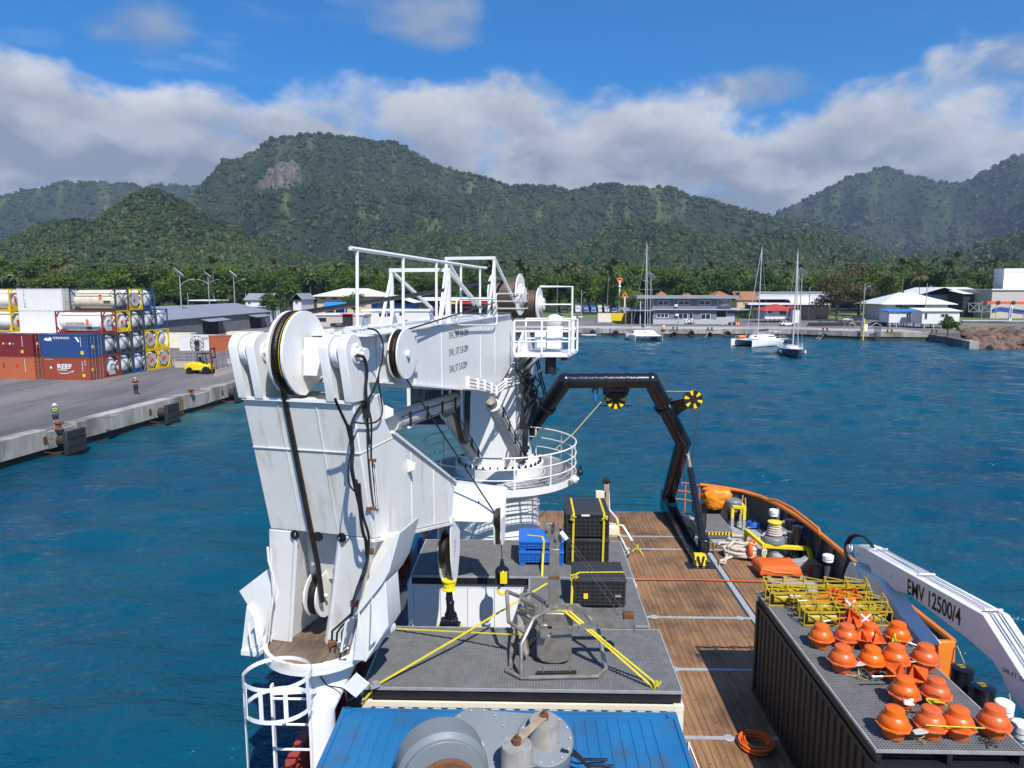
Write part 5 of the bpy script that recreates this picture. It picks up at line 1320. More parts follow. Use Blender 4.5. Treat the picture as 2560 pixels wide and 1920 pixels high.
# ------------------------------------------------------------------ grey winch on the blue container
def winch():
 zb_=ZD+2.54;tops_hose=[gz('o',2010+30*i,520+40*i,zb_+.7)for i in range(3)]
 c=gz('o',1500,560,zb_+.5)
 t=thing('grey_winch','large grey painted winch with rusty drum on the blue container','winch',(c.x,c.y,zb_))
 ax=Vector((.25,-.97,.0)).normalized()
 gg=lambda x,y,dz:gz('o',x,y,zb_+dz)
 b=MB();p=gg(1300,735,.55);b.lathe(p-ax*.0,[(.50,-.35),(.66,-.3),(.68,.1),(.60,.16),(.60,.22),(.40,.25)],40,ax);b.build('drum_cover','grey_paint',t,bevel=.01)
 b=MB();p2=gg(1330,865,.45);b.lathe(p2-ax*.3,[(.50,0),(.56,.02),(.56,.10),(.50,.14)],40,ax);b.build('drum_flange','grey_paint',t)
 b=MB();b.lathe(p2-ax*.14,[(.30,0),(.44,0),(.46,.02),(.46,.10),(.42,.14),(.2,.16)],40,ax);b.build('rusty_drum','bare_rust',t)
 # gear casing: two round lobes joined by a plate
 def lobe(x,y,r_,nm):q=gg(x,y,.62);m_=MB();m_.lathe(q,[(r_*.97,-.5),(r_,-.45),(r_,.10),(r_*.96,.13),(r_*.5,.14)],36,Vector((.05,-.45,.88)).normalized());return m_.build(nm,'grey_paint',t,bevel=.01),q
 _,q1=lobe(1520,560,.52,'gear_case');_,q2=lobe(1960,560,.44,'gear_case')
 b=MB();nn=Vector((.05,-.45,.88)).normalized();side=(q2-q1).normalized();upv=nn.cross(side).normalized()
 b.prism([q1+upv*.48,q2+upv*.40,q2-upv*.40,q1-upv*.48],nn*.12);b.build('gear_plate','grey_paint',t,bevel=.01)
 for qq,rr in((q1,.46),(q2,.38)):
  for i in range(14):
   a=i*math.pi/7;c_=qq+nn*.10+(side*math.cos(a)+upv*math.sin(a))*rr;b=MB();b.cyl(c_,c_+nn*.05,.018,n=6);b.build('bolt','galvanised',t)
 for k_ in range(3):
  b=MB();b.tube([tops_hose[k_],tops_hose[k_]+Vector((.25,.1,-.2)),tops_hose[k_]+Vector((.5,.25,-.55)),tops_hose[k_]+Vector((.9,.35,-.62))],.022,6);b.build('hose','black_rubber',t)
 b=MB();q=q1+nn*.15-upv*.12+side*.06;b.lathe(q,[(.06,0),(.06,.03),(.03,.035),(.03,.05)],12,nn);b.build('filler_plug','galvanised',t)
 for x,y in((1520,395),(1775,395)):
  b=MB();p0,p1=gg(x-25,y,.78),gg(x+30,y,.78);b.tube([p0-UPV*.1,p0+UPV*.04,p1+UPV*.04,p1-UPV*.1],.012,6);b.build('handle','galvanised',t)
  # two greasy hydraulic motors with strap plate
 tops=[]
 for x,y,h,r_ in((1955,400,.95,.23),(1780,560,.95,.23)):
  q=gg(x,y,.95+.1);m_=MB();m_.lathe(Vector((q.x,q.y,zb_)),[(r_*1.05,.25),(r_,.3),(r_,.55),(r_*1.06,.57),(r_*1.06,.62),(r_,.64),(r_,1.0),(r_*.97,1.03),(.05,1.04)],28);m_.build('hydraulic_motor','motor_grey',t);tops.append(Vector((q.x,q.y,zb_+1.07)))
  m_=MB();m_.lathe(tops[-1],[(.07,-.02),(.07,.05),(.03,.06),(.03,.11)],8);m_.build('eye_bolt','bare_rust',t)
 b=MB();b.beam(tops[0]+UPV*.015,tops[1]+UPV*.015,.13,.02);b.build('strap_plate','rust_plate',t)
 b=MB();b.prism([gg(985,700,.15),gg(1110,690,.15),gg(1130,760,.15),gg(985,790,.15)],UPV*.05);b.build('foot_bracket','grey_paint',t)
 b=MB();b.bx(p.x-.5,p.x+1.6,p.y-.5,p.y+.5,zb_+.003,zb_+.12);b.build('base_frame','grey_paint',t)
 b=MB();q=gg(1340,520,.95);b.box(q,(.12,.02,.10));b.build('name_plate','dark_grey',t)
mat('motor_grey',(.30,.28,.26),.5,var=.2,vscale=4,dirt=(.16,.10,.06),damt=.35,dscale=3,streak=1)
mat('rust_plate',(.38,.30,.22),.55,var=.2,vscale=4,dirt=(.22,.09,.03),damt=.5,dscale=5)
winch()
# ------------------------------------------------------------------ orange floats and gear on the black container
def fade(name):
 m=M[name];t=NT(m.node_tree);b=t.n['Principled BSDF'];src=b.inputs['Base Color'].links[0].from_socket;rnd=t.add('ShaderNodeObjectInfo').outputs['Random']
 h=t.add('ShaderNodeHueSaturation',{'Hue':t.mapr(rnd,0,1,.497,.504),'Saturation':t.mapr(rnd,0,1,.96,1.03),'Value':t.mapr(rnd,0,1,.84,1.04),'Color':src});t.put(b.inputs['Base Color'],h.outputs[0])
fade('orange_plastic')
def float_proto():
 t=thing('net_float','','float',(0,0,0),'orange floats on the black container')
 b=MB();b.lathe((0,0,0),[(.15,0),(.17,.015),(.185,.10),(.215,.16),(.225,.20)],28);b.build('lower_shell','orange_plastic',t)
 b=MB();b.lathe((0,0,0),[(.235,.235),(.242,.26),(.238,.30),(.222,.345),(.195,.385),(.17,.405),(.163,.415),(.160,.49),(.150,.515),(.125,.53),(.02,.532)],28);b.build('upper_shell','orange_plastic',t)
 b=MB();b.lathe((0,0,0),[(.20,.198),(.292,.202),(.295,.215),(.292,.232),(.20,.238)],8);fl=b.build('flange','orange_plastic',t,smooth=0,bevel=.006)
 for k in range(8):
  a=k*math.pi/4+.2;m_=MB();m_.cyl((.262*math.cos(a),.262*math.sin(a),.225),(.262*math.cos(a),.262*math.sin(a),.245),.012,n=6);m_.build('bolt','galvanised',fl)
 return t
spots=[]
for k,(x,y)in enumerate([(700,1290),(1120,1285),(1440,1295),(1850,1275)]):spots.append(('u',x,y,'front row, %s from the left'%('first','second','third','fourth')[k]))
for k,(x,y)in enumerate([(820,925),(1185,930)]):spots.append(('u',x,y,'pair behind the front row, %s one'%('left','right')[k]))
for k,(x,y)in enumerate([(1030,1180),(1370,1180),(1640,1175),(1985,1165)]):spots.append(('s',x,y,'third row, %s from the left'%('first','second','third','fourth')[k]))
for k,(x,y)in enumerate([(790,905),(1080,905),(1350,900),(1670,890)]):spots.append(('s',x,y,'farthest row, %s from the left'%('first','second','third','fourth')[k]))
fp=float_proto();rd=random.Random(11);FL=[]
for i,(k,x,y,lab)in enumerate(spots):
 o=fp if i==0 else copy_tree(fp);p=gz(k,x,y,GT)
 put(o,(p.x,p.y,GT+.003),rd.uniform(0,6.28),'orange plastic float in the '+lab,rd.uniform(.93,1.0));FL.append(p)
 if i in(4,8,5,1,11):
  q=Matrix.Rotation(-o.rotation_euler.z,3,'Z');d_=q@Vector((-p.x,-p.y,0)).normalized();r_=Vector((-d_.y,d_.x,0))
  letters('float_marking',{1:'AHL',4:'CML AL P3',5:'HYPNO',8:'CMLAH1',11:'CML'}[i],d_*.243-r_*.13+UPV*.275,r_,UPV-d_*.12,.06,'ink_black',o)
def reflectors():
 """folding radar reflectors: three crossed orange diamonds on a pole"""
 rd=random.Random(4)
 S_=[('s',920,330,.25,'behind the yellow cages'),('s',1000,360,.26,'left of the white cross'),('s',1160,330,.26,'nearest the white cross pole'),('s',1140,560,.26,'on the near yellow cage'),('s',1180,650,.20,'low behind the second float'),
 ('s',1270,820,.22,'left one lying between the far floats'),('s',1410,820,.24,'right one lying between the far floats'),('s',1650,1190,.22,'left one in the crane shadow'),('s',1900,1240,.26,'right one in the crane shadow')]
 for k,x,y,r_,lab in S_:
  c=gz(k,x,y,GT+.24);t=thing('radar_reflector','orange crossed-plate radar reflector '+lab,'reflector',(c.x,c.y,GT),'orange radar reflectors')
  m=Matrix.Rotation(rd.uniform(0,6),3,'Z')@Matrix.Rotation(rd.uniform(.1,.5),3,'X')
  for i in range(3):
   a,b_=[m@v for j,v in enumerate((Vector((1,0,0)),Vector((0,1,0)),Vector((0,0,1))))if j!=i];n_=a.cross(b_)
   q=MB();q.prism([c+a*r_-n_*.003,c+b_*r_-n_*.003,c-a*r_-n_*.003,c-b_*r_-n_*.003],n_*.006);q.build('plate','orange_cloth',t,smooth=0)
  q=MB();q.cyl((c.x,c.y,GT+.01),c-UPV*r_*.6,.014);q.build('spigot','white_clean',t)
 P=[('s',450,320,840,325,'long white-tipped pole over the rear cages'),('s',530,375,900,370,'shorter white-tipped pole over the rear cages'),('s',830,615,1080,570,'orange pole with a white end beside the first far float'),('s',1395,1250,1790,1240,'orange and silver pole in the crane shadow'),('s',1080,360,1190,355,'short white crossbar among the reflectors')]
 for k,x0,y0,x1,y1,lab in P:
  a,b_=gz(k,x0,y0,GT+.3),gz(k,x1,y1,GT+.3);t=thing('marker_pole',lab,'pole',a.lerp(b_,.5),'marker poles')
  q=MB();q.cyl(a.lerp(b_,.28),b_,.014,n=8);q.build('shaft','orange_paint',t)
  q=MB();q.cyl(a,a.lerp(b_,.28),.016,n=8);q.ball(a,.028,8);q.build('tip','white_clean',t)
 for i,(x,y)in enumerate(((1135,420),(1310,580))):
  c=gz('s',x,y,GT+.32);t=thing('marker_flag','orange flag with a white cross, %s'%('behind the near cage','on the near cage')[i],'flag',c,'cross flags')
  q=MB();q.prism([c+Vector(v)for v in((-.13,0,-.11),(.13,0,-.11),(.13,.02,.12),(-.13,.02,.12))],(0,.006,0));q.build('cloth','orange_cloth',t)
  for s_ in(-1,1):q=MB();q.beam(c+Vector((-.11*s_,-.008,-.10)),c+Vector((.11*s_,.006,.10)),.045,.004,(0,-1,0));q.build('cross_tape','white_clean',t)
reflectors()
def cages():
 R_=[(('s',175,415),('s',1340,400),'near the grating edge in the second row'),(('s',570,640),('s',1570,640),'in the front row beside the far floats'),(('s',500,520),('s',1500,500),'in the middle of the heap'),(('s',140,320),('s',1260,270),'at the back of the container')]
 for i,(a,b_,lab)in enumerate(R_):
  p,q=gz(*a,GT),gz(*b_,GT);q.y=p.y+(.12 if i==0 else.05)
  L=(q-p).length;d=(q-p).normalized();n=Vector((-d.y,d.x,0));w,h=.26,.34
  t=thing('instrument_cage','yellow lattice instrument cage '+lab,'cage',p.lerp(q,.5),'yellow instrument cages')
  for oz,on in((.02,-w/2),(.02,w/2),(h,-w/2),(h*.95,w/2)):
   m_=MB();m_.beam(p+n*on+UPV*oz,q+n*on+UPV*oz,.028,.028);m_.build('long_bar','yellow_cage',t)
  k=5
  for j in range(k+1):
   c=p.lerp(q,j/k);m_=MB()
   m_.tube([c-n*w/2+UPV*.02,c+n*w/2+UPV*.02,c+n*w/2+UPV*(h+.10),c-n*w/2+UPV*h],.014,5,False,True);m_.build('cross_frame','yellow_cage',t)
   if j<k:
    c2=p.lerp(q,(j+1)/k);m_=MB();m_.beam(c-n*w/2+UPV*(h+.02),c2-n*w/2+UPV*.04,.024,.012);m_.build('diagonal','yellow_cage',t)
    m_=MB();m_.beam(c+n*w/2+UPV*(h+.10),c2+n*w/2+UPV*h,.05,.01);m_.build('top_plate','yellow_cage',t)
  for j in(0.05,.55):
   c,c2=p.lerp(q,j),p.lerp(q,j+.33);m_=MB();m_.cyl(c+UPV*.15,c2+UPV*.15,.115,n=14);cy=m_.build('instrument','yellow_cage',t)
   m_=MB();m_.cyl(c+UPV*.15-d*.05,c+UPV*.15,.08,n=12);m_.build('end_cap','black_rubber',cy)
cages()
mat('bridle_white',(.48,.46,.44),.6,var=.1)
def tangle(label,k,x,y,z,r_,m1,n,rad,seed,cat='rope',flat=.35,group='ropes on the black container'):
 rd=random.Random(seed);c=gz(k,x,y,z);P=[]
 for i in range(n):
  P.append(c+Vector((rd.gauss(0,rad*.55),rd.gauss(0,rad*.55),abs(rd.gauss(0,rad*flat)))))
 Q=[]
 for i in range(len(P)-1):
  p0,p1,p2,p3=P[max(0,i-1)],P[i],P[i+1],P[min(len(P)-1,i+2)]
  for t_ in(0,.2,.4,.6,.8):Q.append(.5*((2*p1)+(p2-p0)*t_+(2*p0-5*p1+4*p2-p3)*t_**2+(3*p1-p0-3*p2+p3)*t_**3))
 Q=[Vector((q.x,q.y,max(q.z,z+r_)))for q in Q]
 b=MB();b.tube(Q,r_,6);tag(b.build('rope_tangle',m1,loc=c),label,cat,group)
tangle('yellow cord knotted on the far right float','s',1630,830,GT+.3,.010,'yellow_strap',14,.16,1)
tangle('yellow cord trailing from the first float of the third row','s',1240,1270,GT,.008,'rope_tan',14,.14,2)
tangle('grey net of lead weights left of the silver pole','s',1360,1250,GT,.014,'rope_wire',26,.13,3)
tangle('white and black float harness in front of the pair of floats','u',860,920,GT+.25,.022,'white_clean',12,.10,4)
tangle('yellow cord knotted between the second and third front floats','u',1180,920,GT+.38,.012,'yellow_strap',12,.12,5)
tangle('tan cord hanging in front of the second front float','u',975,1330,GT,.008,'rope_tan',14,.16,6)
tangle('clear plastic bag of line beside the last front float','u',1810,1370,GT,.006,'rope_wire',34,.12,7)
tangle('white line and clips right of the third row of floats','s',1760,880,GT,.012,'white_clean',18,.16,8)
b=MB();P=[gz('u',x,y,GT+.32)for x,y in((1080,1165),(1300,1180),(1560,1190),(1760,1200))];b.tube(P,.012,6);tag(b.build('rope','yellow_strap',loc=P[0]),'taut yellow cord tying the front row of floats together','rope','ropes on the black container')
for i,(k,x,y)in enumerate((('s',900,760),('s',1240,1110),('s',1860,1060),('u',1040,1240),('u',950,420))):
 c=gz(k,x,y,GT+.20);t=MB()
 pr=[(.20*math.cos(a)*(1+.18*math.cos(3*a)),.07*math.sin(a))for a in[j*math.pi/8 for j in range(16)]]
 t.prism([c+Vector((px_,py_+.25*px_,0))for px_,py_ in pr],UPV*.02)
 tag(t.build('float_bridle','bridle_white',loc=c,bevel=.005),'white plastic bridle plate joining floats, %s'%('left in the far row','left in the third row','right in the third row','in the front row','by the pair in shadow')[i],'plate','white bridle plates')
 # ------------------------------------------------------------------ mooring gear on the starboard quarter
mat('vent_white',(.80,.80,.79),.4,var=.04)
def capstan(label,x,y,m_top,rope=False):
 t=thing('capstan',label,'capstan',(x,y,ZD+.03))
 b=MB();b.lathe((x,y,ZD+.03),[(.26,0),(.26,.4),(.22,.42),(.22,.62),(.40,.66),(.40,.80),(.36,.86),(.26,.90),(.17,.95),(.15,1.2),(.19,1.35),(.24,1.40),(.22,1.42)]if rope else[(.24,0),(.24,.5),(.28,.52),(.28,.78),(.34,.80),(.34,1.05),(.28,1.12),(.05,1.14)],26);b.build('drum','grey_paint',t)
 if rope:
  b=MB();b.lathe((x,y,ZD+1.43),[(.26,0),(.26,.04),(.2,.06),(.03,.07)],22);b.build('yellow_cap','yellow_paint',t)
  for k in range(5):b=MB();b.torus((x,y,ZD+1.0+k*.085),(0,0,1),.25-.015*k,.042,24,6);b.build('rope_turn','rope_white',t)
 else:
  b=MB();b.lathe((x,y,ZD+.03),[(.285,.53),(.29,.55),(.29,.60),(.285,.62)],26,cap=False);b.lathe((x,y,ZD+.03),[(.245,.2),(.25,.22),(.25,.45),(.245,.47)],26,cap=False);b.build('dark_band','black_frame',t)
 return t
capstan('grey stern capstan beside the orange tarpaulin',8.85,29.4,'grey_paint')
capstan('grey capstan with rope turns and a yellow cap',9.25,25.55,'grey_paint',True)
def pipe_guard(name,label,pts,w,grey_from=None,m1='yellow_paint'):
 t=thing(name,label,'guard frame',(pts[0][0],pts[0][1],ZD))
 for i,(a,b_)in enumerate(zip(pts[:-1],pts[1:])):b=MB();b.beam(a,b_,w,w);b.build('frame_bar',m1,t,bevel=.01)
 return t
F1=[gz('r',780,650,2.03),gz('r',915,665,2.03),gz('r',870,600,2.03)]
def stern_guard():
 a,b_,c=F1;h=bz('r',780,400,a.y)-2.03;hg=h*.48
 t=thing('guard_frame','yellow topped guard frame with grey legs by the stern capstan','guard frame',a)
 for p in(a,b_,c):
  m_=MB();m_.beam(p,p+UPV*hg,.12,.12);m_.build('leg','deck_grey',t);m_=MB();m_.beam(p+UPV*hg,p+UPV*(h-.06),.12,.12);m_.build('leg_top','yellow_paint',t)
 for p,q in((a,b_),(b_,c)):m_=MB();m_.beam(p+UPV*h,q+UPV*h,.125,.125);m_.build('top_bar','yellow_paint',t,bevel=.01)
stern_guard()
def main_guard():
 Y=24.95;a,b_=gz('r',1145,1020,2.03),gz('r',1785,1100,2.03);h=bz('r',1145,850,a.y)
 t=thing('guard_frame','long bright yellow guard frame in front of the rope capstan','guard frame',a)
 far=Vector((a.x-.25,a.y+1.4,0))
 ht=h;pr=Vector((b_.x-.2,a.y-.1,ht-.05))
 segs=[(a,Vector((a.x,a.y,ht))),(Vector((a.x,a.y,ht)),pr),(pr,Vector((b_.x-.15,b_.y+.1,ht-.7))),(Vector((b_.x-.15,b_.y+.1,ht-.7)),b_+UPV*.2),(Vector((a.x,a.y,ht)),Vector((far.x,far.y,ht+.1))),(Vector((far.x,far.y,ht+.1)),Vector((far.x,far.y,2.03)))]
 for p,q in segs:m_=MB();m_.beam(p,q,.14,.14);m_.build('frame_bar','yellow_paint',t,bevel=.01)
 m_=MB();m_.box((a.x,a.y-.08,ht-.22),(.18,.012,.18));sg=m_.build('safety_sign','white_clean',t)
 m_=MB();m_.torus((a.x,a.y-.09,ht-.22),(0,1,0),.05,.012,14,5);m_.build('sign_ring','sign_green',sg)
 lb=Vector((a.x-.38,a.y+.15,ht-.20));l=thing('lifebuoy','orange lifebuoy hanging on the yellow guard frame','lifebuoy',lb)
 axv=Vector((.85,-.5,.1));m_=MB();m_.torus(lb,axv,.30,.085,30,10);m_.build('ring','orange_cloth',l)
 ring_=MB().ring(lb,axv,.30,4,.6)
 for p in ring_:m_=MB();m_.torus(p,(p-lb).cross(axv),.09,.014,12,5);m_.build('white_band','white_clean',l)
mat('sign_green',(.01,.22,.07),.5)
main_guard()
def storage():
 a,b_=gy('r',1385,1000,25.75),gy('r',1650,1000,25.75);a.z=b_.z=2.03
 t=thing('storage_bin','grey plastic storage bin with lid behind the yellow guard','bin',(a.x,a.y,2.03))
 x0,x1=a.x,b_.x
 b=MB();b.loft([[(x0+.06,a.y,2.03),(x1-.06,a.y,2.03),(x1-.06,a.y+.6,2.03),(x0+.06,a.y+.6,2.03)],[(x0,a.y-.04,2.75),(x1,a.y-.04,2.75),(x1,a.y+.66,2.75),(x0,a.y+.66,2.75)]]);b.build('body','grey_paint',t,bevel=.03)
 b=MB();b.prism([(x0-.03,a.y-.07,2.755),(x1+.03,a.y-.07,2.755),(x1+.03,a.y+.68,2.95),(x0-.03,a.y+.68,2.95)],(0,0,.05));b.build('lid','grey_paint',t,bevel=.02)
 b=MB();b.cyl((x0+.15,a.y-.1,2.76),(x1-.05,a.y-.1,2.76),.05,n=10);b.build('handle','grey_paint',t)
 p=gz('r',1530,1105,2.03);b=MB();b.prism([(p.x-.3,p.y-.35,2.03),(p.x+.25,p.y-.35,2.03),(p.x+.25,p.y-.35,2.55),(p.x+.1,p.y-.35,2.45),(p.x-.3,p.y-.35,2.40)],(0,.28,0));tag(b.build('fairlead_box','deck_grey',loc=(p.x,p.y,2.03),bevel=.02),'pale grey steel fairlead box in front of the storage bin','box')
 p=gz('r',1270,1030,2.03);b=MB();b.lathe((p.x,p.y-.25,2.03),[(.22,0),(.22,.25),(.17,.36),(.05,.42)],18);tag(b.build('mooring_dome','deck_grey',loc=(p.x,p.y,2.03)),'grey domed mooring post in front of the rope capstan','bollard')
storage()
def vent(label,p,top,low=None,grp='white mushroom vents'):
 h=top-p.z;t=thing('vent_pipe',label,'vent',p,grp)
 if low:b=MB();b.cyl(p,p+UPV*(low-p.z),.09,n=14);b.build('pipe','dark_grey',t);p=Vector((p.x,p.y,low));h=top-low
 else:b=MB();b.cyl(p,p+UPV*h*.45,.10,n=14);b.build('pipe','vent_white',t)
 b=MB();b.lathe(p,[(.10,h*.40),(.17,h*.45),(.17,h*.60),(.12,h*.62),(.12,h*.66),(.18,h*.68),(.18,h*.95),(.15,h),(.03,h)],20);b.build('head','vent_white',t)
p=gx('r',1885,1085,10.2);q=gx('r',1885,945,10.2);vent('white vent pipe by the bulwark right of the long yellow guard',Vector((p.x,p.y,2.03)),q.z,p.z)
p=gx('r',1260,560,9.7);vent('white vent pipe against the bulwark near the stern',Vector((p.x,p.y,2.03)),gx('r',1260,425,9.7).z,p.z)
for(k,x,y0,y1,X,lab)in(('u',1965,1140,870,9.9,'white vent pipe behind the last front float'),('u',2160,1400,1110,9.3,'white vent pipe at the lower right corner'),('u',2190,1640,1460,8.9,'white vent pipe lowest at the right edge')):
 p=gx(k,x,y0,X);q=gx(k,x,y1,X);b_=Vector((p.x,p.y,p.z));vent(lab,b_,b_.z+max(.35,q.z-p.z))
def bollard(label,p,h,r_=.21,mark=False):
 t=thing('bollard',label,'bollard',p,'black mooring bollards');b=MB();b.lathe(p,[(r_*1.35,0),(r_*1.35,.03),(r_,.04),(r_,h-.03),(r_*1.06,h-.02),(r_*1.06,h),(r_*.9,h+.015),(.02,h+.02)],24);b.build('post','black_steel',t)
 if mark:letters('bollard_marking','SWL\n32T',p+Vector((-.09,.03,h+.022)),(1,.1,0),(-.1,1,0),.10,'yellow_paint',t,sx=.9)
for k,(x,y0,y1,lab)in enumerate(((1480,790,500,'left'),(1720,990,715,'right'))):
 p=gz('u',x,y0,2.5);bollard('%s black bollard with yellow marks beside the orange end post'%lab,p,max(.5,bz('u',x,y1,p.y)-2.5),.24,True)
for k,(x,y,yt,lab)in enumerate(((1448,670,550,'farther'),(1535,725,625,'nearer'))):
 p=gx('r',x,y,10.1);h=gx('r',x,yt,10.1).z;p.z=2.03;bollard('%s black bollard behind the rope capstan'%lab,p,h-2.03,.2)
def heap_of_rope():
 rd=random.Random(8);c=gz('r',880,960,2.03)
 t=thing('mooring_rope','heap of thick white mooring rope on the planks','rope',c)
 for k in range(7):
  P=[];a0=rd.uniform(0,6.28);rr=rd.uniform(.25,.62)
  for i in range(11):a=a0+i*.62;P.append(c+Vector((rr*math.cos(a)*rd.uniform(.75,1.15),rr*.8*math.sin(a)*rd.uniform(.75,1.15),.06+k*.045+rd.uniform(0,.07))))
  b=MB();b.tube(P,.062,8);b.build('coil','rope_white',t)
 for pts in([(820,960),(740,990),(640,1030),(640,1050),(700,1045),(740,900)],[(850,830),(740,820),(640,815),(625,850),(680,860),(800,840)],[(1000,790),(900,740),(790,730),(740,770),(850,800)],[(900,860),(1000,800),(1120,760),(1180,690)]):
  b=MB();b.tube([gz('r',x,y,2.10)for x,y in pts],.055,8);b.build('loose_end','rope_white',t)
heap_of_rope()
b=MB();b.tube([gz('r',x,y,3.0-.3*i)for i,(x,y)in enumerate(((1370,700),(1480,730),(1570,760)))],.06,8);tag(b.build('rope','rope_white',loc=gz('r',1370,700,3.0)),'white mooring rope led from the capstan to the fairlead','rope')
def pallet():
 a,b_=gz('r',1190,1240,2.0),gz('r',1600,1240,2.0);w=b_.x-a.x;d=.95;y=a.y
 t=thing('pallet','wooden pallet on the deck under the orange raft pack','pallet',(a.x+w/2,y+d/2,2.004))
 for i in range(5):m_=MB();yy=y+.06+i*(d-.12)/4;m_.bx(a.x,b_.x,yy-.055,yy+.055,2.13,2.155);m_.build('slat','pallet_wood',t)
 for x in(a.x+.06,(a.x+b_.x)/2,b_.x-.06):
  for yy in(y+.06,y+d/2,y+d-.06):m_=MB();m_.bx(x-.06,x+.06,yy-.05,yy+.05,2.03,2.13);m_.build('block','pallet_wood',t)
  m_=MB();m_.bx(x-.055,x+.055,y,y+d,2.006,2.03);m_.build('skid','pallet_wood',t)
 t=thing('raft_pack','bright red orange strapped pack on the wooden pallet','pack',(a.x+w/2,y+d/2,2.16))
 x0,x1=a.x-.25,b_.x-.08
 m_=MB();n=9
 def layer(z,s):return[((x0+x1)/2+(x-(x0+x1)/2)*s,(y+d/2)+(yy-y-d/2)*s,z+.02*math.sin(x*9+yy*7))for x,yy in[(x0+(x1-x0)*i/n,y-.02)for i in range(n)]+[(x1,y-.02+(d+.04)*i/n)for i in range(n)]+[(x1-(x1-x0)*i/n,y+d+.02)for i in range(n)]+[(x0,y+d+.02-(d+.04)*i/n)for i in range(n)]]
 m_.loft([layer(2.16,.98),layer(2.22,1.03),layer(2.33,1.0),layer(2.44,.93),layer(2.47,.85)]);m_.build('cover','orange_cloth',t,smooth=60)
 for s_ in(0,1):m_=MB();m_.tube([(x0+.02,y+.1-.12*s_,2.3+.1*s_),(x0+.6,y-.05,2.28),(x1-.3,y-.06,2.27),(x1+.05,y+.2,2.3)],.02,6);m_.build('strap','tarp_orange',t)
 b2=gz('r',1560,1180,2.05);m_=MB()
 for p,q in(((1560,1170),(1640,1190)),((1560,1130),(1680,1095)),((1640,1190),(1750,1100))):m_.beam(gz('r',*p,2.1),gz('r',*q,2.1),.07,.01)
 tag(m_.build('lashing_strap','tarp_orange',loc=b2),'orange straps trailing right of the raft pack','strap')
pallet()
def stern_platform():
 P=[gz('r',490,690,2.35),gz('r',795,690,2.35),gz('r',690,490,2.35),gz('r',540,490,2.35)]
 t=thing('step_platform','grey step platform with a black and yellow edge beside the A-frame','platform',P[0])
 x0,x1,y0,y1=P[0].x,P[1].x,P[0].y,P[3].y
 grating(t,x0,x1,y0,y1,2.36,pitch=.06)
 n=16
 for i in range(n):m_=MB();m_.bx(x0+(x1-x0)*i/n,x0+(x1-x0)*(i+1)/n,y0-.045,y0-.037,2.24,2.35);m_.build('hazard_stripe','hazard_yellow' if i%2 else 'hazard_black',t,smooth=0)
 for x in(x0+.05,x1-.05):
  for y in(y0+.05,y1-.05):m_=MB();m_.beam((x,y,2.01),(x,y,2.3),.05,.05);m_.build('leg','dark_grey',t)
  # dark mesh guard beside the A-frame ram
 q=thing('mesh_guard','black wire mesh guard standing along the A-frame foot','guard',(x0+.1,y0,2.4));m_=MB()
 a0,a1=Vector((x0+.02,y0+.3,2.37)),Vector((x0+.02,y0+2.6,2.37));H=.8
 for i in range(26):p=a0.lerp(a1,i/25);m_.beam(p,p+UPV*H,.012,.012)
 for i in range(10):m_.beam(a0+UPV*H*i/9,a1+UPV*H*i/9,.012,.012)
 o=m_.build('mesh','black_frame',q);o['kind']='stuff'
 for p in(a0,a1):m_=MB();m_.beam(p,p+UPV*(H+.03),.05,.05);m_.build('post','black_frame',q)
stern_platform()
def tarp():
 Y=29.9;P=[(460,225),(560,200),(700,195),(745,200),(760,250),(770,300),(700,330),(650,400),(600,405),(540,390),(500,340),(475,270)]
 c=gy('r',610,300,Y);t=thing('tarpaulin_bag','crumpled orange tarpaulin hung on the stern rail','tarpaulin',(c.x,c.y,2.6))
 bm=bmesh.new();bmesh.ops.create_icosphere(bm,subdivisions=4,radius=1.0);m_=MB();vs=[]
 hx=(gy('r',770,300,Y).x-gy('r',460,300,Y).x)/2;hz=(gy('r',600,195,Y).z-gy('r',600,410,Y).z)/2
 for v in bm.verts:
  d_=v.co;f=1+.12*noise.noise(d_*2.5)+.20*abs(noise.noise(Vector((d_.x*3,d_.y*3,d_.z*9))+Vector((5,1,2))))+.08*noise.noise(d_*9)
  e=4.5;q=(abs(d_.x)**e+abs(d_.y)**e+abs(d_.z)**e)**(-1/e)
  vs.append((c.x+d_.x*q*hx*f*(1.0 if d_.z>-.2 else.82),c.y+d_.y*q*.36*f,c.z+d_.z*q*hz*f))
 m_.add(vs,[tuple(v.index for v in f.verts)for f in bm.faces]);bm.free();m_.build('cloth','tarp_orange',t,smooth=50)
 m_=MB();a,b_=gy('r',450,193,Y-.1),gy('r',755,197,Y-.1);m_.beam(a,b_,.10,.06);m_.build('top_bar','orange_paint',t)
tarp()
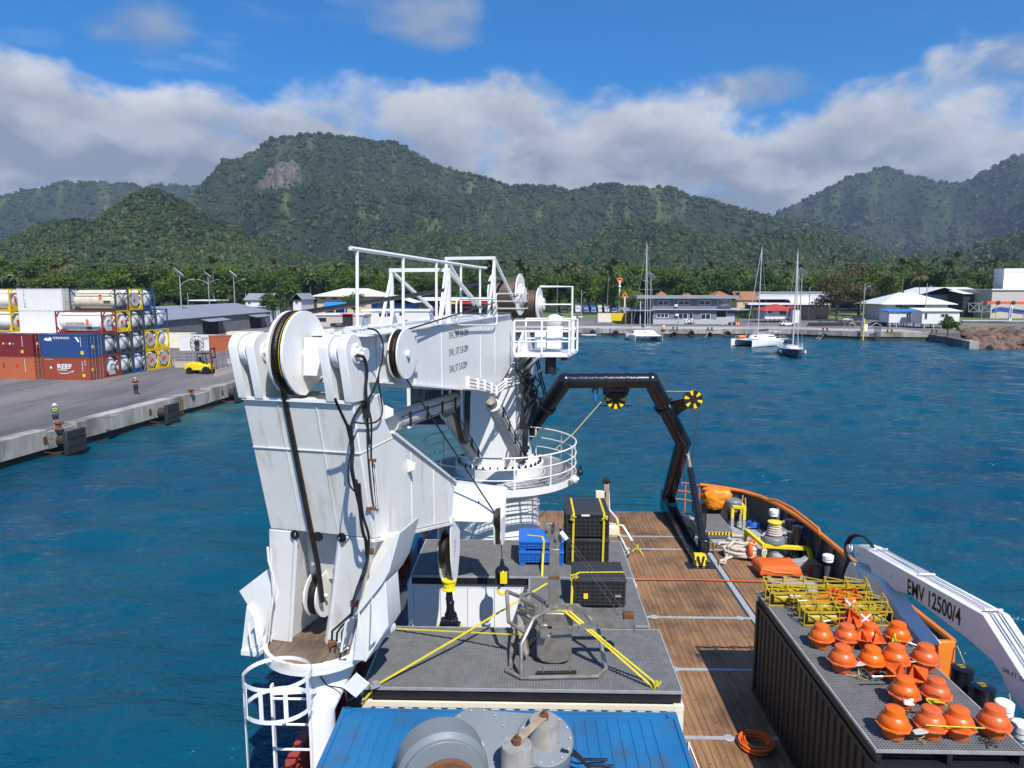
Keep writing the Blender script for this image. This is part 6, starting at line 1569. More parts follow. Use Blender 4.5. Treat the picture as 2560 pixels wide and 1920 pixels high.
def small_deck_gear():
 c=gz('v',1000,1530,2.0);t=thing('hose_coil','coil of red hose lying in the black container shadow','hose',c)
 rd=random.Random(2)
 for k in range(13):
  rr=.19+.016*(k%6)+rd.uniform(-.01,.01);m_=MB();cc=c+Vector((rd.uniform(-.02,.02),rd.uniform(-.02,.02),.03+.022*(k//2)))
  m_.tube([cc+Vector((rr*1.35*math.cos(a),rr*1.35*math.sin(a),rd.uniform(-.006,.006)))for a in[i*2*math.pi/26 for i in range(26)]],.02,6,False,True);m_.build('turn','orange_cloth',t)
 a,b_=gz('v',545,1340,4.3),gz('v',655,1659,2.0);b=MB();b.tube([Vector((3.0,11.9,2.4)),gz('v',590,1500,2.05),gz('v',655,1665,2.03)],.013,6);tag(b.build('rope','white_clean',loc=b_),'thin white line running down beside the blue container','rope')
 # tan davit and bent steel tubes behind the tall black boxes
 t=thing('stern_davit','rusty tan davit standing at the stern behind the black boxes','davit',gz('c',1000,1290,2.0));Y=29.0
 b=MB();b.beam(gy('c',1000,1290,Y),gy('c',998,960,Y),.22,.2,(0,1,0));b.build('post','rust_plate',t,bevel=.02)
 b=MB();b.lathe(gy('c',998,960,Y)-Vector((0,.1,0)),[(.1,0),(.17,.02),(.17,.12),(.1,.14)],18,(0,1,0));b.build('sheave','black_frame',t)
 b=MB();b.tube([gy('c',1015,1040,Y),gy('c',1020,1180,Y),gy('c',1085,1260,Y),gy('c',1095,1370,Y-1),gz('c',1180,1540,2.05)],.045,8);b.build('bent_tube','white_rusty',t)
 b=MB();b.box(gy('c',955,1060,Y),(.45,.2,.3));b.build('winch_box','cream_paint',t,bevel=.02)
 t=thing('rail_frame','white tubular frame lashed with yellow straps right of the black boxes','frame',gz('c',1060,1500,2.0));Y=22.5
 b=MB();b.tube([gy('c',1010,1290,24.5),gy('c',1130,1310,24),gy('c',1200,1420,23.4),gz('c',1190,1530,2.04),gz('c',1140,1540,2.04)],.04,8);b.build('tube','white_rusty',t)
 b=MB();b.beam(gy('c',1000,1340,22.8),gy('c',1090,1345,22.8),.3,.28);b.build('box','cream_paint',t,bevel=.02)
 strap('yellow strap led from the white tubular frame down to the deck',[gy('c',1090,1270,24.2),gy('c',1100,1390,23.3),gz('c',1240,1470,2.06),gz('c',1290,1545,2.03)])
 strap('yellow strap lying on the planks right of the black boxes',[gz('c',1120,1510,2.02),gz('c',1200,1512,2.025),gz('c',1250,1460,2.03)],.08)
 tag(knot(gz('c',1240,1480,2.12),.14,31).build('strap_knot','yellow_strap',loc=gz('c',1240,1480,2.05),smooth=0),'bundle of yellow strap on the planks','strap','yellow lashing straps')
 p=gz('r',1120,640,2.03);p.x-=.35;b=MB()
 rd=random.Random(6)
 for i in range(4):b.torus(p+Vector((0,0,.07+i*.05)),(0.1,.1,1),.24,.04,18,6)
 tag(b.build('rope_coil','bright_blue',loc=p),'coil of bright blue rope against the bulwark','rope')
 p=gz('r',1960,1220,2.03);t=thing('diving_bin','dark tub with a teal side under the white crane knuckle','tub',p);b=MB();b.lathe(p+Vector((-.5,.1,0)),[(.36,0),(.4,.5),(.42,.52),(.36,.52)],22);b.build('tub','black_rubber',t);b=MB();b.box(p+Vector((-.12,-.1,.3)),(.1,.6,.5),.4);b.build('panel','teal_paint',t,bevel=.03)
 p=gz('r',1830,1210,2.03);t=thing('steel_stool','small white steel bracket standing by the bulwark','bracket',p+Vector((-.3,0,0)));b=MB();b.box(p+Vector((-.3,0,.3)),(.25,.18,.04));b.beam(p+Vector((-.3,0,0)),p+Vector((-.3,0,.3)),.06,.06);b.build('stand','white_rusty',t)
 p=Vector((10.05,27.0,2.03));t=thing('roller_fairlead','grey roller fairlead box on the bulwark','fairlead',p);b=MB();b.prism([(9.95,26.3,2.03),(9.95,27.2,2.03),(10.0,26.9,2.95),(10.0,26.55,3.0)],(.42,0,0));b.build('cheek','dark_grey',t,bevel=.02);b=MB();b.box((10.2,26.7,3.03),(.42,.4,.05),0);b.build('top','deck_grey',t)
 t=thing('white_pilot_board','white panel fixed to the bulwark beside the vent','panel',(10.35,27.95,2.2));b=MB();b.prism([(10.25,27.75,2.3),(10.22,28.0,2.3),(10.22,28.0,3.28),(10.25,27.75,3.28)],(-.03,0,0));b.build('board','white_clean',t)
 P=[Vector((9.35,29.85,3.2)),Vector((9.25,29.6,2.6)),Vector((9.3,29.5,2.25)),Vector((9.42,29.55,2.6)),Vector((9.45,29.8,3.1))];b=MB();b.tube(P,.03,6);tag(b.build('rope','rope_tan',loc=P[2]),'tan rope loop hung on the stern bulwark','rope')
 b=MB();P=[gz('u',1440,250,3.3),Vector((10.8,15.2,1.9)),Vector((10.9,14.0,1.0)),gx('u',2040,800,10.9)];b.tube(P,.014,6);tag(b.build('rope','rope_tan',loc=P[0]),'tan line hanging outboard from the orange end post','rope')
small_deck_gear()
# ------------------------------------------------------------------ people
mat('skin',(.42,.24,.16),.6,var=.1);mat('skin_dark',(.20,.11,.075),.6,var=.1)
mat('hivis',(.45,.75,.06),.7,var=.08);mat('shirt_blue',(.05,.10,.17),.8,var=.1);mat('shorts_navy',(.018,.022,.04),.8,var=.1)
mat('top_maroon',(.06,.018,.02),.8,var=.1);mat('trousers_black',(.015,.013,.014),.8,var=.2);mat('coverall_blue',(.02,.07,.22),.8,var=.1);mat('hair_dark',(.02,.014,.01),.7)
def person(label,loc,rz,J,skinm,clothes,hat=None,extra=None,cat='person'):
 """J: joint places in the person's own space, y forward; one skinned body, clothes as children"""
 t=thing('person',label,cat,(0,0,0))
 bm_edges=[('pel','spn'),('spn','chs'),('chs','nck'),('nck','hed'),('hed','crn')]
 Rd=dict(pel=.13,spn=.125,chs=.14,nck=.055,hed=.085,crn=.075)
 for s in 'LR':
  bm_edges+=[('chs','sh'+s),('sh'+s,'el'+s),('el'+s,'wr'+s),('wr'+s,'pa'+s),('pel','hp'+s),('hp'+s,'kn'+s),('kn'+s,'an'+s),('an'+s,'to'+s)]
  Rd.update({'sh'+s:.065,'el'+s:.045,'wr'+s:.03,'pa'+s:.036,'hp'+s:.095,'kn'+s:.06,'an'+s:.042,'to'+s:.04})
  for f in range(5):
   k='f%d%s'%(f,s);d=(Vector(J['pa'+s])-Vector(J['wr'+s])).normalized();sd=d.cross(Vector((0,0,1)))
   sd=sd.normalized()if sd.length>.1 else Vector((1,0,0))
   L_=(.06,.085,.095,.088,.07)[f];off=(-.045,-.022,-.006,.010,.026)[f]
   J[k]=tuple(Vector(J['pa'+s])+sd*off*(1 if s=='L' else-1)+d*L_*(.6 if f==0 else 1));Rd[k]=.009;bm_edges.append(('pa'+s,k))
 def mk(name,m1,keys,Rx,root):
  me=bpy.data.meshes.new(name);ks=[k for k in J if k in keys];idx={k:i for i,k in enumerate(ks)}
  bm=bmesh.new();lay=bm.verts.layers.skin.verify();vs=[]
  for k in ks:v=bm.verts.new(J[k]);vs.append(v)
  for a,b_ in bm_edges:
   if a in idx and b_ in idx:bm.edges.new((vs[idx[a]],vs[idx[b_]]))
  for k,v in zip(ks,vs):r_=Rx(k);v[lay].radius=(r_,r_);v[lay].use_root=(k==root)
  bm.to_mesh(me);bm.free();me.materials.append(M[m1]);o=bpy.data.objects.new(name,me);col.objects.link(o);o.parent=t
  o.modifiers.new('skin','SKIN');s2=o.modifiers.new('sub','SUBSURF');s2.levels=2;s2.render_levels=2
 mk('body',skinm,set(J),lambda k:Rd[k],'pel')
 for nm,m1,keys,k_,root in clothes:mk(nm,m1,keys,lambda k:Rd[k]*k_+.012,root)
 h=Vector(J['hed']);cr_=Vector(J['crn'])
 b=MB();b.ball(h+(cr_-h)*.35+Vector((0,.075,0)),.018,6);b.build('nose',skinm,t)
 for s in(-1,1):
  b=MB();b.ball(h+(cr_-h)*.5+Vector((s*.032,.075,.012)),.010,6);b.build('eye','ink_black',t)
  b=MB();b.ball(h+(cr_-h)*.4+Vector((s*.088,0,0)),.024,6);b.build('ear',skinm,t)
 if hat:hat(t,h,cr_)
 if extra:extra(t)
 t.location=loc;t.rotation_euler=(0,0,rz);return t
def joints(**k):
 J=dict(pel=(0,0,.92),spn=(0,.0,1.10),chs=(0,.01,1.32),nck=(0,.01,1.48),hed=(0,.03,1.58),crn=(0,.03,1.68))
 for s,x in(('L',-1),('R',1)):
  J.update({'sh'+s:(x*.19,0,1.40),'el'+s:(x*.24,.02,1.13),'wr'+s:(x*.24,.1,.88),'pa'+s:(x*.24,.12,.80),'hp'+s:(x*.10,0,.86),'kn'+s:(x*.11,.02,.48),'an'+s:(x*.11,0,.08),'to'+s:(x*.12,.16,.04)})
 J.update(k);return J
arms={'shL','shR','elL','elR'};torso={'pel','spn','chs','shL','shR'}
def sunhat(t,h,c):
 b=MB();b.lathe(c-UPV*.02,[(.19,-.03),(.195,-.02),(.11,.01),(.10,.08),(.06,.11),(.01,.115)],20);b.build('sun_hat','white_clean',t)
def helmet(t,h,c):
 b=MB();b.lathe(c-UPV*.04,[(.135,0),(.13,.03),(.115,.08),(.07,.125),(.01,.14)],18);b.build('hard_hat','orange_plastic',t)
def cap_hair(t,h,c):
 b=MB();b.ball(h+Vector((0,-.02,.05)),.105,10,1.15);b.build('hair','hair_dark',t)
 b=MB();b.lathe(c-UPV*.03,[(.10,0),(.10,.03),(.06,.07),(.01,.08)],14);b.build('cap','white_clean',t)
def camera_hand(t):
 b=MB();b.box((.06,.30,1.56),(.14,.03,.08));b.build('phone','black_frame',t)
p=gz('S',141,1066,ZQ);ang=math.atan2(-p.x,-p.y)
person('person in a bright yellow vest and white hat photographing from the quay edge',(p.x,p.y,ZQ),math.pi-math.atan2(p.x,p.y)*1 if False else math.atan2(p.x,-p.y)if False else math.pi+math.atan2(-p.x,p.y),
joints(elL=(-.30,.16,1.25),wrL=(-.10,.27,1.50),paL=(-.02,.29,1.54),elR=(.34,.12,1.28),wrR=(.18,.27,1.50),paR=(.12,.29,1.54)),'skin',
[('shirt','shirt_blue',torso|arms,1.12,'pel'),('vest','hivis',{'spn','chs','shL','shR'},1.32,'spn'),('shorts','shorts_navy',{'pel','hpL','hpR','knL','knR'},1.22,'pel')],sunhat,camera_hand)
p=gz('S',341,987,ZQ)
person('person in a black top and dark wide trousers standing mid quay',(p.x,p.y,ZQ),math.pi+math.atan2(-p.x,p.y),
joints(elL=(-.27,.08,1.16),wrL=(-.06,.26,1.12),paL=(.0,.27,1.13),elR=(.27,.08,1.16),wrR=(.08,.26,1.10),paR=(.02,.27,1.10),anL=(-.06,.02,.08),toL=(-.06,.18,.04)),'skin',
[('top','top_maroon',torso|arms,1.15,'pel'),('trousers','trousers_black',{'pel','hpL','hpR','knL','knR','anL','anR'},1.35,'pel')],cap_hair)
p=gz('n',325,200,3.78)
person('crew member in blue coverall and orange hard hat half hidden below the jib',(p.x,p.y,ZD+.01),math.pi,joints(),'skin',
[('coverall','coverall_blue',{'pel','spn','chs','shL','shR','elL','elR','wrL','wrR','hpL','hpR','knL','knR','anL','anR'},1.2,'pel')],helmet)
# ------------------------------------------------------------------ ground, quays
def ground_material(name,ca,cb,cc,sc,streak=(1,1,1),rough=.9):
 m=bpy.data.materials.new(name);m.use_nodes=True;M[name]=m
 t=NT(m.node_tree);b=t.n['Principled BSDF'];g=t.add('ShaderNodeNewGeometry').outputs['Position']
 v=t.vscale(g,streak)
 c=t.mix(t.mapr(t.noise(v,sc,6,.65,.3),.3,.7),ca,cb)
 c=t.mix(t.mapr(t.noise(v,sc*.3,5,.65),.46,.62,0,.8),c,cc)
 c=t.mix(t.mapr(t.noise(g,sc*5,4,.6),.58,.75,0,.5),c,[x*.55 for x in ca])
 t.put(b.inputs['Base Color'],c);b.inputs['Roughness'].default_value=rough
 bp=t.add('ShaderNodeBump',{'Strength':.4,'Distance':.03,'Height':t.noise(g,4,5,.6)});t.put(b.inputs['Normal'],bp.outputs[0])
ground_material('quay_paving',(.070,.066,.072),(.165,.152,.155),(.205,.175,.17),.26,(1.8,.28,1))
ground_material('asphalt',(.10,.10,.105),(.16,.155,.155),(.21,.19,.175),.12)
ground_material('pale_concrete',(.36,.335,.31),(.47,.44,.40),(.30,.25,.22),.25)
ground_material('grass_ground',(.07,.12,.02),(.14,.19,.04),(.17,.16,.06),.4)
ground_material('quay_concrete',(.23,.215,.19),(.44,.42,.38),(.13,.115,.095),.9,(1,1,.3))
ground_material('wet_concrete',(.030,.030,.026),(.06,.055,.045),(.045,.05,.025),.8)
E0=gz('S',0,1106,ZQ);E1=gz('S',593,956,ZQ);ed=(E1-E0).normalized();en=Vector((ed.y,-ed.x,0)) # en points to the water
QA=E0-ed*45;QB=Vector((-21.5,187.5,ZQ))
FARQ=[gz('f',0,945,0),gz('f',1000,955,0),gz('f',2120,955,0),gz('g',700,918,0),gz('g',1330,925,0)]
FARQ=[Vector((p.x,p.y,ZQ))for p in FARQ]
SLIP=gz('g',1752,1003,0);SLIP.z=ZQ
def plane(name,m1,pts,z,kind='structure'):
 b=MB();b.prism([(p[0],p[1],z-.5)for p in pts],(0,0,.5));return tag(b.build(name,m1,smooth=0),kind=kind)
CORN=E1+ed*((185-E1.y)/ed.y)
def grounds():
 back=345
 b=MB();pts=[QA,CORN,Vector((-5,188.5,0))]+FARQ+[Vector((112,168,0)),Vector((330,150,0)),Vector((330,back,0)),Vector((-330,back,0)),Vector((-330,QA.y,0))]
 b.prism([(p.x,p.y,ZQ-2.6)for p in pts],(0,0,2.6));tag(b.build('ground','asphalt',smooth=0),kind='structure')
 b=MB();P=[QA-en*.9,CORN-en*.9,CORN-en*.9+Vector((-4,0,0)),CORN+Vector((-60,-30,0)),CORN+Vector((-75,-95,0)),QA+Vector((-90,0,0))]
 b.prism([(p.x,p.y,ZQ+.004)for p in P],(0,0,.006));tag(b.build('paving','quay_paving',smooth=0),kind='structure')
 b=MB();P=[Vector((-4,188.6,0))]+[p+Vector((0,.4,0))for p in FARQ]+[p+Vector((1.2,15,0))for p in FARQ[::-1]]+[Vector((-4,203,0))]
 b.prism([(p.x,p.y,ZQ+.004)for p in P],(0,0,.006));tag(b.build('paving','pale_concrete',smooth=0),kind='structure')
 g=[gz('g',x,y,ZQ)for x,y in((1380,830),(1650,785),(2300,800),(2300,850),(1700,845))]
 b=MB();b.prism([(p.x,p.y,ZQ+.012)for p in g],(0,0,.006));tag(b.build('grass_strip','grass_ground',smooth=0),kind='structure')
 # road behind the right-hand buildings and the verge below the trees
 b=MB();b.prism([(-330,262,ZQ+.004),(330,250,ZQ+.004),(330,344,ZQ+.004),(-330,344,ZQ+.004)],(0,0,.01));tag(b.build('verge','grass_ground',smooth=0),kind='structure')
grounds()
def quay_wall():
 t=thing('quay_wall','weathered concrete quay wall along the left water edge','quay wall',E0)
 L=(CORN-QA).length;segs=[]
 # coping blocks: the notches hold fenders and bollards
 f1=[(gz('w',470,735,ZQ)-QA).dot(ed),(gz('w',700,668,ZQ)-QA).dot(ed)]
 f2=[(gz('w',1730,393,ZQ)-QA).dot(ed),(gz('w',1865,350,ZQ)-QA).dot(ed)]
 cuts=[0,12,24,34,41,f1[0]];x=f1[1]
 runs=[(a,c,True)for a,c in zip(cuts[:-1],cuts[1:])]+[(f1[0],f1[1],False)]
 n=4
 for i in range(n):runs.append((x+(f2[0]-x)*i/n,x+(f2[0]-x)*(i+1)/n,True))
 runs.append((f2[0],f2[1],False));x=f2[1]
 while x<L-6:runs.append((x,x+6,True));x+=6
 rd=random.Random(3)
 for a,c,full in runs:
  b=MB();p0,p1=QA+ed*(a+.015),QA+ed*(c-.015)
  top=ZQ+(.16 if full else-.05);out=.35 if full else.30;bot=.62 if full else.55
  b.prism([(q.x,q.y,bot)for q in(p0-en*.8,p1-en*.8,p1+en*out,p0+en*out)],(0,0,top-bot));cb=b.build('coping_block','quay_concrete',t,bevel=.04)
  if full and rd.random()<.4:pass
 b=MB();p0,p1=QA,CORN
 b.prism([(q.x,q.y,-1)for q in(p0-en*.8,p1-en*.8,p1+en*.12,p0+en*.12)],(0,0,1.6));b.build('footing','wet_concrete',t)
 # chipped ledge
 for(xa,ya,xb,yb)in((945,605,1060,640),):
  b=MB();p0,p1=gz('w',xa,ya-5,ZQ+.16),gz('w',xb,ya-30,ZQ+.16);b.prism([p0+en*.0,p1,p1+en*.35,p0+en*.3],(0,0,-.12));b.build('broken_ledge','quay_concrete',t)
 return t
QW=quay_wall()
mat('fender_rubber',(.025,.026,.028),.6,var=.3,vscale=2,dirt=(.10,.09,.08),damt=.3,dscale=1.5,bump=.2,bscale=12)
def quay_fender(label,k,xl,xr,yt,ybm):
 c=gp(k,(xl+xr)/2,yt,E0+en*1.35,en);a=gp(k,xl,yt,E0+en*1.35,en);b_=gp(k,xr,yt,E0+en*1.35,en)
 t=thing('quay_fender',label,'fender',(c.x,c.y,.4),'quay fenders')
 w=(b_-a).dot(ed);h0=.12;h1=ZQ-.05
 b=MB();a2=c-ed*w/2;q=[a2,a2+ed*w]
 b.prism([(p.x,p.y,h0)for p in(q[0],q[1],q[1]+en*.32,q[0]+en*.32)],(0,0,h1-h0));pn=b.build('facing_panel','fender_rubber',t,bevel=.05)
 for i in range(1,3):
  b=MB();z=h0+(h1-h0)*i/3;b.beam(a2+en*.33+UPV*(z-a2.z),a2+ed*w+en*.33+UPV*(z-a2.z),.03,.03);b.build('panel_seam','black_frame',pn)
 cc=Vector((c.x,c.y,1.0));b=MB();b.cyl(cc-en*1.1,cc-en*.02,.48,n=20);b.build('rubber_cylinder','fender_rubber',t)
 for s,z in((-1,1.5),(-1,.5),(1,1.5)):
  P=[c-en*1.2-ed*(w*.5+.6)*(1 if s<0 else-1)*1+UPV*(z-c.z),c+ed*s*w*.45+UPV*(z-.1-c.z)]
  b=MB();n_=12
  for i in range(n_):b.torus(P[0].lerp(P[1],i/(n_-1))-UPV*.12*math.sin(math.pi*i/(n_-1)),ed if i%2 else UPV,.05,.016,8,4)
  b.build('chain','bare_rust',t)
 b=MB();b.box(c-en*1.08-ed*(w*.5+.55)+UPV*(1.35-c.z),(.3,.3,.5));b.build('chain_plate','bare_rust',t)
quay_fender('black fender panel nearest, beside the person in the yellow vest','w',575,760,735,985)
quay_fender('black fender panel midway along the left quay wall','w',1508,1625,485,680)
quay_fender('black fender panel farthest, next to the crane in view','w',2150,2250,300,470)
def quay_bollard(label,p):
 t=thing('quay_bollard',label,'bollard',p,'rusty quay bollards');b=MB();b.lathe(p,[(.30,0),(.30,.05),(.17,.10),(.15,.36),(.24,.42),(.26,.5),(.18,.58),(.02,.6)],16);b.build('post','bare_rust',t)
 b=MB();b.beam(p+Vector((-.36,0,.44)),p+Vector((.36,0,.44)),.14,.12);b.build('horn','bare_rust',t,bevel=.03)
quay_bollard('rusty brown bollard at the feet of the person in the vest',gz('w',545,712,ZQ))
quay_bollard('rusty brown bollard in the second notch of the left quay',gz('w',1762,395,ZQ))
def quay_ladder():
 p=gp('w',1672,430,E0+en*.40,en);t=thing('quay_ladder','rusty ladder fixed to the left quay wall','ladder',(p.x,p.y,.3),)
 for s in(-.2,.2):b=MB();b.beam(Vector((p.x,p.y,.2))+ed*s,Vector((p.x,p.y,ZQ))+ed*s,.05,.05);b.build('rail','bare_rust',t)
 for i in range(5):b=MB();b.cyl(Vector((p.x,p.y,.4+i*.3))-ed*.2,Vector((p.x,p.y,.4+i*.3))+ed*.2,.02,n=6);b.build('rung','bare_rust',t)
quay_ladder()
# ------------------------------------------------------------------ container yard
mat('box_maroon',(.16,.015,.022),.5,var=.1,vscale=.6,dirt=(.09,.03,.02),damt=.2,dscale=1.2)
mat('box_orange',(.42,.115,.045),.55,var=.1,vscale=.6,dirt=(.22,.07,.03),damt=.25,dscale=1.2)
mat('box_rust',(.28,.058,.030),.55,var=.12,vscale=.6,dirt=(.14,.05,.03),damt=.25,dscale=1.2)
mat('box_blue',(.018,.060,.19),.5,var=.1,vscale=.6,dirt=(.01,.03,.09),damt=.2,dscale=1)
mat('box_white',(.66,.66,.65),.5,var=.06,vscale=.6,dirt=(.40,.38,.36),damt=.2,dscale=1.2,streak=1)
mat('tank_white',(.74,.73,.70),.35,var=.05,vscale=.8,dirt=(.45,.34,.20),damt=.12,dscale=1.5,streak=1)
mat('tank_stained',(.70,.64,.50),.4,var=.1,vscale=.8,dirt=(.42,.28,.10),damt=.35,dscale=1.3,streak=1)
mat('tank_grey',(.42,.43,.44),.4,var=.08,vscale=.8)
mat('frame_dark',(.045,.055,.075),.5,var=.2,vscale=1,dirt=(.09,.05,.03),damt=.2)
mat('frame_blue',(.02,.06,.22),.5,var=.15,vscale=1)
mat('frame_yellow',(.72,.48,.01),.45,var=.08,vscale=1)
mat('frame_red',(.30,.03,.025),.5,var=.12,vscale=1)
mat('placard_orange',(.85,.16,.01),.5);mat('placard_red',(.70,.02,.02),.5);mat('placard_green',(.05,.35,.08),.5);mat('placard_yellow',(.80,.55,.02),.5)
YA=Vector((-50.09,77.56,ZQ));ya=R(6.5);e2=Vector((math.sin(ya),math.cos(ya),0));e1=Vector((-math.cos(ya),math.sin(ya),0))
TH=2.6
def cell(slot,k,tier,L=6.06):return YA+e1*(L/2+slot*7.02)+e2*(1.22+k*2.46)+UPV*(.012+(tier-1)*TH)
RZ=math.atan2(-e1.y,-e1.x) # +x of the box points away from e1, to the right
def yard_box(label,m1,slot,k,tier,marks=(),dark=None,doors=True):
 t=container('shipping_container',label,m1,H=2.59,group='containers stacked on the quay',dark=dark,doors=doors);put(t,cell(slot,k,tier),RZ)
 for fn in marks:fn(t)
 return t
def mk_text(s,x,z,size,m1='white_clean',sx=1,bold=.01,shear=0,vert=False):
 def f(t):
  if vert:
   for i,ch in enumerate(s):letters('lettering',ch,(x,-1.232,z-i*size*1.05),(1,0,0),(0,0,1),size,m1,t,ext=.004,sx=sx,bold=bold)
  else:letters('lettering',s,(x,-1.232,z),(1,0,0),(0,0,1),size,m1,t,ext=.004,sx=sx,bold=bold)
 return f
def mk_plate(x,z,w,h,m1,diamond=False,y=-1.232,nm='placard'):
 def f(t):
  b=MB();a=Vector((x,y-.004,z))
  if diamond:b.prism([a+Vector((-w/2,0,0)),a+Vector((0,0,-h/2)),a+Vector((w/2,0,0)),a+Vector((0,0,h/2))],(0,-.006,0))
  else:b.prism([a+Vector((-w/2,0,-h/2)),a+Vector((w/2,0,-h/2)),a+Vector((w/2,0,h/2)),a+Vector((-w/2,0,h/2))],(0,-.006,0))
  b.build(nm,m1,t,smooth=0)
 return f
def mk_end(y,z,w,h,m1):
 def f(t):b=MB();b.bx(3.034,3.042,y-w/2,y+w/2,z-h/2,z+h/2);b.build('placard',m1,t,smooth=0)
 return f
def mk_shape(pts,m1):
 def f(t):b=MB();b.prism([(x,-1.236,z)for x,z in pts],(0,-.006,0));b.build('emblem',m1,t,smooth=0)
 return f
swoosh=[(-1.15,.84),(-.6,.70),(.1,.72),(.7,.95),(.75,.85),(1.0,1.1),(.72,1.02),(.1,.80),(-.6,.78)]
yard_box('rust red container on the ground lettered REEF','box_rust',0,0,1,[mk_text('REEF',-1.12,1.32,.72,sx=1.25,bold=.03),mk_text('SHIPPERS',-1.1,1.05,.24,sx=1.25,bold=.02),mk_shape(swoosh,'white_clean'),mk_plate(-1.9,1.4,.34,.34,'white_clean',True),mk_plate(2.2,.55,.36,.36,'placard_yellow'),mk_plate(2.1,1.6,.05,1.2,'white_clean',nm='code_strip'),mk_plate(2.45,2.0,.05,.7,'white_clean',nm='code_strip'),mk_text('www.reefshipping.com',-2.6,2.33,.12),mk_end(-.85,1.2,.3,.36,'placard_yellow')])
cron=[mk_text('CRONOS',-1.35,2.10,.34,sx=1.45,bold=.02),mk_plate(2.2,.55,.36,.4,'placard_yellow'),mk_plate(2.1,1.8,.05,1.1,'white_clean',nm='code_strip'),mk_end(-.55,1.2,.3,.36,'placard_yellow')]
cron.append(mk_shape([(-2.55,2.02),(-2.2,2.25),(-1.95,2.12),(-1.75,2.32),(-1.5,2.2),(-1.6,1.95),(-1.45,1.82),(-1.75,1.9),(-2.0,1.85),(-2.3,1.9)],'white_clean'))
cron.append(mk_shape([(1.35,2.35),(1.75,2.3),(1.95,1.8),(1.8,1.72)],'white_clean'))
yard_box('dark blue container lettered CRONOS on top of the rust red one','box_blue',0,0,2,cron)
dia=[mk_plate(-.75+i*.42,1.5,.32,.32,c,True)for i,c in enumerate(('placard_yellow','placard_red','white_clean','placard_green'))]
yard_box('maroon container with four small diamond placards at the left edge','box_maroon',1,0,2,dia+[mk_plate(1.6,.6,.32,.36,'placard_yellow'),mk_plate(1.7,1.8,.05,1.2,'white_clean',nm='code_strip')]+[mk_end(y,z,.26,.3,c)for y,z,c in((-.6,1.5,'white_clean'),(.5,1.5,'placard_green'),(-.6,1.1,'placard_red'),(.5,1.15,'placard_yellow'),(.5,.7,'placard_yellow'))])
yard_box('light orange container on the ground at the left edge','box_orange',1,0,1,[mk_plate(-1.0,1.6,.34,.5,'box_rust'),mk_plate(.75,1.6,.34,.34,'placard_red',True),mk_plate(1.8,1.6,.05,1.5,'white_clean',nm='code_strip')])
yard_box('plain white container with TRITON lettering on the top tier','box_white',1,2,4,[mk_text('TRITON',-2.2,2.1,.34,'box_maroon',vert=True,bold=.0)])
yard_box('plain white container in the third tier below the TRITON one','box_white',1,2,3,[])
yard_box('white topped container behind the maroon one','box_white',1,1,2,[])
for(s,k,tr,lab)in((1,1,1,'lowest'),(1,2,1,'rear lowest'),(1,2,2,'rear second lowest')):yard_box('%s white container hidden behind the maroon one'%lab,'box_white',s,k,tr)
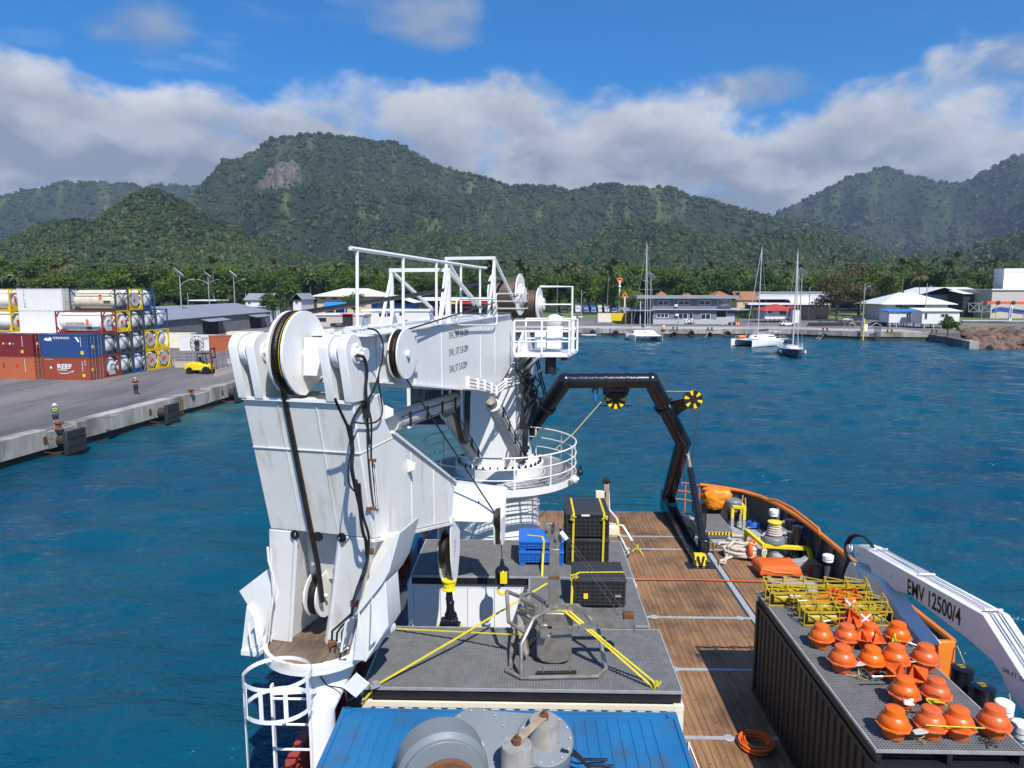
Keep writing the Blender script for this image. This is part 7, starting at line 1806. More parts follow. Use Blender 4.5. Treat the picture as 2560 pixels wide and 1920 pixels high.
def tank(label,fm,slot,k,tier,style='X',tm='tank_white',marks=()):
 """tank in an open frame, 20 ft; +x end faces the quay"""
 t=thing('tank_container',label,'tank container',(0,0,0),'tank containers stacked on the quay')
 x,y,H=3.03,1.22,2.59;w=.13
 for sx in(-1,1):
  for sy in(-1,1):b=MB();b.bx(sx*x,sx*(x-w),sy*y,sy*(y-w),0,H);b.build('corner_post',fm,t)
  for z0,z1 in((0,.14),(H-.13,H-.002)):b=MB();b.bx(sx*x*.999,sx*(x-.10),-y+w,y-w,z0,z1);b.build('end_rail',fm,t)
  if style=='X':
   for s in(-1,1):b=MB();b.beam((sx*(x-.05+.004*s),-y*s+.1*s,.12),(sx*(x-.05+.004*s),y*s-.1*s,H-.12),.055,.055);b.build('cross_brace',fm,t)
  else:
   for sy in(-1,1):
    for z,zz in((.14,.75),(H-.14,H-.75)):b=MB();b.beam((sx*(x-.05),sy*(y-.62),z),(sx*(x-.05),sy*(y-.12),zz),.12,.12);b.build('corner_gusset',fm,t)
 for sy in(-1,1):
  for z in((.07,H-.07)if style=='X' else(.07,H-.07)):b=MB();b.beam((-x+w,sy*(y-.06),z),(x-w,sy*(y-.06),z),.10,.10);b.build('side_rail',fm,t)
  if style=='X':
   b=MB();b.beam((-x+w,sy*(y-.05),1.85),(x-w,sy*(y-.05),1.85),.06,.06);b.build('mid_rail',fm,t)
   b=MB();b.beam((-x+w,sy*(y-.05),.6),(x-w,sy*(y-.05),.6),.06,.06);b.build('mid_rail',fm,t)
   for sx in(-1,1):b=MB();b.beam((sx*(x-w),sy*(y-.05),H-.12),(sx*(x-.8),sy*(y-.05),1.9),.06,.06);b.build('knee_brace',fm,t)
 r=1.12;c=(-2.6,0,1.30)
 prof=[(.02,-.30),(.45,-.27),(.8,-.17),(1.02,-.02),(r,.12)]+[(r,.13+i*1.64)if i in(0,3)else(r,.13+i*1.64)for i in range(4)]+[(1.02,5.2),(.8,5.35),(.45,5.45),(.02,5.48)]
 b=MB();b.lathe(c,prof,36,(1,0,0));tk=b.build('tank',tm,t,smooth=50)
 for i in range(4):b=MB();b.lathe((-2.4+i*1.6,0,1.30),[(r,0),(r+.02,.01),(r+.02,.07),(r,.08)],36,(1,0,0),False);b.build('band',tm,tk)
 b=MB();b.bx(-1.6,1.6,-.3,.3,2.40,2.50);b.build('walkway','tank_grey',t)
 for sx in(-1,1):b=MB();b.bx(sx*2.3,sx*2.75,-.8,.8,.1,.5);b.build('saddle',fm,t)
 if style=='disc':
  b=MB();b.lathe((2.88,0,1.3),[(.02,0),(.86,0),(.86,.04),(.02,.05)],8*4,(1,0,0));dk=b.build('end_disc','tank_grey',t)
 if style=='ring':
  b=MB();b.lathe((2.86,0,1.25),[(.35,0),(.38,.06),(.30,.08),(.28,.02)],20,(1,0,0));b.build('manhole','tank_grey',t)
  b=MB();b.bx(2.86,2.94,-.5,.5,.25,.75);b.build('valve_box','tank_grey',t)
 put(t,cell(slot,k,tier),RZ)
 for fn in marks:fn(t)
 return t
def tp(y,z,w,h,m1,x=2.97):
 def f(t):b=MB();b.bx(x,x+.008,y-w/2,y+w/2,z-h/2,z+h/2);b.build('placard',m1,t,smooth=0)
 return f
def td(y,z,r_,m1,x=2.97):
 def f(t):b=MB();b.lathe((x,y,z),[(.01,0),(r_,0),(r_,.01),(.01,.012)],18,(1,0,0));b.build('placard',m1,t,smooth=0)
 return f
def ts(x,z,w,h,m1):return mk_plate(x,z,w,h,m1,y=-1.13)
def ttext(s,x,z,size,m1):
 def f(t):letters('lettering',s,(x,-1.145,z),(1,0,0),(0,0,1),size,m1,t,ext=.006,sx=1.15)
 return f
hz_=[tp(-.35,1.5,.3,.42,'placard_orange'),td(.1,1.35,.18,'placard_red'),td(-.3,1.15,.15,'placard_red')]
tank('red framed tank on the ground next to the rust red container','frame_red',0,1,1,'ring')
tank('dark framed tank in the second tier next to the blue container','frame_dark',0,1,2)
tank('red framed tank lettered EUROTAINER in the third tier','frame_red',0,1,3,'ring',marks=[ttext('EUROTAINER',-1.7,1.05,.34,'box_rust'),ts(1.05,1.35,.36,.6,'placard_orange'),ts(1.25,.62,.7,.3,'ink_black'),ts(2.15,1.1,.9,.6,'white_clean'),tp(.55,1.75,.3,.4,'placard_orange')])
tank('dark framed tank on the ground, second in the row','frame_dark',0,2,1);tank('dark framed tank in the second tier, second in the row','frame_dark',0,2,2)
tank('yellow framed tank in the third tier beside the EUROTAINER one','frame_yellow',0,2,3,'plain',marks=[td(-.25,1.2,.2,'placard_red'),td(.45,1.3,.13,'placard_red')])
tank('stained cream tank in a dark frame on the top tier','frame_dark',0,2,4,'X','tank_stained',marks=[ts(1.0,1.55,.4,.6,'placard_orange'),ts(1.85,1.05,.9,.2,'ink_black')])
tank('blue and dark framed tank on the ground, third in the row','frame_blue',0,3,1);tank('dark framed tank in the second tier, third in the row','frame_dark',0,3,2);tank('dark framed tank in the third tier, third in the row','frame_dark',0,3,3)
tank('yellow framed tank with grey disc on the top tier','frame_yellow',0,3,4,'disc',marks=[td(-.2,1.2,.18,'placard_red')])
for tr in(1,2):tank('yellow framed tank with grey disc %s, fourth in the row'%('','on the ground','in the second tier')[tr],'frame_yellow',0,4,tr,'disc',marks=hz_)
tank('dark framed tank in the third tier, fourth in the row','frame_dark',0,4,3);tank('blue framed tank at the right end of the top tier','frame_blue',0,4,4)
tank('yellow framed tank with grey disc on the ground at the right end','frame_yellow',0,5,1,'disc',marks=hz_);tank('yellow framed white tank in the second tier at the right end','frame_yellow',0,5,2,'plain',marks=[td(.3,1.4,.12,'placard_red'),td(-.3,1.3,.15,'placard_yellow')])
tank('blue framed tank in the third tier at the right end','frame_blue',0,5,3)
for tr in(3,4):tank('yellow framed tank at the left edge %s'%('on the top tier' if tr==4 else 'in the third tier'),'frame_yellow',2.02,2,tr,'plain',marks=hz_ if tr==4 else[td(-.2,1.2,.2,'placard_red')])
for tr in(3,4):tank('yellow framed tank behind the left edge one %s'%('on the top tier' if tr==4 else 'in the third tier'),'frame_yellow',2.02,3,tr,'plain')
# ------------------------------------------------------------------ forklift, barriers and fence
def wheel(t,c,ax,r_,w,nm='wheel'):
 b=MB();b.lathe(Vector(c)-Vector(ax)*w/2,[(r_*.6,0),(r_*.95,0),(r_,w*.15),(r_,w*.85),(r_*.95,w),(r_*.6,w)],20,ax);o=b.build(nm,'black_rubber',t)
 b=MB();b.lathe(Vector(c)-Vector(ax)*w*.46,[(.02,0),(r_*.6,0),(r_*.6,w*.92),(.02,w*.92)],14,ax);b.build('rim','galvanised',o);return o
def forklift():
 t=thing('forklift','bright yellow forklift parked beside the yard barriers','forklift',(0,0,0))
 b=MB();b.prism([(-1.9,-.75,.45),(-1.95,-.75,1.15),(-1.7,-.75,1.35),(-.1,-.75,1.42),(0,-.75,1.2),(1.0,-.75,1.15),(1.2,-.75,.6),(1.1,-.75,.45)],(0,1.5,0));b.build('body','yellow_paint',t,bevel=.06)
 b=MB();b.prism([(-2.1,-.7,.5),(-2.1,-.7,1.1),(-1.85,-.7,1.25),(-1.85,-.7,.5)],(0,1.4,0));b.build('counterweight','yellow_paint',t,bevel=.08)
 for x,y in((-1.35,-.72),(-1.35,.72),(.85,-.78),(.85,.78)):wheel(t,(x,y,.48 if x>0 else.42),(0,1,0),.48 if x>0 else.42,.34)
 for x,y in((-.35,-.65),(-.35,.65),(.95,-.65),(.95,.65)):b=MB();b.beam((x,y,1.2),(x*.85,y*.95,2.45),.07,.07);b.build('cab_post','black_frame',t)
 b=MB();b.bx(-.4,.95,-.68,.68,2.45,2.53);b.build('cab_roof','black_frame',t)
 b=MB();b.box((-.1,0,1.5),(.5,.5,.12));b.box((-.33,0,1.8),(.12,.5,.5));b.build('seat','black_rubber',t,bevel=.03)
 b=MB();b.torus((.5,0,1.75),(.6,0,.8),.18,.02,16,5);b.build('steering_wheel','black_frame',t)
 for y in(-.45,.45):b=MB();b.beam((1.45,y,.2),(1.35,y,3.2),.14,.18);b.build('mast_rail','bare_rust',t);b=MB();b.beam((1.6,y*.7,.15),(2.8,y*.7,.12),.14,.05);b.build('fork','black_frame',t)
 for z in(.8,2.0,3.1):b=MB();b.beam((1.42,-.45,z),(1.42,.45,z),.1,.12);b.build('mast_cross','black_frame',t)
 p=gz('i',480,1300,ZQ);put(t,(p.x,p.y,ZQ+.01),R(-6))
forklift()
mat('barrier_concrete',(.34,.31,.27),.9,var=.12,vscale=1.5,dirt=(.18,.15,.12),damt=.3,dscale=1.5)
def barrier(label,p,q):
 p,q=Vector(p),Vector(q);d=(q-p).normalized();n=Vector((-d.y,d.x,0));t=thing('road_barrier',label,'barrier',p.lerp(q,.5),'concrete road barriers')
 prof=[(-.3,0),(.3,0),(.28,.2),(.11,.45),(.09,.85),(-.09,.85),(-.11,.45),(-.28,.2)]
 b=MB();b.prism([p+n*a+UPV*z for a,z in prof],q-p);b.build('block','barrier_concrete',t,bevel=.02)
 L=(q-p).length
 for i in range(int(L/1.2)+1):
  c=p+d*min(L,i*1.2);b=MB();b.beam(c+UPV*.84,c+UPV*2.2,.05,.05);b.build('fence_post','galvanised',t)
 for z in(1.2,1.6,2.1):b=MB();b.beam(p+UPV*z,q+UPV*z,.035,.05);b.build('fence_rail','galvanised',t)
G=lambda k,x,y:gz(k,x,y,ZQ+.006)
barrier('concrete barrier with fence right of the forklift',G('i',620,1335),G('i',825,1285));barrier('concrete barrier with fence behind the forklift',G('i',175,1235),G('i',390,1235));barrier('concrete barrier with fence next to the yellow tanks',G('i',100,1205),G('i',170,1212));barrier('concrete barrier with fence farthest right behind the crane',G('i',740,1200),G('i',830,1195))
def loose_box(label,m1,k,x,y,w,h,rz=0,L=6.06,doors=True):
 t=container('shipping_container',label,m1,L=L,H=2.59,group='loose containers behind the yard',doors=doors);p=gz(k,x,y,ZQ);put(t,(p.x,p.y,ZQ+.012),rz);return t
t=loose_box('white container with a round fan guard behind the barriers','box_white','i',450,1040,0,0,R(4));
c=gz('i',465,1040,ZQ);fan=thing('cable_drum','black spoked cable reel in front of the white container','cable reel',(c.x,c.y-1.7,ZQ))
b=MB();b.torus((c.x,c.y-1.7,ZQ+1.35),(0,1,0),1.15,.05,28,6);b.build('rim','black_frame',fan)
for i in range(10):a=i*math.pi/5;b=MB();b.beam((c.x,c.y-1.7,ZQ+1.35),(c.x+1.13*math.cos(a),c.y-1.7,ZQ+1.35+1.13*math.sin(a)),.04,.04);b.build('spoke','black_frame',fan)
b=MB();b.cyl((c.x,c.y-1.95,ZQ+1.35),(c.x,c.y-1.5,ZQ+1.35),.4,n=18);b.build('hub','black_frame',fan)
b=MB();b.beam((c.x,c.y-1.7,ZQ),(c.x,c.y-1.7,ZQ+.25),.6,.3);b.build('stand','black_frame',fan)
letters('lettering','GIST',(.9,-1.232,1.9),(1,0,0),(0,0,1),.5,'box_maroon',t,ext=.004,bold=.01)
loose_box('faded orange container with white doors behind the forklift','box_orange','i',730,1045,0,0,R(-20));loose_box('cream container half hidden behind the white one','cream_paint','i',190,1010,0,0,R(3))
loose_box('rusty cream container below the shed wall','cream_paint','i',950,990,0,0,R(2));
# ------------------------------------------------------------------ town: buildings are things with walls, roofs, windows
mat('roof_white',(.72,.72,.71),.45,var=.05,vscale=.3,dirt=(.5,.48,.44),damt=.15,dscale=.5)
mat('roof_cream',(.68,.63,.54),.5,var=.06,vscale=.3,dirt=(.45,.40,.33),damt=.2,dscale=.5)
mat('roof_grey',(.25,.26,.285),.45,var=.1,vscale=.2,dirt=(.36,.36,.37),damt=.2,dscale=.3,streak=0)
mat('roof_red',(.42,.045,.035),.55,var=.08,vscale=.5)
mat('roof_brown',(.30,.13,.07),.8,var=.15,vscale=.6)
mat('roof_blue',(.02,.22,.60),.45,var=.06)
mat('wall_shed',(.15,.155,.165),.5,var=.08,vscale=.4)
mat('wall_grey',(.155,.165,.205),.7,var=.06,vscale=.4)
mat('wall_lightgrey',(.40,.41,.44),.7,var=.05,vscale=.4)
mat('wall_white',(.68,.67,.66),.6,var=.05,vscale=.5,dirt=(.45,.42,.38),damt=.12,dscale=1)
mat('wall_cream',(.62,.45,.30),.7,var=.06,vscale=.5)
mat('wall_blue',(.035,.12,.34),.65,var=.08,vscale=.5)
mat('wall_sky',(.16,.30,.50),.65,var=.06)
mat('wall_beige',(.50,.44,.40),.7,var=.06,vscale=.5)
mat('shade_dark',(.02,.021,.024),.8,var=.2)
mat('sign_dark',(.03,.035,.05),.5);mat('banner_orange',(.72,.10,.03),.6);mat('shop_red',(.50,.02,.02),.5);mat('shop_yellow',(.75,.55,.02),.5)
mat('car_silver',(.45,.46,.47),.25,metal=.4,var=.03,coat=.5);mat('car_white',(.75,.75,.75),.25,var=.03,coat=.5);mat('car_blue',(.03,.09,.35),.3,var=.05,coat=.4);mat('car_dark',(.06,.07,.085),.25,metal=.3,var=.05,coat=.5)
mat('stone_dark',(.045,.04,.036),.9,var=.4,vscale=3,bump=.5,bscale=8)
mat('panel_solar',(.008,.018,.07),.15,var=.2,vscale=8,spec=.7)
def roofed(t,x0,x1,y0,y1,ze,zr,kind,rm,over=.6,th=.14):
 """roof over a rectangle: 'gx' ridge along x, 'gy' ridge along y, 'hip', 'flat', 'mono' rising to the back"""
 X0,X1,Y0,Y1=x0-over,x1+over,y0-over,y1+over;xm,ym=(X0+X1)/2,(Y0+Y1)/2
 b=MB()
 if kind=='flat':b.bx(X0,X1,Y0,Y1,ze,zr)
 elif kind=='mono':b.prism([(X0,Y0,ze),(X1,Y0,ze),(X1,Y1,zr),(X0,Y1,zr)],(0,0,th))
 else:
  if kind=='gx':ra,rb=(X0,ym),(X1,ym)
  elif kind=='gy':ra,rb=(xm,Y0),(xm,Y1)
  else:
   d=min(X1-X0,Y1-Y0)/2;ra,rb=((X0+d,ym),(X1-d,ym))if X1-X0>Y1-Y0 else((xm,Y0+d),(xm,Y1-d))
  for dz,fl in((0,False),(-th,True)):
   vs=[(X0,Y0,ze+dz),(X1,Y0,ze+dz),(X1,Y1,ze+dz),(X0,Y1,ze+dz),(ra[0],ra[1],zr+dz),(rb[0],rb[1],zr+dz)]
   fs=[(0,1,5,4),(2,3,4,5),(1,2,5),(3,0,4)]if(kind=='gx' or(kind=='hip' and X1-X0>Y1-Y0))else[(0,1,4),(2,3,5),(1,2,5,4),(3,0,4,5)]
   b.add(vs,[f[::-1]for f in fs]if fl else fs)
  b.add([(X0,Y0,ze),(X1,Y0,ze),(X1,Y0,ze-th),(X0,Y0,ze-th)],[(0,3,2,1)]);b.add([(X0,Y1,ze),(X0,Y0,ze),(X0,Y0,ze-th),(X0,Y1,ze-th)],[(0,3,2,1)])
  b.add([(X1,Y0,ze),(X1,Y1,ze),(X1,Y1,ze-th),(X1,Y0,ze-th)],[(0,3,2,1)])
 return b.build('roof',rm,t,smooth=0)
def window(t,x0,x1,z0,z1,y,fm='white_clean',n=2,nm='window',gm='dark_glass'):
 b=MB();b.bx(x0,x1,y-.03,y-.012,z0,z1);w=b.build(nm,gm,t,smooth=0)
 f=max(.06,(x1-x0)*.04)
 for a in((x0-f,x1+f,z0-f,z0),(x0-f,x1+f,z1,z1+f),(x0-f,x0,z0,z1),(x1,x1+f,z0,z1)):
  b=MB();b.bx(a[0],a[1],y-.09,y-.005,a[2],a[3]);b.build('frame',fm,w,smooth=0)
 for i in range(1,n):x=x0+(x1-x0)*i/n;b=MB();b.bx(x-f/2,x+f/2,y-.07,y-.031,z0,z1);b.build('mullion',fm,w,smooth=0)
 return w
def house(name,label,k,xl,xr,ye,yr,Y,depth,roof,wm,rm,wins=(),cat='building',over=.6,group=None,base=None,gable=True):
 """front wall at distance Y spanning photo columns xl..xr, eave row ye, ridge row yr; wins are photo rectangles"""
 a,b_=gy(k,xl,ye,Y),gy(k,xr,ye,Y);ze=a.z;ym=Y+depth/2;zr=gy(k,(xl+xr)/2,yr,ym if roof in('gx','hip')else Y if roof in('flat','gy')else Y+depth).z
 x0,x1=a.x,b_.x;z0=base if base is not None else ZQ+.01
 t=thing(name,label,cat,((x0+x1)/2,Y+depth/2,z0),group)
 b=MB();b.bx(x0,x1,Y,Y+depth,z0,ze-.02)
 if roof=='gy':b.prism([(x0+.01,Y+.002,ze-.02),(x1-.01,Y+.002,ze-.02),((x0+x1)/2,Y+.002,zr-.15)],(0,depth-.01,0))
 if roof=='gx':b.prism([(x1-.001,Y+.01,ze-.02),(x1-.001,Y+depth-.01,ze-.02),(x1-.001,ym,zr-.15)],(x0-x1+.002,0,0))
 b.build('wall',wm,t,smooth=0)
 roofed(t,x0,x1,Y,Y+depth,ze,max(zr,ze+.12),roof,rm,over)
 for w in wins:
  p,q=gy(k,w[0],w[3],Y),gy(k,w[2],w[1],Y);window(t,p.x,q.x,p.z,q.z,Y,*(w[4:]))
 return t
def shed():
 a,b_=Vector((-76.5,141,0)),Vector((-74.5,200,0));t=thing('storage_shed','long grey metal shed behind the container yard','shed',(-84,170,ZQ))
 w=20;ze=ZQ+4.2;zr=ZQ+6.6;b=MB();b.bx(-75-w,-75,141,200,ZQ,ze-.02);b.build('wall','wall_shed',t,smooth=0)
 roofed(t,-75-w,-75,141,200,ze,zr,'gy','roof_grey',.5)
 for i in range(14):b=MB();y=143+i*4.1;b.bx(-74.99,-74.93,y-.04,y+.04,ZQ,ze-.1);b.build('wall_seam','wall_grey',t)
 for y0,y1 in((158,166),(185,193)):
  b=MB();b.bx(-75.2,-74.985,y0,y1,ZQ+.05,ZQ+3.0);b.build('doorway','shade_dark',t,smooth=0)
  b=MB();b.prism([(-75,y0-1.5,ZQ+3.7),(-75,y1+1.5,ZQ+3.7),(-72.4,y1+1.5,ZQ+3.1),(-72.4,y0-1.5,ZQ+3.1)],(0,0,.1));b.build('awning','roof_grey',t,smooth=0)
shed()
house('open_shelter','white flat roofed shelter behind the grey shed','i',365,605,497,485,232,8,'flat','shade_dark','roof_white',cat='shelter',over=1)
house('house','white house with patched grey roof left of the round tree','i',945,1215,485,412,238,9,'gx','wall_white','roof_grey',[(975,505,1005,530),(1100,500,1150,530)])
house('house','white gabled house with grey roof right of the round tree','i',1470,1560,480,412,236,14,'gy','wall_white','roof_grey',[(1500,500,1525,530)])
house('annexe','low white lean-to between the two grey roofed houses','i',830,1220,560,545,226,5,'mono','wall_white','roof_white',cat='house')
house('hall','cream two-storey hall with a broad pale hip roof','a',570,985,345,297,262,16,'hip','wall_cream','roof_cream',[(595,352,625,366,'roof_cream'),(665,352,695,366,'roof_cream')],over=2)
def blue_awnings():
 for i,(x0,x1)in enumerate(((612,682),(684,745))):
  p,q=gy('a',x0,440,238),gy('a',x1,385,238);t=thing('market_stall','%s blue awning stall in front of the cream hall'%('left','right')[i],'stall',((p.x+q.x)/2,239,ZQ+.01),'blue awning stalls')
  b=MB();b.prism([(p.x,237.5,q.z-1.2),(q.x,237.5,q.z-1.2),(q.x,239.5,q.z),(p.x,239.5,q.z)],(0,0,.12));b.build('awning','roof_blue',t,smooth=0)
  b=MB();b.bx(p.x,q.x,237.45,237.55,q.z-1.9,q.z-1.15);b.build('valance','roof_blue',t,smooth=0)
  b=MB();b.bx(p.x+.2,q.x-.2,239,241,ZQ+.01,q.z-.5);b.build('booth','wall_blue',t,smooth=0)
  for x in(p.x+.1,q.x-.1):b=MB();b.beam((x,237.6,ZQ),(x,237.6,q.z-1.2),.15,.15);b.build('post','wall_white',t)
blue_awnings()
house('blue_hall','deep blue hall with a white roof behind the crane boom','a',905,1150,385,340,236,16,'gy','wall_blue','roof_white',[(950,390,1000,412,'white_clean',4),(1010,390,1035,412,'white_clean',2)],over=1.2)
house('port_office','long low white port building with small black windows','i',1715,2250,655,640,196,9,'flat','wall_beige','roof_white',[(1745,688,1835,722,'shade_dark',1)],over=.3)
house('port_store','low white store with black windows behind the boom','a',850,1260,438,428,205,9,'flat','wall_white','roof_white',[(955,450,995,468,'shade_dark',1),(1005,450,1050,466,'shade_dark',1),(1080,448,1110,462,'shade_dark',1)],over=.3)
def kiosk():
 p,q=gy('i',2020,725,190),gy('i',2110,640,190);t=thing('kiosk','small dark kiosk with a red roof beside the port building','kiosk',((p.x+q.x)/2,191,ZQ))
 b=MB();b.bx(p.x,q.x,190,192,ZQ+.01,q.z-.2);b.build('wall','shade_dark',t,smooth=0);b=MB();b.bx(p.x-.5,q.x+.5,189.5,192.5,q.z-.2,q.z);b.build('roof','shop_red',t,smooth=0)
kiosk()
def shops():
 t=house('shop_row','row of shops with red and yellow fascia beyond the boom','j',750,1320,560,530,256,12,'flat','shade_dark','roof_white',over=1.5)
 for x0,x1,m1 in((880,1020,'shop_yellow'),(1020,1190,'shop_red'),(1200,1320,'shop_red')):
  p,q=gy('j',x0,590,253.8),gy('j',x1,570,253.8);b=MB();b.bx(p.x,q.x,253.8,254.2,p.z,q.z);b.build('fascia',m1,t,smooth=0)
shops()
# the grey two-storey harbour office
def harbour_office():
 Y=214.5;G_=lambda x,y,YY=Y:gy('f',x,y,YY)
 x0,x1,x2=G_(755,830).x,G_(1385,830).x,G_(1520,830).x+1.0
 z1=G_(755,690).z;z2=G_(755,578).z;zt=G_(755,548).z;D=13
 t=thing('harbour_office','dark grey two-storey harbour office with flat overhanging roof','building',((x0+x1)/2,Y+D/2,ZQ))
 b=MB();b.bx(x0,x1,Y,Y+D,ZQ,z1);b.build('ground_storey','wall_grey',t,smooth=0)
 b=MB();b.bx(x0-.3,x1+.0,Y-.1,Y+D,z1+.25,z2);b.build('upper_storey','wall_grey',t,smooth=0)
 b=MB();b.bx(x0-.5,G_(1700,680).x,Y-1.0,Y+D+1,z1,z1+.25);b.build('first_floor_slab','wall_lightgrey',t,smooth=0)
 xl,xr=G_(592,560).x,G_(1595,560).x
 b=MB();b.bx(xl,xr,Y-1.8,Y+D+1.5,z2,zt);b.build('roof','roof_grey',t,smooth=0)
 b=MB();b.bx(x0+.1,x1-.05,Y-.16,Y-.001,ZQ+.02,G_(755,785).z);b.build('plinth','wall_lightgrey',t,smooth=0)
 # right-hand light wing and stair
 b=MB();b.bx(x1+.01,G_(1540,690).x,Y+1.5,Y+D,z1+.25,z2-.01);b.build('upper_wing','wall_lightgrey',t,smooth=0)
 b=MB();b.bx(x1+.01,G_(1575,690).x,Y+.5,Y+D,ZQ,z1-.01);wg=b.build('lower_wing','wall_lightgrey',t,smooth=0)
 b=MB();b.bx(G_(1390,0).x,G_(1515,0).x,Y+.46,Y+.499,G_(0,760).z,G_(0,700).z);b.build('porch_opening','shade_dark',wg,smooth=0)
 for i in range(5):b=MB();xa=G_(1525+i*32,0,Y+.5).x;b.bx(xa,xa+1.0,Y+.2,Y+.4,G_(0,725).z,G_(0,700).z);b.build('louvre_window','dark_glass',wg,smooth=0)
 for r in((810,603,916,640),(1010,603,1118,638),(1215,603,1326,638)):p,q=G_(r[0],r[3],Y-.1),G_(r[2],r[1],Y-.1);window(t,p.x,q.x,p.z,q.z,Y-.1)
 for r in((800,730,910,762,3),(1013,730,1100,778,2),(1235,732,1325,780,2)):p,q=G_(r[0],r[3]),G_(r[2],r[1]);window(t,p.x,q.x,p.z,q.z,Y,'white_clean',r[4])
 p,q=G_(1120,778),G_(1152,715);window(t,p.x,q.x,p.z,q.z,Y,'white_clean',1,'door')
 for r in((1410,598,1440,635),(1488,592,1515,625)):p,q=G_(r[0],r[3],Y+1.5),G_(r[2],r[1],Y+1.5);window(t,p.x,q.x,p.z,q.z,Y+1.5)
 for x,y in((985,647),(993,740),(1460,645),(1490,640)):p=G_(x,y);b=MB();b.box((p.x,Y-.35 if x<1400 else Y+1.2,p.z),(1.0,.4,.7));b.build('air_conditioner','wall_white',t,bevel=.05)
 # balcony at the left end and the dark carport
 b=MB();b.bx(G_(645,0).x,x0-.31,Y+1,Y+D,z1+.251,z1+1.1);b.build('balcony_wall','wall_grey',t,smooth=0)
 b=MB();b.beam((G_(648,0).x,Y-1,ZQ),(G_(648,0).x,Y-1,z2),.3,.3);b.build('column','wall_lightgrey',t)
 c=thing('carport','dark open carport left of the harbour office','carport',(G_(620,0).x,Y+3,ZQ));zc=G_(0,700).z
 b=MB();b.prism([(G_(470,0).x,Y-2,zc),(x0-.4,Y-2,zc),(x0-.4,Y+9,zc+.6),(G_(470,0).x,Y+9,zc+.6)],(0,0,.25));b.build('roof','roof_grey',c,smooth=0)
 b=MB();b.bx(G_(560,0).x,x0-.5,Y+1,Y+8,ZQ,zc);b.build('wall','shade_dark',c,smooth=0)
 for x in(500,560):b=MB();b.beam((G_(x,0).x,Y-1.5,ZQ),(G_(x,0).x,Y-1.5,zc),.3,.3);b.build('post','wall_grey',c)
 # low sign wall with an anchor
 p,q=G_(1080,820,212),G_(1160,780,212);s=thing('name_board','white name board with a ring emblem and black anchor','sign',((p.x+q.x)/2,212,ZQ))
 b=MB();b.bx(p.x,q.x,212,212.2,p.z,q.z);b.build('board','wall_white',s,smooth=0);b=MB();m=((p.x+q.x)/2,211.97,(p.z+q.z)/2);b.torus(m,(0,1,0),.55,.09,24,5);b.build('ring_emblem','ink_black',s)
 b=MB();a=G_(1150,830,211);b.beam((a.x,211,a.z),(a.x+.5,211,a.z+1.9),.16,.16);b.tube([(a.x-.7,211,a.z+.7),(a.x-.4,211,a.z+.15),(a.x+.2,211,a.z+.05),(a.x+.9,211,a.z+.5)],.1,6);b.build('anchor','ink_black',s)
 b=MB();b.prism([G_(1010,832,212.4),G_(1210,832,212.4),G_(1200,795,212.4),G_(1165,775,212.4),G_(1075,775,212.4),G_(1015,800,212.4)],(0,.6,0));b.build('backing_wall','wall_lightgrey',s,smooth=0)
harbour_office()
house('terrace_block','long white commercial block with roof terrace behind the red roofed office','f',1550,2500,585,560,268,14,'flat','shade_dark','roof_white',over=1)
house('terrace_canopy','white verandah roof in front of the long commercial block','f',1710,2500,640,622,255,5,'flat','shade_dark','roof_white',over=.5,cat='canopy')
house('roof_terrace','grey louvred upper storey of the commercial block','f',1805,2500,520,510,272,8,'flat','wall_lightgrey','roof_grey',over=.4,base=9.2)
for i,(x0,x1)in enumerate(((812,885),(1060,1125),(1375,1495))):house('thatched_house','%s brown pyramid roof showing over the harbour office'%('left','middle','right')[i],'f',x0,x1,545,505,292,10,'hip','wall_cream','roof_brown',group='brown roofed houses')
house('brown_house','brown roofed house between the harbour office and the white block','f',1590,1790,590,508,262,9,'gx','wall_cream','roof_brown')
def red_office():
 t=house('red_roof_office','small white office with a bright red hip roof on stilts','f',1868,2150,694,632,226,8,'hip','wall_white','roof_red',[(1895,700,1935,722,'wall_white',1),(2010,702,2075,740,'wall_white',1)],over=1.4,base=ZQ+1.1)
 for i in range(7):x=gy('f',1872+i*45,800,226.2).x;b=MB();b.beam((x,226.3,ZQ),(x,226.3,ZQ+1.1),.3,.3);b.build('stilt','shade_dark',t)
 p,q=gy('f',2100,755,225.9),gy('f',2200,710,225.9);b=MB();b.bx(p.x,q.x,225.85,225.95,p.z,q.z);b.build('sign_board','car_blue',t,smooth=0)
 house('red_porch','white gabled porch of the red roofed office','g',85,150,632,608,223,6,'gy','wall_white','roof_red',over=.3,base=ZQ+.02,cat='porch')
red_office()
house('tan_store','tan roofed store behind the dark pine','g',110,390,612,545,262,10,'gx','wall_blue','roof_cream',over=1)
def shipping_office():
 t=house('shipping_office','white roofed shipping office with a dark sign board','g',935,1510,590,487,246,16,'hip','wall_white','roof_white',over=2.2)
 p,q=gy('g',1030,620,245.8),gy('g',1310,592,245.8);b=MB();b.bx(p.x,q.x,245.7,245.85,p.z,q.z);sb=b.build('sign_board','sign_dark',t,smooth=0)
 letters('sign_text','Excil Shipping Ltd',(p.x+(q.x-p.x)*.2,245.69,p.z+.35),(1,0,0),(0,0,1),(q.z-p.z)*.55,'white_clean',t,ext=.01)
 for x0,x1 in((935,1025),(1330,1500)):a,c=gy('g',x0,618,245.8),gy('g',x1,594,245.8);b=MB();b.bx(a.x,c.x,245.72,245.84,a.z,c.z);b.build('side_board','wall_white',t,smooth=0)
 for i in range(8):a,c=gy('g',1070+i*30,640,245.8),gy('g',1090+i*30,624,245.8);b=MB();b.bx(a.x,c.x,245.9,245.99,a.z,c.z);b.build('window','dark_glass',t,smooth=0)
shipping_office()
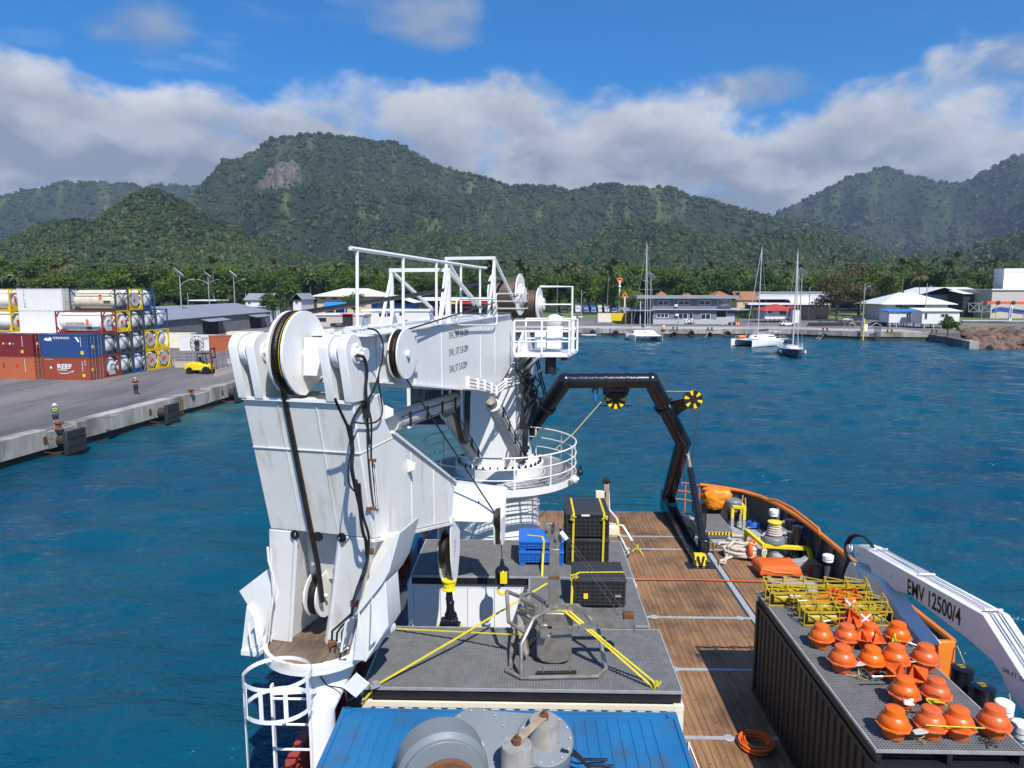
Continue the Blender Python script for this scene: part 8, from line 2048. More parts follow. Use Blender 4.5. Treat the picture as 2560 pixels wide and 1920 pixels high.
def cabin(label,xl,xr,ye,yr,yb,Y,rm,wins,xs):
 base=gy('g',xl,yb,Y).z;t=house('site_cabin',label,'g',xl,xr,ye,yr,Y,5.5,'mono','wall_white',rm,wins,over=.5,base=base,group='white cabins on stilts',cat='cabin')
 for x in xs:
  for y in(Y+.2,Y+5.2):p=gy('g',x,yb,Y);b=MB();b.beam((p.x,y,ZQ),(p.x,y,base),.22,.22);b.build('stilt','wall_beige',t)
cabin('white cabin on stilts with a bright blue roof',972,1280,660,640,762,199,'roof_blue',[(1128,675,1170,708)],(980,1040,1085,1135,1195,1270))
cabin('white cabin on stilts with a white roof at the right',1278,1622,657,630,772,191,'roof_white',[(1295,675,1320,728,'white_clean',1),(1445,683,1515,708)],(1296,1382,1455,1570,1615))
house('blue_store','pale blue gabled store behind the shipping office','g',1270,1640,498,435,282,18,'gy','wall_sky','roof_white',[(1550,505,1590,530)],over=1.5)
house('warehouse','tall white warehouse at the right edge','g',2030,2700,300,262,283,6,'flat','wall_white','roof_white',over=.1)
house('warehouse_hall','grey warehouse hall with blue wave stripe at the right edge','g',1922,2700,462,450,262,20,'flat','wall_beige','roof_white',over=.5)
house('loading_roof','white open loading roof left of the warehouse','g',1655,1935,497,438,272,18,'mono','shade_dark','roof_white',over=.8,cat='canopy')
def right_yard():
 p0,p1=gy('g',1822,590,250),gy('g',2500,595,250);h=gy('g',1822,565,250).z-p0.z
 t=thing('fence_banner','long orange banner with round logos on the warehouse fence','banner',p0);b=MB();b.prism([p0,p1,p1+UPV*h,p0+UPV*h],(0,.1,0));b.build('cloth','banner_orange',t,smooth=0)
 for x in(1855,1975,2115):c=gy('g',x,579,249.9);b=MB();b.lathe(c,[(.02,0),(.75,0),(.75,.04),(.02,.05)],18,(0,-1,0));b.build('round_logo','sign_dark',t)
 for x in(1830,1960,2090,2220,2350):c=gy('g',x,590,250.3);b=MB();b.beam((c.x,250.3,ZQ),(c.x,250.3,c.z+1),.15,.15);b.build('post','galvanised',t)
 for k in range(2):
  P=[gy('g',x,y,261.7)for x,y in((1925,655-k*14),(2000,640-k*14),(2090,652-k*14),(2212,665-k*10),(2400,650-k*12))];b=MB()
  for a,c in zip(P[:-1],P[1:]):b.beam(a,c,.06,.7)
  tag(b.build('wave_stripe','car_blue',loc=P[0]),'%s blue wave stripe painted on the warehouse wall'%('lower','upper')[k],'stripe')
 a,c=gy('g',2075,722,236),gy('g',2110,605,236);t=thing('sign_totem','white and blue upright sign totem before the warehouse','sign',(a.x,236,ZQ));b=MB();b.bx(a.x,c.x,236,236.5,ZQ,c.z);b.build('pylon','wall_white',t,smooth=0);b=MB();b.bx(a.x+.6,c.x-.6,235.95,235.99,c.z-4.2,c.z-.6);b.build('blue_panel','car_blue',t,smooth=0)
 t=thing('yard_gate','grey steel gate with crossed braces left of the warehouse','gate',gy('g',1800,665,258))
 for x0,x1 in((1700,1795),(1800,1900)):
  for u_,v_ in(((x0,580),(x1,665)),((x0,665),(x1,580)),((x0,582),(x1,582)),((x0,662),(x1,662)),((x0,580),(x0,665)),((x1,580),(x1,665))):b=MB();b.beam(gy('g',*u_,258),gy('g',*v_,258),.14,.14);b.build('gate_bar','galvanised',t)
  # stone wall and fence below the pine
 a,c=gz('g',225,795,ZQ),gz('g',965,790,ZQ);t=thing('stone_wall','low dark dry stone wall behind the right hand quay','wall',a);rd=random.Random(4)
 L=(c-a).length;d=(c-a).normalized();n_=int(L/.85)
 for r_ in range(2):
  for i in range(n_):
   q=a+d*(i+.5*(r_%2))*.85;m_=MB();s_=rd.uniform(.8,1.0);m_.box((q.x,q.y+rd.uniform(-.06,.06),ZQ+.28+r_*.52),(.82*s_,.7,.5),rd.uniform(-.06,.06));m_.build('stone','stone_dark',t,bevel=.06)
 t=thing('wire_fence','white mesh fence panel behind the pine and cars','fence',gy('g',760,660,258))
 for i in range(6):p=gy('g',762+i*29,658,258);b=MB();b.beam((p.x,258,ZQ),(p.x,258,gy('g',760,614,258).z),.09,.09);b.build('post','galvanised',t)
 for y in(616,636,656):b=MB();b.beam(gy('g',762,y,258),gy('g',908,y,258),.05,.05);b.build('rail','galvanised',t)
right_yard()
# ------------------------------------------------------------------ far quay: face blocks, tyres, bollards, slip, rocks
def far_quay():
 pts=[Vector((CORN.x,CORN.y,ZQ)),Vector((-5,188.5,ZQ))]+FARQ
 t=thing('harbour_wall','old concrete harbour wall along the far basin side','quay wall',FARQ[1])
 for p,q in zip(pts[:-1],pts[1:]):
  d=(q-p);L=d.length;d.normalize();n=Vector((d.y,-d.x,0));m_=max(1,int(L/6.5))
  for i in range(m_):
   a,c=p+d*(L*i/m_+.03),p+d*(L*(i+1)/m_-.03);b=MB();b.prism([(w.x,w.y,.75)for w in(a-n*.8,c-n*.8,c+n*.3,a+n*.3)],(0,0,ZQ+.12-.75));b.build('coping_block','quay_concrete',t,bevel=.04)
  b=MB();b.prism([(w.x,w.y,-1)for w in(p-n*.5,q-n*.5,q+n*.1,p+n*.1)],(0,0,1.76));b.build('footing','wet_concrete',t)
 rt=MB();n_=0
 for i,(k,x,y)in enumerate((('f',165,915),('f',390,922),('f',967,935),('f',1140,925),('f',1320,940),('f',1500,935),('g',372,888))):
  c=gy(k,x,y,np.interp(gy(k,x,y,183).x,[q.x for q in FARQ],[q.y for q in FARQ])-.55);r_=.78 if i!=5 else.95
  tt=thing('tyre_fender','black tyre fender on the harbour wall, %s from the left'%('first','second','third','fourth','fifth','sixth','seventh')[i],'tyre',(c.x,c.y,c.z-r_),'tyre fenders');b=MB();b.lathe(c-Vector((0,.25,0)),[(r_*.55,.02),(r_*.6,0),(r_*.92,0),(r_,.12),(r_,.4),(r_*.92,.5),(r_*.6,.5),(r_*.55,.48),(r_*.55,.02)],24,(0,1,0),False);b.build('tyre','black_rubber',tt)
  b=MB();b.tube([c+Vector((0,0,r_*.6)),Vector((c.x,c.y+.3,ZQ+.15))],.04,5);b.build('chain','bare_rust',tt)
 for i,(k,x,y)in enumerate((('f',978,893),('f',1322,897),('g',378,845),('g',972,858),('g',1385,862))):
  p=gz(k,x,y,ZQ+.02);tt=thing('harbour_bollard','dark double bollard on the far quay, %s from the left'%('first','second','third','fourth','fifth')[i],'bollard',p,'far quay bollards');b=MB();b.box(p+UPV*.08,(1.9,1.0,.16));b.build('base','bare_rust',tt,bevel=.04)
  for s in(-.5,.5):b=MB();b.lathe(p+Vector((s,0,.16)),[(.22,0),(.18,.1),(.18,.5),(.3,.58),(.28,.72),(.02,.76)],12);b.build('horn','bare_rust',tt)
  # yellow post, white kiosk, steel gangway frame, ladder
 p=gz('g',725,905,.2);y=174;a,c=gy('g',714,905,y),gy('g',738,725,y);t=thing('mooring_pile','tall bright yellow mooring pile at the far quay edge','pile',(a.x,y,0));b=MB();b.cyl(((a.x+c.x)/2,y-.4,-.5),((a.x+c.x)/2,y-.4,c.z),(c.x-a.x)/2*1.15,n=14);b.build('pipe','yellow_paint',t)
 for i in range(6):b=MB();b.torus(((a.x+c.x)/2,y-.4,.5+i*1.2),(0,0,1),(c.x-a.x)/2*1.15,.05,16,5);b.build('band','yellow_cage',t)
 a,c=gy('g',738,862,177),gy('g',775,765,177);t=thing('quay_cabinet','white service cabinet beside the yellow pile','cabinet',(a.x,177,ZQ));b=MB();b.bx(a.x,c.x,177,179,ZQ,c.z);b.build('box','wall_white',t,smooth=0);b=MB();b.bx(a.x-.2,c.x+.3,176.8,179.2,c.z,c.z+.15);b.build('lid','roof_grey',t,smooth=0)
 a,c=gy('g',825,895,173.2),gy('g',885,808,173.2);t=thing('steel_gate','dark steel bar gate hung on the far quay wall','gate',(a.x,173.2,a.z))
 for i in range(6):x=a.x+(c.x-a.x)*i/5;b=MB();b.beam((x,172.9,a.z),(x,172.9,c.z),.12,.12);b.build('bar','dark_grey',t)
 for z in(a.z,(a.z+c.z)/2,c.z):b=MB();b.beam((a.x,172.9,z),(c.x,172.9,z),.12,.12);b.build('rail','dark_grey',t)
 t=thing('handrail_steps','pale steel handrails leaning beside the yellow pile','handrail',gz('g',620,850,ZQ))
 for u_,v_ in(((600,850),(608,765)),((608,765),(650,770)),((650,770),(665,850)),((640,760),(705,825)),((780,810),(850,765)),((850,765),(900,790)),((560,850),(558,765))):b=MB();b.tube([gy('g',*u_,178),gy('g',*v_,178)],.07,6);b.build('tube','galvanised',t)
 t=thing('quay_ladder','pale metal ladder hanging over the far quay by the dinghy','ladder',gy('f',222,950,186.5))
 for x in(205,240):b=MB();b.beam(gy('f',x-4,950,186.5),gy('f',x+4,848,187),.1,.1);b.build('rail','galvanised',t)
 for i in range(7):b=MB();b.beam(gy('f',203+i,940-i*14,186.5),gy('f',238+i,940-i*14,186.5),.06,.06);b.build('rung','galvanised',t)
 # slip wall
 a,c=FARQ[-1]+Vector((1.0,.5,0)),SLIP;d=(c-a).normalized();n=Vector((d.y,-d.x,0));t=thing('slip_wall','low dark jetty wall running out beside the rocks','jetty',a.lerp(c,.5));L=(c-a).length
 for i in range(6):p,q=a+d*(L*i/6+.03),a+d*(L*(i+1)/6-.03);b=MB();b.prism([(w.x,w.y,-.8)for w in(p-n*.9,q-n*.9,q+n*.9,p+n*.9)],(0,0,2.35));b.build('block','quay_concrete' if i==5 else 'jetty_concrete',t,bevel=.05)
ground_material('jetty_concrete',(.10,.095,.088),(.19,.18,.165),(.06,.055,.05),.6)
far_quay()
ground_material('boulder',(.10,.055,.035),(.24,.15,.105),(.06,.05,.045),.35)
def rocks():
 t=thing('rock_revetment','sloping bank of brown boulders at the right edge of the basin','rock bank',gz('g',2000,950,.5));rd=random.Random(9);meshes=[]
 for v in range(6):
  bm=bmesh.new();bmesh.ops.create_icosphere(bm,subdivisions=2,radius=1.0);m_=MB();vs=[]
  for w in bm.verts:f=1+.34*noise.noise(w.co*1.3+Vector((v*9,0,0)))+.1*noise.noise(w.co*4);vs.append((w.co.x*f*1.1,w.co.y*f*.9,w.co.z*f*.68))
  m_.add(vs,[tuple(w.index for w in f.verts)for f in bm.faces]);bm.free();meshes.append(m_.build('boulder','boulder',data=True,smooth=28))
 rows=7;base=ROOT[t.name]
 for j in range(rows):
  for i in range(21):
   u_=j/(rows-1);xl=1640+(1-u_)*150;x=xl+i*44+rd.uniform(-12,12);y=1005-u_*175+rd.uniform(-6,6)-max(0,(1900-x))*.0
   z=-.1+u_*2.3;p=gz('g',x,min(y,1008),z)
   o=bpy.data.objects.new('boulder',rd.choice(meshes));col.objects.link(o);o.parent=t;o.location=p-base;s=rd.uniform(.95,1.5);o.scale=(s,s,s);o.rotation_euler=(rd.uniform(-.3,.3),rd.uniform(-.3,.3),rd.uniform(0,6))
 b=MB();P=[gz('g',1640,850,ZQ),gz('g',1790,1000,0),gz('g',2700,1015,0),gz('g',2700,820,ZQ)];b.prism([(p.x,p.y,-.8)for p in P],(0,0,.9));b.build('core','boulder',t,smooth=0)
rocks()
# ------------------------------------------------------------------ boats
mat('gelcoat',(.78,.78,.77),.25,var=.03,coat=.3);mat('hull_navy',(.012,.022,.075),.2,var=.05,coat=.4);mat('alloy_mast',(.62,.63,.64),.35,metal=.3,var=.05);mat('sail_cover',(.05,.06,.10),.8);mat('antifoul',(.03,.05,.10),.6)
def hull_mesh(b,L,B,fb,x0=0,draft=.35,stern=.75,flare=1.0,n=14,sheer=.25):
 """boat hull, bow at +y"""
 rings=[]
 for i in range(n):
  u_=i/(n-1);y=-L/2+L*u_;w=B/2*(stern+(1-stern)*min(1,u_/.4))*(1-max(0,(u_-.45)/.55)**2.2);w=max(w,.03)
  zt=fb+sheer*(u_-.35)**2*2.4
  rings.append([(x0-w*flare,y,zt),(x0-w*.96,y,zt*.35),(x0-w*.72,y,-.02),(x0-w*.2,y,-draft),(x0+w*.2,y,-draft),(x0+w*.72,y,-.02),(x0+w*.96,y,zt*.35),(x0+w*flare,y,zt)])
 b.loft(rings);return b
def rig(t,x,y,z0,z1,m1='alloy_mast',boom=4.5,spread=1.6,fwd=6,half=3.0,r=.11):
 b=MB();b.cyl((x,y,z0),(x,y,z1),r,r*.8,n=10);ms=b.build('mast',m1,t)
 b=MB();zs=z0+(z1-z0)*.5;b.beam((x-spread,y,zs),(x+spread,y,zs),.06,.06);b.build('spreader',m1,ms)
 b=MB();b.cyl((x,y-.1,z0+1.6),(x,y-boom,z0+1.7),.1,n=8);b.cyl((x,y-.2,z0+1.85),(x,y-boom,z0+1.9),.2,n=8);b.build('boom','sail_cover',t)
 for p in((x,y+fwd,z0-.6),(x-half,y-.6,z0-.6),(x+half,y-.6,z0-.6)):
  b=MB();b.tube([(x,y,z1-.3),p],.022 if p[1]<y+1 else.05,5);b.build('stay',m1,t)
 b=MB();b.cyl((x,y,z1),(x,y,z1+.8),.02,n=5);b.build('aerial',m1,ms)
def rails(t,pts,h=.7):
 b=MB();b.tube([(p[0],p[1],p[2]+h)for p in pts],.025,5);rl=b.build('lifeline','alloy_mast',t)
 for p in pts:b=MB();b.cyl(p,(p[0],p[1],p[2]+h),.025,n=5);b.build('stanchion','alloy_mast',rl)
def catamaran(label,p,rz,L,W,mast,sc=1):
 t=thing('catamaran',label,'catamaran',(0,0,0),'moored catamarans')
 for s in(-1,1):b=MB();hull_mesh(b,L,1.7,1.35,s*(W/2-.85),.3,.8);b.build('hull','gelcoat',t,smooth=50);b=MB();hull_mesh(b,L*.99,1.66,.12,s*(W/2-.85),.4,.8,sheer=0);b.build('boot_top','antifoul',t,smooth=50)
 b=MB();b.prism([(-W/2+.8,-L*.42,.95),(W/2-.8,-L*.42,.95),(W/2-.8,L*.12,.95),(-W/2+.8,L*.12,.95)],(0,0,.5));b.build('bridge_deck','gelcoat',t)
 b=MB();b.cyl((-W/2+.8,L*.40,1.35),(W/2-.8,L*.40,1.35),.11,n=8);b.build('cross_beam','alloy_mast',t)
 b=MB();b.prism([(-W/2+1.4,L*.12,1.3),(W/2-1.4,L*.12,1.3),(W/2-1.4,L*.39,1.3),(-W/2+1.4,L*.39,1.3)],(0,0,.03));b.build('trampoline','wall_lightgrey',t)
 w=W/2-1.3
 b=MB();rg=[]
 for z,k,y0,y1 in((1.44,1.0,-L*.25,L*.14),(1.75,.98,-L*.25,L*.12),(2.25,.88,-L*.24,L*.04),(2.42,.72,-L*.22,L*.0)):rg.append([(-w*k,y0,z),(-w*k,y1*.5,z),(-w*k*.6,y1,z),(w*k*.6,y1,z),(w*k,y1*.5,z),(w*k,y0,z)])
 b.loft(rg);cb=b.build('coachroof','gelcoat',t,smooth=50)
 for i in range(5):
  u_=(i-2)/2.6;b=MB();b.box((w*u_*.82,L*.093-abs(u_)*1.25,2.0),(w*.27,.12,.26),-u_*.7);b.build('cabin_window','dark_glass',cb)
 for s in(-1,1):b=MB();b.box((s*w*.955,-L*.12,1.98),(.10,2.2,.25));b.build('cabin_window','dark_glass',cb)
 b=MB();b.bx(-w*.9,w*.9,-L*.44,-L*.24,3.0,3.08);bm_=b.build('bimini','gelcoat',t)
 for s in(-1,1):
  for y in(-L*.43,-L*.25):b=MB();b.cyl((s*w*.85,y,1.4),(s*w*.85,y,3.0),.03,n=6);b.build('post','alloy_mast',bm_)
 rig(t,0,L*.03,1.5,mast,fwd=L*.37,half=W/2-.9,boom=L*.32)
 for s in(-1,1):rails(t,[(s*(W/2-.15),-L*.4+i*L*.14,1.4)for i in range(6)])
 b=MB();b.ball((W/2+.1,0,.9),.28,8,1.8);b.build('fender','gelcoat',t)
 put(t,p,rz);return t
P1=gz('f',700,1000,0);catamaran('white catamaran lying bow on before the harbour office',(P1.x,P1.y+4,0),math.pi+.02,12,8.2,23.2)
P2=gz('f',1790,1050,0);t=catamaran('white catamaran lying slantwise with a gold emblem on its side',(P2.x+1.2,P2.y+3,0),R(128),12.5,7.0,21.5)
def cat_extras():
 c=gy('f',1636,957,P2.y+1);d=thing('small_tender','orange inflatable on the foredeck of the slanting catamaran','dinghy',c);b=MB();b.lathe(c,[(.2,-.9),(.38,-.7),(.42,0),(.38,.7),(.2,.9)],12,(1,.2,0));b.build('tube','orange_paint',d)
cat_extras()
def monohull():
 p=gz('g',135,1085,0);t=thing('sailing_yacht','navy blue hulled sailing yacht nearest the ship','yacht',(0,0,0));L,B=12.5,4.0
 b=MB();hull_mesh(b,L,B,1.35,0,.5,.72);b.build('hull','hull_navy',t,smooth=50)
 for s in(-1,1):
  b=MB();b.tube([(s*B/2*(.72+.28*min(1,u/.4))*(1-max(0,(u-.45)/.55)**2.2),-L/2+L*u,1.37+.25*(u-.35)**2*2.4)for u in[i/13 for i in range(14)]],.07,6);b.build('toe_rail','gelcoat',t)
 b=MB();hull_mesh(b,L*.985,B*.97,.06,0,.0,.72,sheer=.25)
 b.v=[(x,y,z+1.31)for x,y,z in b.v];b.build('side_deck','gelcoat',t,smooth=50)
 b=MB();hull_mesh(b,L*.995,B*.99,.14,0,.6,.72,sheer=0);b.build('boot_top','antifoul',t,smooth=50)
 b=MB();rg=[]
 for z,k in((1.42,1),(1.75,.92),(1.88,.7)):rg.append([(-1.2*k,-2.2,z),(-1.2*k,1.0,z),(-.6*k,3.0*k,z),(.6*k,3.0*k,z),(1.2*k,1.0,z),(1.2*k,-2.2,z)])
 b.loft(rg);cb=b.build('coachroof','gelcoat',t,smooth=50)
 for s in(-1,1):b=MB();b.box((s*1.13,-.6,1.63),(.08,2.0,.18));b.build('cabin_window','dark_glass',cb)
 b=MB();b.prism([(-1.2,-2.2,1.9),(1.2,-2.2,1.9),(1.0,-1.4,2.7),(-1.0,-1.4,2.7)],(0,-.06,0));b.bx(-1.1,1.1,-3.6,-1.4,2.7,2.76);b.build('spray_hood','sail_cover',t)
 rig(t,0,1.3,1.7,19.0,fwd=4.7,half=1.9,boom=4.8,spread=1.7,r=.13)
 for s in(-1,1):rails(t,[(s*1.75*(1-max(0,(i-3)/4)**2*.9),-5+i*1.65,1.42+.05*i)for i in range(7)])
 b=MB();b.tube([(-.9,5.2,2.2),(-.3,6.2,2.3),(.3,6.2,2.3),(.9,5.2,2.2)],.03,5);b.build('pulpit','alloy_mast',t)
 for s,y in((-1,2.2),(-1,-1),(1,1.5)):b=MB();b.ball((s*2.05,y,.75),.2,8,2.0);b.build('fender','gelcoat',t)
 b=MB();b.box((0,-4.9,2.6),(2.2,.1,.1));b.cyl((-1.1,-4.9,1.4),(-1.1,-4.9,2.6),.04);b.cyl((1.1,-4.9,1.4),(1.1,-4.9,2.6),.04);b.build('stern_arch','alloy_mast',t)
 b=MB();b.cyl((0,-5.4,.8),(0,-5.4,1.5),.3);b.build('wind_vane','gelcoat',t)
 put(t,(p.x+.5,p.y+5.2,0),math.pi-.16)
monohull()
def dinghy():
 p=gz('f',125,950,0);t=thing('dinghy','pale grey inflatable dinghy tied below the far quay','dinghy',(p.x,p.y,0));b=MB();P=[(1.9,-.75,.3),(.5,-.8,.28),(-1.2,-.75,.28),(-1.9,-.3,.36),(-1.9,.3,.36),(-1.2,.75,.28),(.5,.8,.28),(1.9,.75,.3)];b.tube([(p.x+x,p.y+y,z)for x,y,z in P],.26,10);b.build('tube','wall_lightgrey',t);b=MB();b.bx(p.x-1.5,p.x+1.7,p.y-.6,p.y+.6,.08,.2);b.build('floor','wall_lightgrey',t);b=MB();b.box((p.x+.3,p.y,.42),(.3,1.3,.06));b.build('thwart','wall_white',t)
dinghy()
for i,(a,c)in enumerate(((('f',880,925),('f',975,895)),(('f',1270,965),('f',1315,898)),(('f',1545,940),('f',1420,925)),(('g',235,925),('g',330,890)),(('g',320,920),('g',378,850)))):
 p,q=gy(*a,172),gy(*c,181);m_=p.lerp(q,.5)-UPV*.25;b=MB();b.tube([p,p.lerp(m_,.5)-UPV*.1,m_,m_.lerp(q,.5),q],.05,5);tag(b.build('rope','rope_white',loc=p),'pale mooring line from the far quay, %s from the left'%('first','second','third','fourth','fifth')[i],'rope','mooring lines of the boats')
 # ------------------------------------------------------------------ vehicles and street furniture
def car(label,m1,p,rz,kind='suv',group='parked cars'):
 t=thing('parked_car',label,'car',(0,0,0),group);L,W,H=(4.5,1.8,1.65)if kind=='suv' else(4.3,1.75,1.45)
 b=MB();rg=[]
 for x,z0,z1,w in((-L/2,.45,.85,.82),(-L/2+.15,.32,.98,.9),(-.9,.28,1.0,.92),(.7,.28,.98,.92),(L/2-.4,.3,.88,.9),(L/2,.42,.68,.8)):rg.append([(x,-W/2*w,z0),(x,W/2*w,z0),(x,W/2*w,z1),(x,-W/2*w,z1)])
 b.loft(rg);bd=b.build('body',m1,t,smooth=40,bevel=.05)
 b=MB();b.loft([[(-L/2+.2,-.78,.97),(1.1,-.78,.97),(1.1,.78,.97),(-L/2+.2,.78,.97)],[(-L/2+.6,-.66,H-.06),(.35,-.66,H-.06),(.35,.66,H-.06),(-L/2+.6,.66,H-.06)]]);b.build('glasshouse','dark_glass',t)
 b=MB();b.bx(-L/2+.55,.42,-.69,.69,H-.065,H);b.build('roof',m1,t,bevel=.03)
 for x in(-L/2+.35,-.6,.9):
  for s in(-1,1):b=MB();b.beam((x,s*.79,.97),(x*.72 if x<0 else.4,s*.67,H-.06),.07,.05);b.build('pillar',m1,t)
 for x in(-1.35,1.35):
  for s in(-1,1):wheel(t,(x,s*.80,.33),(0,1,0),.33,.2)
 for s in(-1,1):b=MB();b.box((L/2-.03,s*.6,.68),(.08,.35,.14));b.build('headlight','gelcoat',t);b=MB();b.box((-L/2+.02,s*.65,.78),(.06,.2,.2));b.build('tail_light','placard_red',t)
 put(t,p,rz);return t
cp=lambda k,x,y,Y:Vector((gy(k,x,y,Y).x,Y,ZQ+.02))
car('white hatchback parked before the red roofed office','car_white',gz('f',2080,848,ZQ+.02),R(8),'sed')
car('silver estate car parked beside the pine trunk','car_silver',cp('g',565,700,232),R(175));car('blue grey car parked right of the silver estate','car_dark',cp('g',690,695,240),R(5))
car('silver car on the road behind the big sheave','car_silver',cp('i',1360,650,222),R(5),'sed');car('white van like car beside the silver one','car_white',cp('i',1560,630,216),R(3))
for i,(x,m1)in enumerate(((2010,'car_silver'),(2110,'car_white'),(2165,'car_white'))):car('small parked car seen right of the winch, %s of three'%('left','middle','right')[i],m1,cp('j',x,640,255),R(90+i*7))
for i,(x,m1)in enumerate(((830,'car_dark'),(1060,'car_white'),(1140,'car_silver'),(1210,'shop_red'))):car('small parked car under the shop fascia, %s from the left'%('first','second','third','fourth')[i],m1,cp('j',x,650,246),R(90))
def truck(label,m1,p,rz):
 t=thing('parked_truck',label,'truck',(0,0,0),'row of parked trucks')
 b=MB();b.loft([[(-1.2,0,.6),(1.2,0,.6),(1.2,2.0,.6),(-1.2,2.0,.6)],[(-1.2,-.0,1.6),(1.2,-.0,1.6),(1.2,2.0,1.6),(-1.2,2.0,1.6)],[(-1.15,.25,2.9),(1.15,.25,2.9),(1.15,2.0,2.9),(-1.15,2.0,2.9)]]);b.build('cab',m1,t,bevel=.06)
 b=MB();b.prism([(-1.0,-.03,1.7),(1.0,-.03,1.7),(.95,.20,2.6),(-.95,.20,2.6)],(0,.04,0));b.build('windscreen','glass_glint',t)
 b=MB();b.bx(-1.25,1.25,2.3,8,1.2,3.5);b.build('box_body','wall_lightgrey' if m1=='car_white' else m1,t)
 b=MB();b.bx(-1.2,1.2,-.12,.05,.45,.8);b.build('bumper','wall_lightgrey',t)
 for s in(-1,1):b=MB();b.box((s*.85,-.06,1.05),(.4,.1,.22));b.build('headlight','gelcoat',t)
 for y in(1.0,5.6,6.8):
  for s in(-1,1):wheel(t,(s*1.05,y,.5),(1,0,0),.5,.3)
 put(t,p,rz)
mat('glass_glint',(.25,.30,.36),.05,var=.05,spec=1)
for i,(x,m1)in enumerate(((20,'car_white'),(100,'car_blue'),(175,'car_blue'),(245,'car_white'),(312,'car_white'),(378,'car_blue'))):truck('%s truck in the parked row, %s from the left'%('white' if m1=='car_white' else 'blue',('first','second','third','fourth','fifth','sixth')[i]),m1,cp('f',x,690,318),R(4)*(i%3))
for lab,m1,x in(('cream container standing left of the carport','cream_paint',285),('yellow container standing left of the carport','shop_yellow',425)):
 t=container('shipping_container',lab,m1,H=2.59,group='loose containers behind the yard');p=cp('f',x,800,228);put(t,p,R(2),sc=(.82 if x<300 else.85,1,1.1))
def lamp(label,k,xt,yt,xb,Y,arm,panel=True,grp='solar lamp posts'):
 top=gy(k,xt,yt,Y);x=top.x;t=thing('solar_lamp_post',label,'lamp post',(x,Y,ZQ),grp);h=top.z
 b=MB();b.lathe((x,Y,ZQ),[(.28,0),(.28,.05),(.16,.06),(.10,h-ZQ-.2),(.08,h-ZQ)],10);b.build('pole','galvanised',t)
 if panel:
  c=Vector((x,Y,h+.6));m=Matrix.Rotation(R(38),3,'Y')@Matrix.Rotation(R(-30),3,'X');b=MB();b.box(c,(2.6,1.6,.08),rot=m);b.build('solar_panel','panel_solar',t);b=MB();b.box(c-(m@Vector((0,0,.06))),(2.75,1.72,.05),rot=m);b.build('panel_frame','galvanised',t);b=MB();b.cyl((x,Y,h-.05),c,.07,n=6);b.build('panel_stem','galvanised',t)
 for s in arm:b=MB();b.tube([(x,Y,h-2.3),(x+s*.9,Y,h-1.5),(x+s*2.6,Y,h-.9)],.06,6);b.build('arm','galvanised',t);b=MB();b.box((x+s*3.0,Y,h-.85),(.9,.35,.14));b.build('lamp_head','wall_lightgrey',t,bevel=.03)
lamp('solar lamp post nearest, left in front of the shed','i',215,215,260,160,(1,));lamp('solar lamp post with two arms behind the shed','i',530,230,545,214,(-1,1));lamp('solar lamp post at the right end of the shed','i',812,225,840,203,(1,));lamp('solar lamp post cut by the left edge of the view','h',-40,190,-30,150,(1,))
lamp('solar lamp post behind the first catamaran','f',742,370,740,206,(-.6,));lamp('solar lamp post behind the blue yacht','g',168,310,165,196,(-.4,))
for i,(k,x,yt,Y)in enumerate((('g',748,400,205),('g',1322,400,214),('g',240,435,245),('f',55,492,240),('i',305,400,245),('i',945,405,240),('f',2190,405,260))):
 lamp('plain %s pole standing %s'%(('lamp','lamp','power','light','light','power','light')[i],('behind the yellow pile','behind the white cabins','left of the pine','beside the parked trucks','behind the grey shed roof','before the white house','behind the roof terrace')[i]),k,x,yt,x,Y,(.35,)if i in(0,1,3)else(),False,'plain poles')
def daymarks():
 mat('mark_orange',(.80,.20,.03),.6)
 for i,(x,y0,y1,yb,Y,inv)in enumerate(((432,380,435,680,262,True),(483,512,568,690,236,False))):
  c=gy('f',x,(y0+y1)/2,Y);h=(gy('f',x,y0,Y).z-gy('f',x,y1,Y).z);t=thing('leading_mark','orange %s triangle leading mark on a %s pole'%(('downward','upward')[i],('tall','short')[i]),'day mark',(c.x,Y,ZQ));s=-1 if inv else 1
  P=[Vector((c.x-h*.5,Y,c.z-s*h/2)),Vector((c.x+h*.5,Y,c.z-s*h/2)),Vector((c.x,Y,c.z+s*h/2))]
  for a,q in zip(P,P[1:]+P[:1]):b=MB();b.beam(a,q,.2,h*.17,(0,-1,0))if False else b.beam(a,q,h*.2,.12,(0,-1,0));b.build('board','mark_orange',t)
  b=MB();b.cyl((c.x,Y+.15,ZQ),(c.x,Y+.15,c.z+h*(.2 if inv else-.3)),.28,n=10);b.build('pole','wall_white',t)
  if inv:b=MB();b.cyl((c.x,Y,c.z+h/2),(c.x,Y,c.z+h*1.9),.06,n=6);b.build('aerial','galvanised',t);b=MB();b.ball(gy('f',x,462,Y),.5,8);b.build('lantern','wall_white',t)
daymarks()
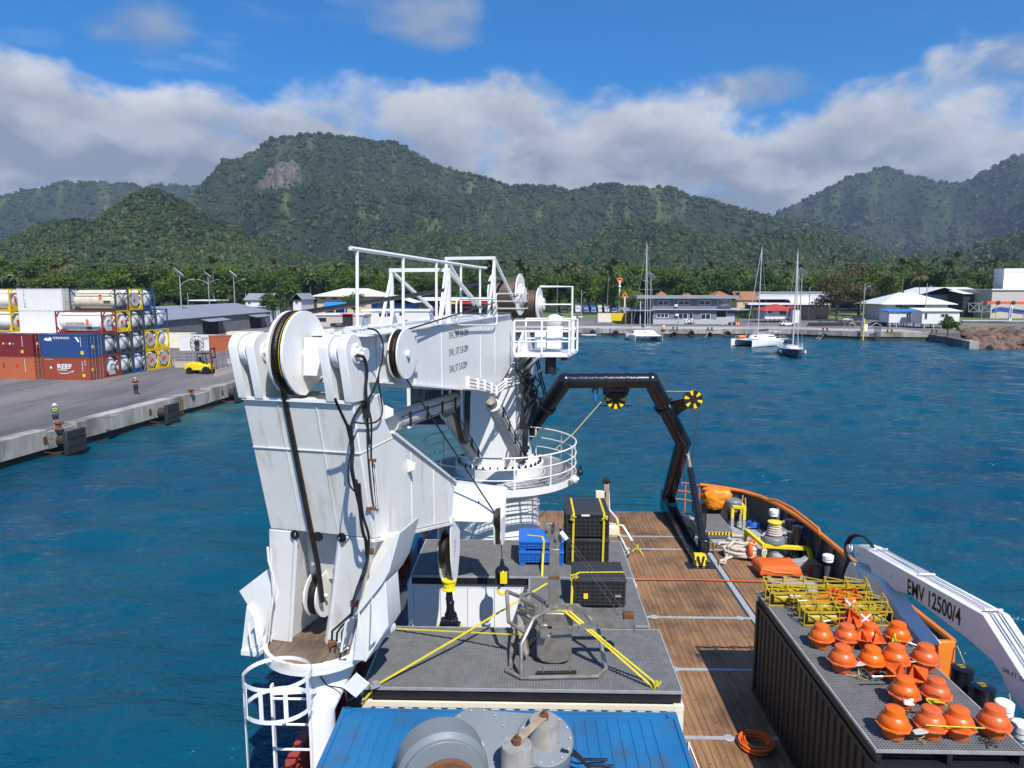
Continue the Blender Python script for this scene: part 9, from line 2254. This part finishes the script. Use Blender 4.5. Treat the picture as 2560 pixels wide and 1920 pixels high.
def bits():
 for i,(k,x,y)in enumerate((('f',1443,850),('f',1580,838),('f',1603,838),('f',865,882))):
  p=gz(k,x,y,ZQ+.02);t=thing('traffic_cone','red traffic cone %s'%('before the harbour office','left by the motorcycle','right by the motorcycle','on the quay behind the first catamaran')[i],'cone',p,'traffic cones');s=1.6 if i<3 else 2.6;b=MB();b.lathe(p,[(.3*s,0),(.3*s,.03),(.2*s,.04),(.04*s,.62*s),(.01,.63*s)],14);b.build('cone','mark_orange' if i else 'shop_red',t);b=MB();b.lathe(p,[(.145*s,.25*s),(.11*s,.38*s)],14,cap=False);b.build('band','white_clean',t)
 p=gz('f',1540,842,ZQ+.02);t=thing('motorcycle','dark scooter parked at the harbour office corner','motorcycle',p)
 for dx in(-.75,.75):wheel(t,p+Vector((dx,0,.42)),(0,1,0),.42,.18)
 b=MB();b.prism([p+Vector(v)for v in((-.8,-.12,.5),(.3,-.12,.45),(.75,-.12,1.0),(.6,-.12,1.1),(.2,-.12,.75),(-.2,-.12,.95),(-.9,-.12,.95))],(0,.24,0));b.build('frame','car_dark',t,bevel=.05);b=MB();b.beam(p+Vector((.62,-.4,1.3)),p+Vector((.62,.4,1.3)),.06,.06);b.beam(p+Vector((.75,0,.5)),p+Vector((.6,0,1.3)),.08,.08);b.build('handlebar','black_frame',t)
 for i,(x,y)in enumerate(((370,745),(530,745),(905,740))):
  p=gz('g',x,y+12,ZQ+.01);t=thing('picnic_table','dark picnic table on the quay lawn, %s'%('left','middle','right by the cabin')[i],'table',p,'picnic tables');b=MB();b.bx(p.x-1.8,p.x+1.8,p.y-.5,p.y+.5,ZQ+.85,ZQ+.95);b.build('table_top','dark_grey',t)
  for s in(-1,1):b=MB();b.bx(p.x-1.8,p.x+1.8,p.y+s*.9-.15,p.y+s*.9+.15,ZQ+.5,ZQ+.57);b.build('bench','dark_grey',t)
  for s in(-1,1):b=MB();b.beam((p.x+s*1.4,p.y-.95,ZQ+.02),(p.x+s*1.4,p.y+.3,ZQ+.85),.1,.1);b.beam((p.x+s*1.4+.12,p.y+.95,ZQ+.02),(p.x+s*1.4+.12,p.y-.3,ZQ+.85),.1,.1);b.build('leg','dark_grey',t)
 p,q=gz('g',1640,765,ZQ),gz('g',2600,775,ZQ);t=thing('kerb_wall','low pale kerb wall along the right hand lawn','kerb',p);b=MB();b.prism([p,q,q+Vector((0,.6,0)),p+Vector((0,.6,0))],(0,0,.7));b.build('wall','jetty_concrete',t);b=MB();b.prism([p+UPV*.7,q+UPV*.7,q+Vector((0,.6,.7)),p+Vector((0,.6,.7))],(0,0,.2));b.build('coping','wall_white',t)
bits()
# ------------------------------------------------------------------ trees along the shore road, each a thing with trunk and crown
mat('bark',(.10,.085,.07),.9,var=.25,vscale=2,bump=.4,bscale=12);mat('palm_bark',(.20,.175,.15),.9,var=.2,vscale=2)
def broad_proto(seed,H=12,fol='tree_foliage'):
 rd=random.Random(seed);t=thing('broadleaf_tree','','tree',(0,0,0));b=MB()
 b.tube([(0,0,0),(.15,.1,H*.2),(0,.2,H*.42),(.1,.1,H*.62)],[.38,.3,.24,.12],8)
 lobes=[]
 for i in range(9):
  a=i*2.4+rd.random();r_=H*rd.uniform(.10,.32);z=H*rd.uniform(.42,.86);c=(r_*math.cos(a),r_*math.sin(a),z);lobes.append(c);b.tube([(0,.15,H*.35),(c[0]*.5,c[1]*.5,(z+H*.35)/2),c],[.16,.1,.05],5)
 b.build('trunk','bark',t);b=MB()
 for i,c in enumerate(lobes):leaf_quads(b,270,H*rd.uniform(.17,.25),.34,.72,seed*20+i,.35,c,.8,.25)
 leaf_quads(b,260,H*.26,.34,.7,seed*20+11,.3,(0,0,H*.66),.8,.25)
 b.build('crown',fol,t,smooth=0);return t
def palm_proto(seed,H=19):
 rd=random.Random(seed);t=thing('coconut_palm','','palm',(0,0,0));b=MB();lean=rd.uniform(-1.2,1.2),rd.uniform(-.8,.8)
 P=[(lean[0]*(u_**2),lean[1]*u_**2,H*u_)for u_ in(0,.15,.4,.7,1)];b.tube(P,[.26,.18,.15,.13,.15],7);b.build('trunk','palm_bark',t);b=MB();top=Vector(P[-1])
 for i in range(22):
  a=i*2.4+rd.uniform(-.2,.2);el=rd.uniform(-.25,1.1)if i>5 else rd.uniform(.8,1.4);L=rd.uniform(3.6,4.7);d=Vector((math.cos(a),math.sin(a),0));pts=[]
  for k in range(9):u_=k/8;pts.append(top+d*L*u_*math.cos(el*(1-u_*.3))*(1-.1*u_)+UPV*(L*u_*math.sin(el)-2.7*u_**2.1*(1 if el<.8 else.6)))
  b.tube(pts,.03,3)
  sd=d.cross(UPV)
  for k in range(1,9):
   for h in(0,.5):
    if k==8 and h:continue
    p=pts[k].lerp(pts[k+1],h)if k<8 else pts[k];fw=(pts[k]-pts[k-1]).normalized();l_=1.15*math.sin(math.pi*(.12+.80*(k+h)/9))+.15
    for s in(-1,1):q=p+(sd*s*.8+fw*.5-UPV*.45).normalized()*l_;b.quad(p-fw*.17,p+fw*.17,q+fw*.03)
 b.build('crown','palm_foliage',t,smooth=0);return t
def pine():
 p=gz('g',480,715,ZQ);p.y=min(p.y,262);Y=238;x=gy('g',485,700,Y).x;zt=gy('g',560,205,Y).z;H=zt-ZQ;t=thing('casuarina_tree','wide brownish feathery pine standing before the tan store','tree',(x,Y,ZQ));b=MB();rd=random.Random(12)
 b.tube([(x,Y,ZQ),(x+.3,Y,ZQ+H*.2),(x+.8,Y,ZQ+H*.5),(x+1.5,Y,ZQ+H*.8)],[.55,.42,.3,.1],8);lobes=[]
 xl,xr=gy('g',275,400,Y).x,gy('g',850,400,Y).x;W=(xr-xl)/2;xc=(xl+xr)/2
 for i in range(26):
  a=rd.uniform(0,6.28);r_=W*math.sqrt(rd.random())*.82;z=ZQ+H*rd.uniform(.25,.9);f=1-.5*max(0,(z-ZQ)/H-.45);c=(xc+r_*math.cos(a)*f,Y+r_*.6*math.sin(a)*f,z);lobes.append(c);b.tube([(x+.5,Y,ZQ+H*.3),((x+c[0])/2,(Y+c[1])/2,(ZQ+H*.2+z)/2),c],[.2,.1,.04],5)
 b.build('trunk','bark',t);b=MB()
 for i,c in enumerate(lobes):leaf_quads(b,520,H*rd.uniform(.14,.21),.26,.7,300+i,.2,c,1.0,.1)
 b.build('crown','pine_foliage',t,smooth=0)
pine()
BP=[broad_proto(i+1,12,('tree_foliage','tree_foliage','bright_foliage','tree_foliage')[i])for i in range(4)];PP=[palm_proto(i+1)for i in range(4)];used=set()
def plant(proto,x,y,z,s,rz,label,group):
 o=proto if proto.name not in used else copy_tree(proto);used.add(proto.name);put(o,(x,y,z),rz,label,s,group)
def zone(S_):
 for lim,nm in((330,'behind the container stacks'),(700,'behind the grey shed'),(1000,'behind the cream hall'),(1400,'behind the crane boom'),(1640,'behind the parked trucks'),(1880,'behind the harbour office'),(2060,'behind the white commercial block'),(2200,'around the feathery pine'),(2400,'behind the shipping office')):
  if S_<lim:return nm
 return 'behind the warehouse'
def belt():
 rd=random.Random(21);N=0
 def zz(x,y):return float(land_height(np.array([math.atan2(x,y)]),np.array([math.hypot(x,y)]))[0])if math.hypot(x,y)>345 else ZQ
 def free(x,y):return not((-96<x<-70 and y<205))
 for i in range(140): # broadleaf trees
  S_=-60+(i+rd.random())*2700/140;Y=rd.choice((296,304,315,330,350,375,400))+rd.uniform(-5,5);x=(S_-1325)/1740*Y
  if 1990<S_<2560 and Y<310:Y+=28
  k=rd.choice((0,1,3,2,1,3,2));plant(BP[k],x,Y,zz(x,Y),rd.uniform(1.1,1.95),rd.uniform(0,6),('broad bright green tree in the belt ' if k==2 else 'broad dark green tree in the belt ')+zone(S_),'broadleaf trees '+zone(S_))
 for i in range(84): # palms rise above them
  S_=-60+(i+rd.random())*2560/84;Y=rd.choice((300,318,340,365,395,430,470))+rd.uniform(-6,6);x=(S_-1325)/1740*Y
  plant(PP[rd.randrange(4)],x,Y,zz(x,Y),rd.uniform(.8,1.15),rd.uniform(0,6),'tall coconut palm rising from the belt '+zone(S_),'coconut palms '+zone(S_))
  # trees one can pick out
 for k,x,yb,Y,s,kind,lab in(('i',1245,600,228,.82,0,'round dark tree between the two grey roofed houses'),('a',800,420,246,.8,2,'bright green tree at the right end of the cream hall'),('i',100,560,226,.55,2,'bright shrub tree left behind the shed roof'),('i',650,545,228,.6,0,'low tree behind the middle of the shed'),('g',880,560,276,1.55,2,'tall glossy tree right of the feathery pine'),('g',700,500,285,1.5,1,'tall dark tree behind the feathery pine'),('g',1450,500,312,1.3,2,'broad light green tree behind the pale blue store'),('g',1650,460,320,1.3,2,'light green tree between the blue store and the warehouse'),('f',1600,720,232,.32,2,'low yellow green hedge bush beside the harbour office'),('f',1710,760,226,.26,2,'low bright hedge bush left of the red roofed office'),('h',430,440,235,.8,2,'rounded bright tree above the TRITON container'),('h',1540,420,250,.95,2,'rounded bright green tree above the stained tank'),('f',530,600,262,.95,2,'bright green tree behind the upward triangle mark')):
  p=gy(k,x,yb,Y);plant(BP[kind],p.x,Y,ZQ,s,rd.uniform(0,6),lab,None)
 p=gz('g',1545,885,ZQ);plant(BP[0],p.x,p.y+1.5,ZQ-.4,.42,1,'single bush at the corner of the slip wall',None)
 for k,x,yt,Y,lab in(('g',1100,215,262,'large coconut palm behind the shipping office'),('g',1265,320,268,'drooping coconut palm right of the large one'),('i',600,330,252,'golden coconut palm behind the two armed lamp'),('h',240,230,240,'wide coconut palm above the left edge containers'),('f',315,290,285,'tall coconut palm left of the leading marks'),('g',40,330,285,'coconut palm with dry fronds behind the red roofed office'),('f',1600,545,250,'small coconut palm at the harbour office corner'),('j',1700,290,300,'coconut palm seen right above the winch drum')):
  c=gy(k,x,yt,Y);h=c.z-ZQ;plant(PP[rd.randrange(4)],c.x,Y,ZQ,max(.45,h/19.5),rd.uniform(0,6),lab,None)
belt()
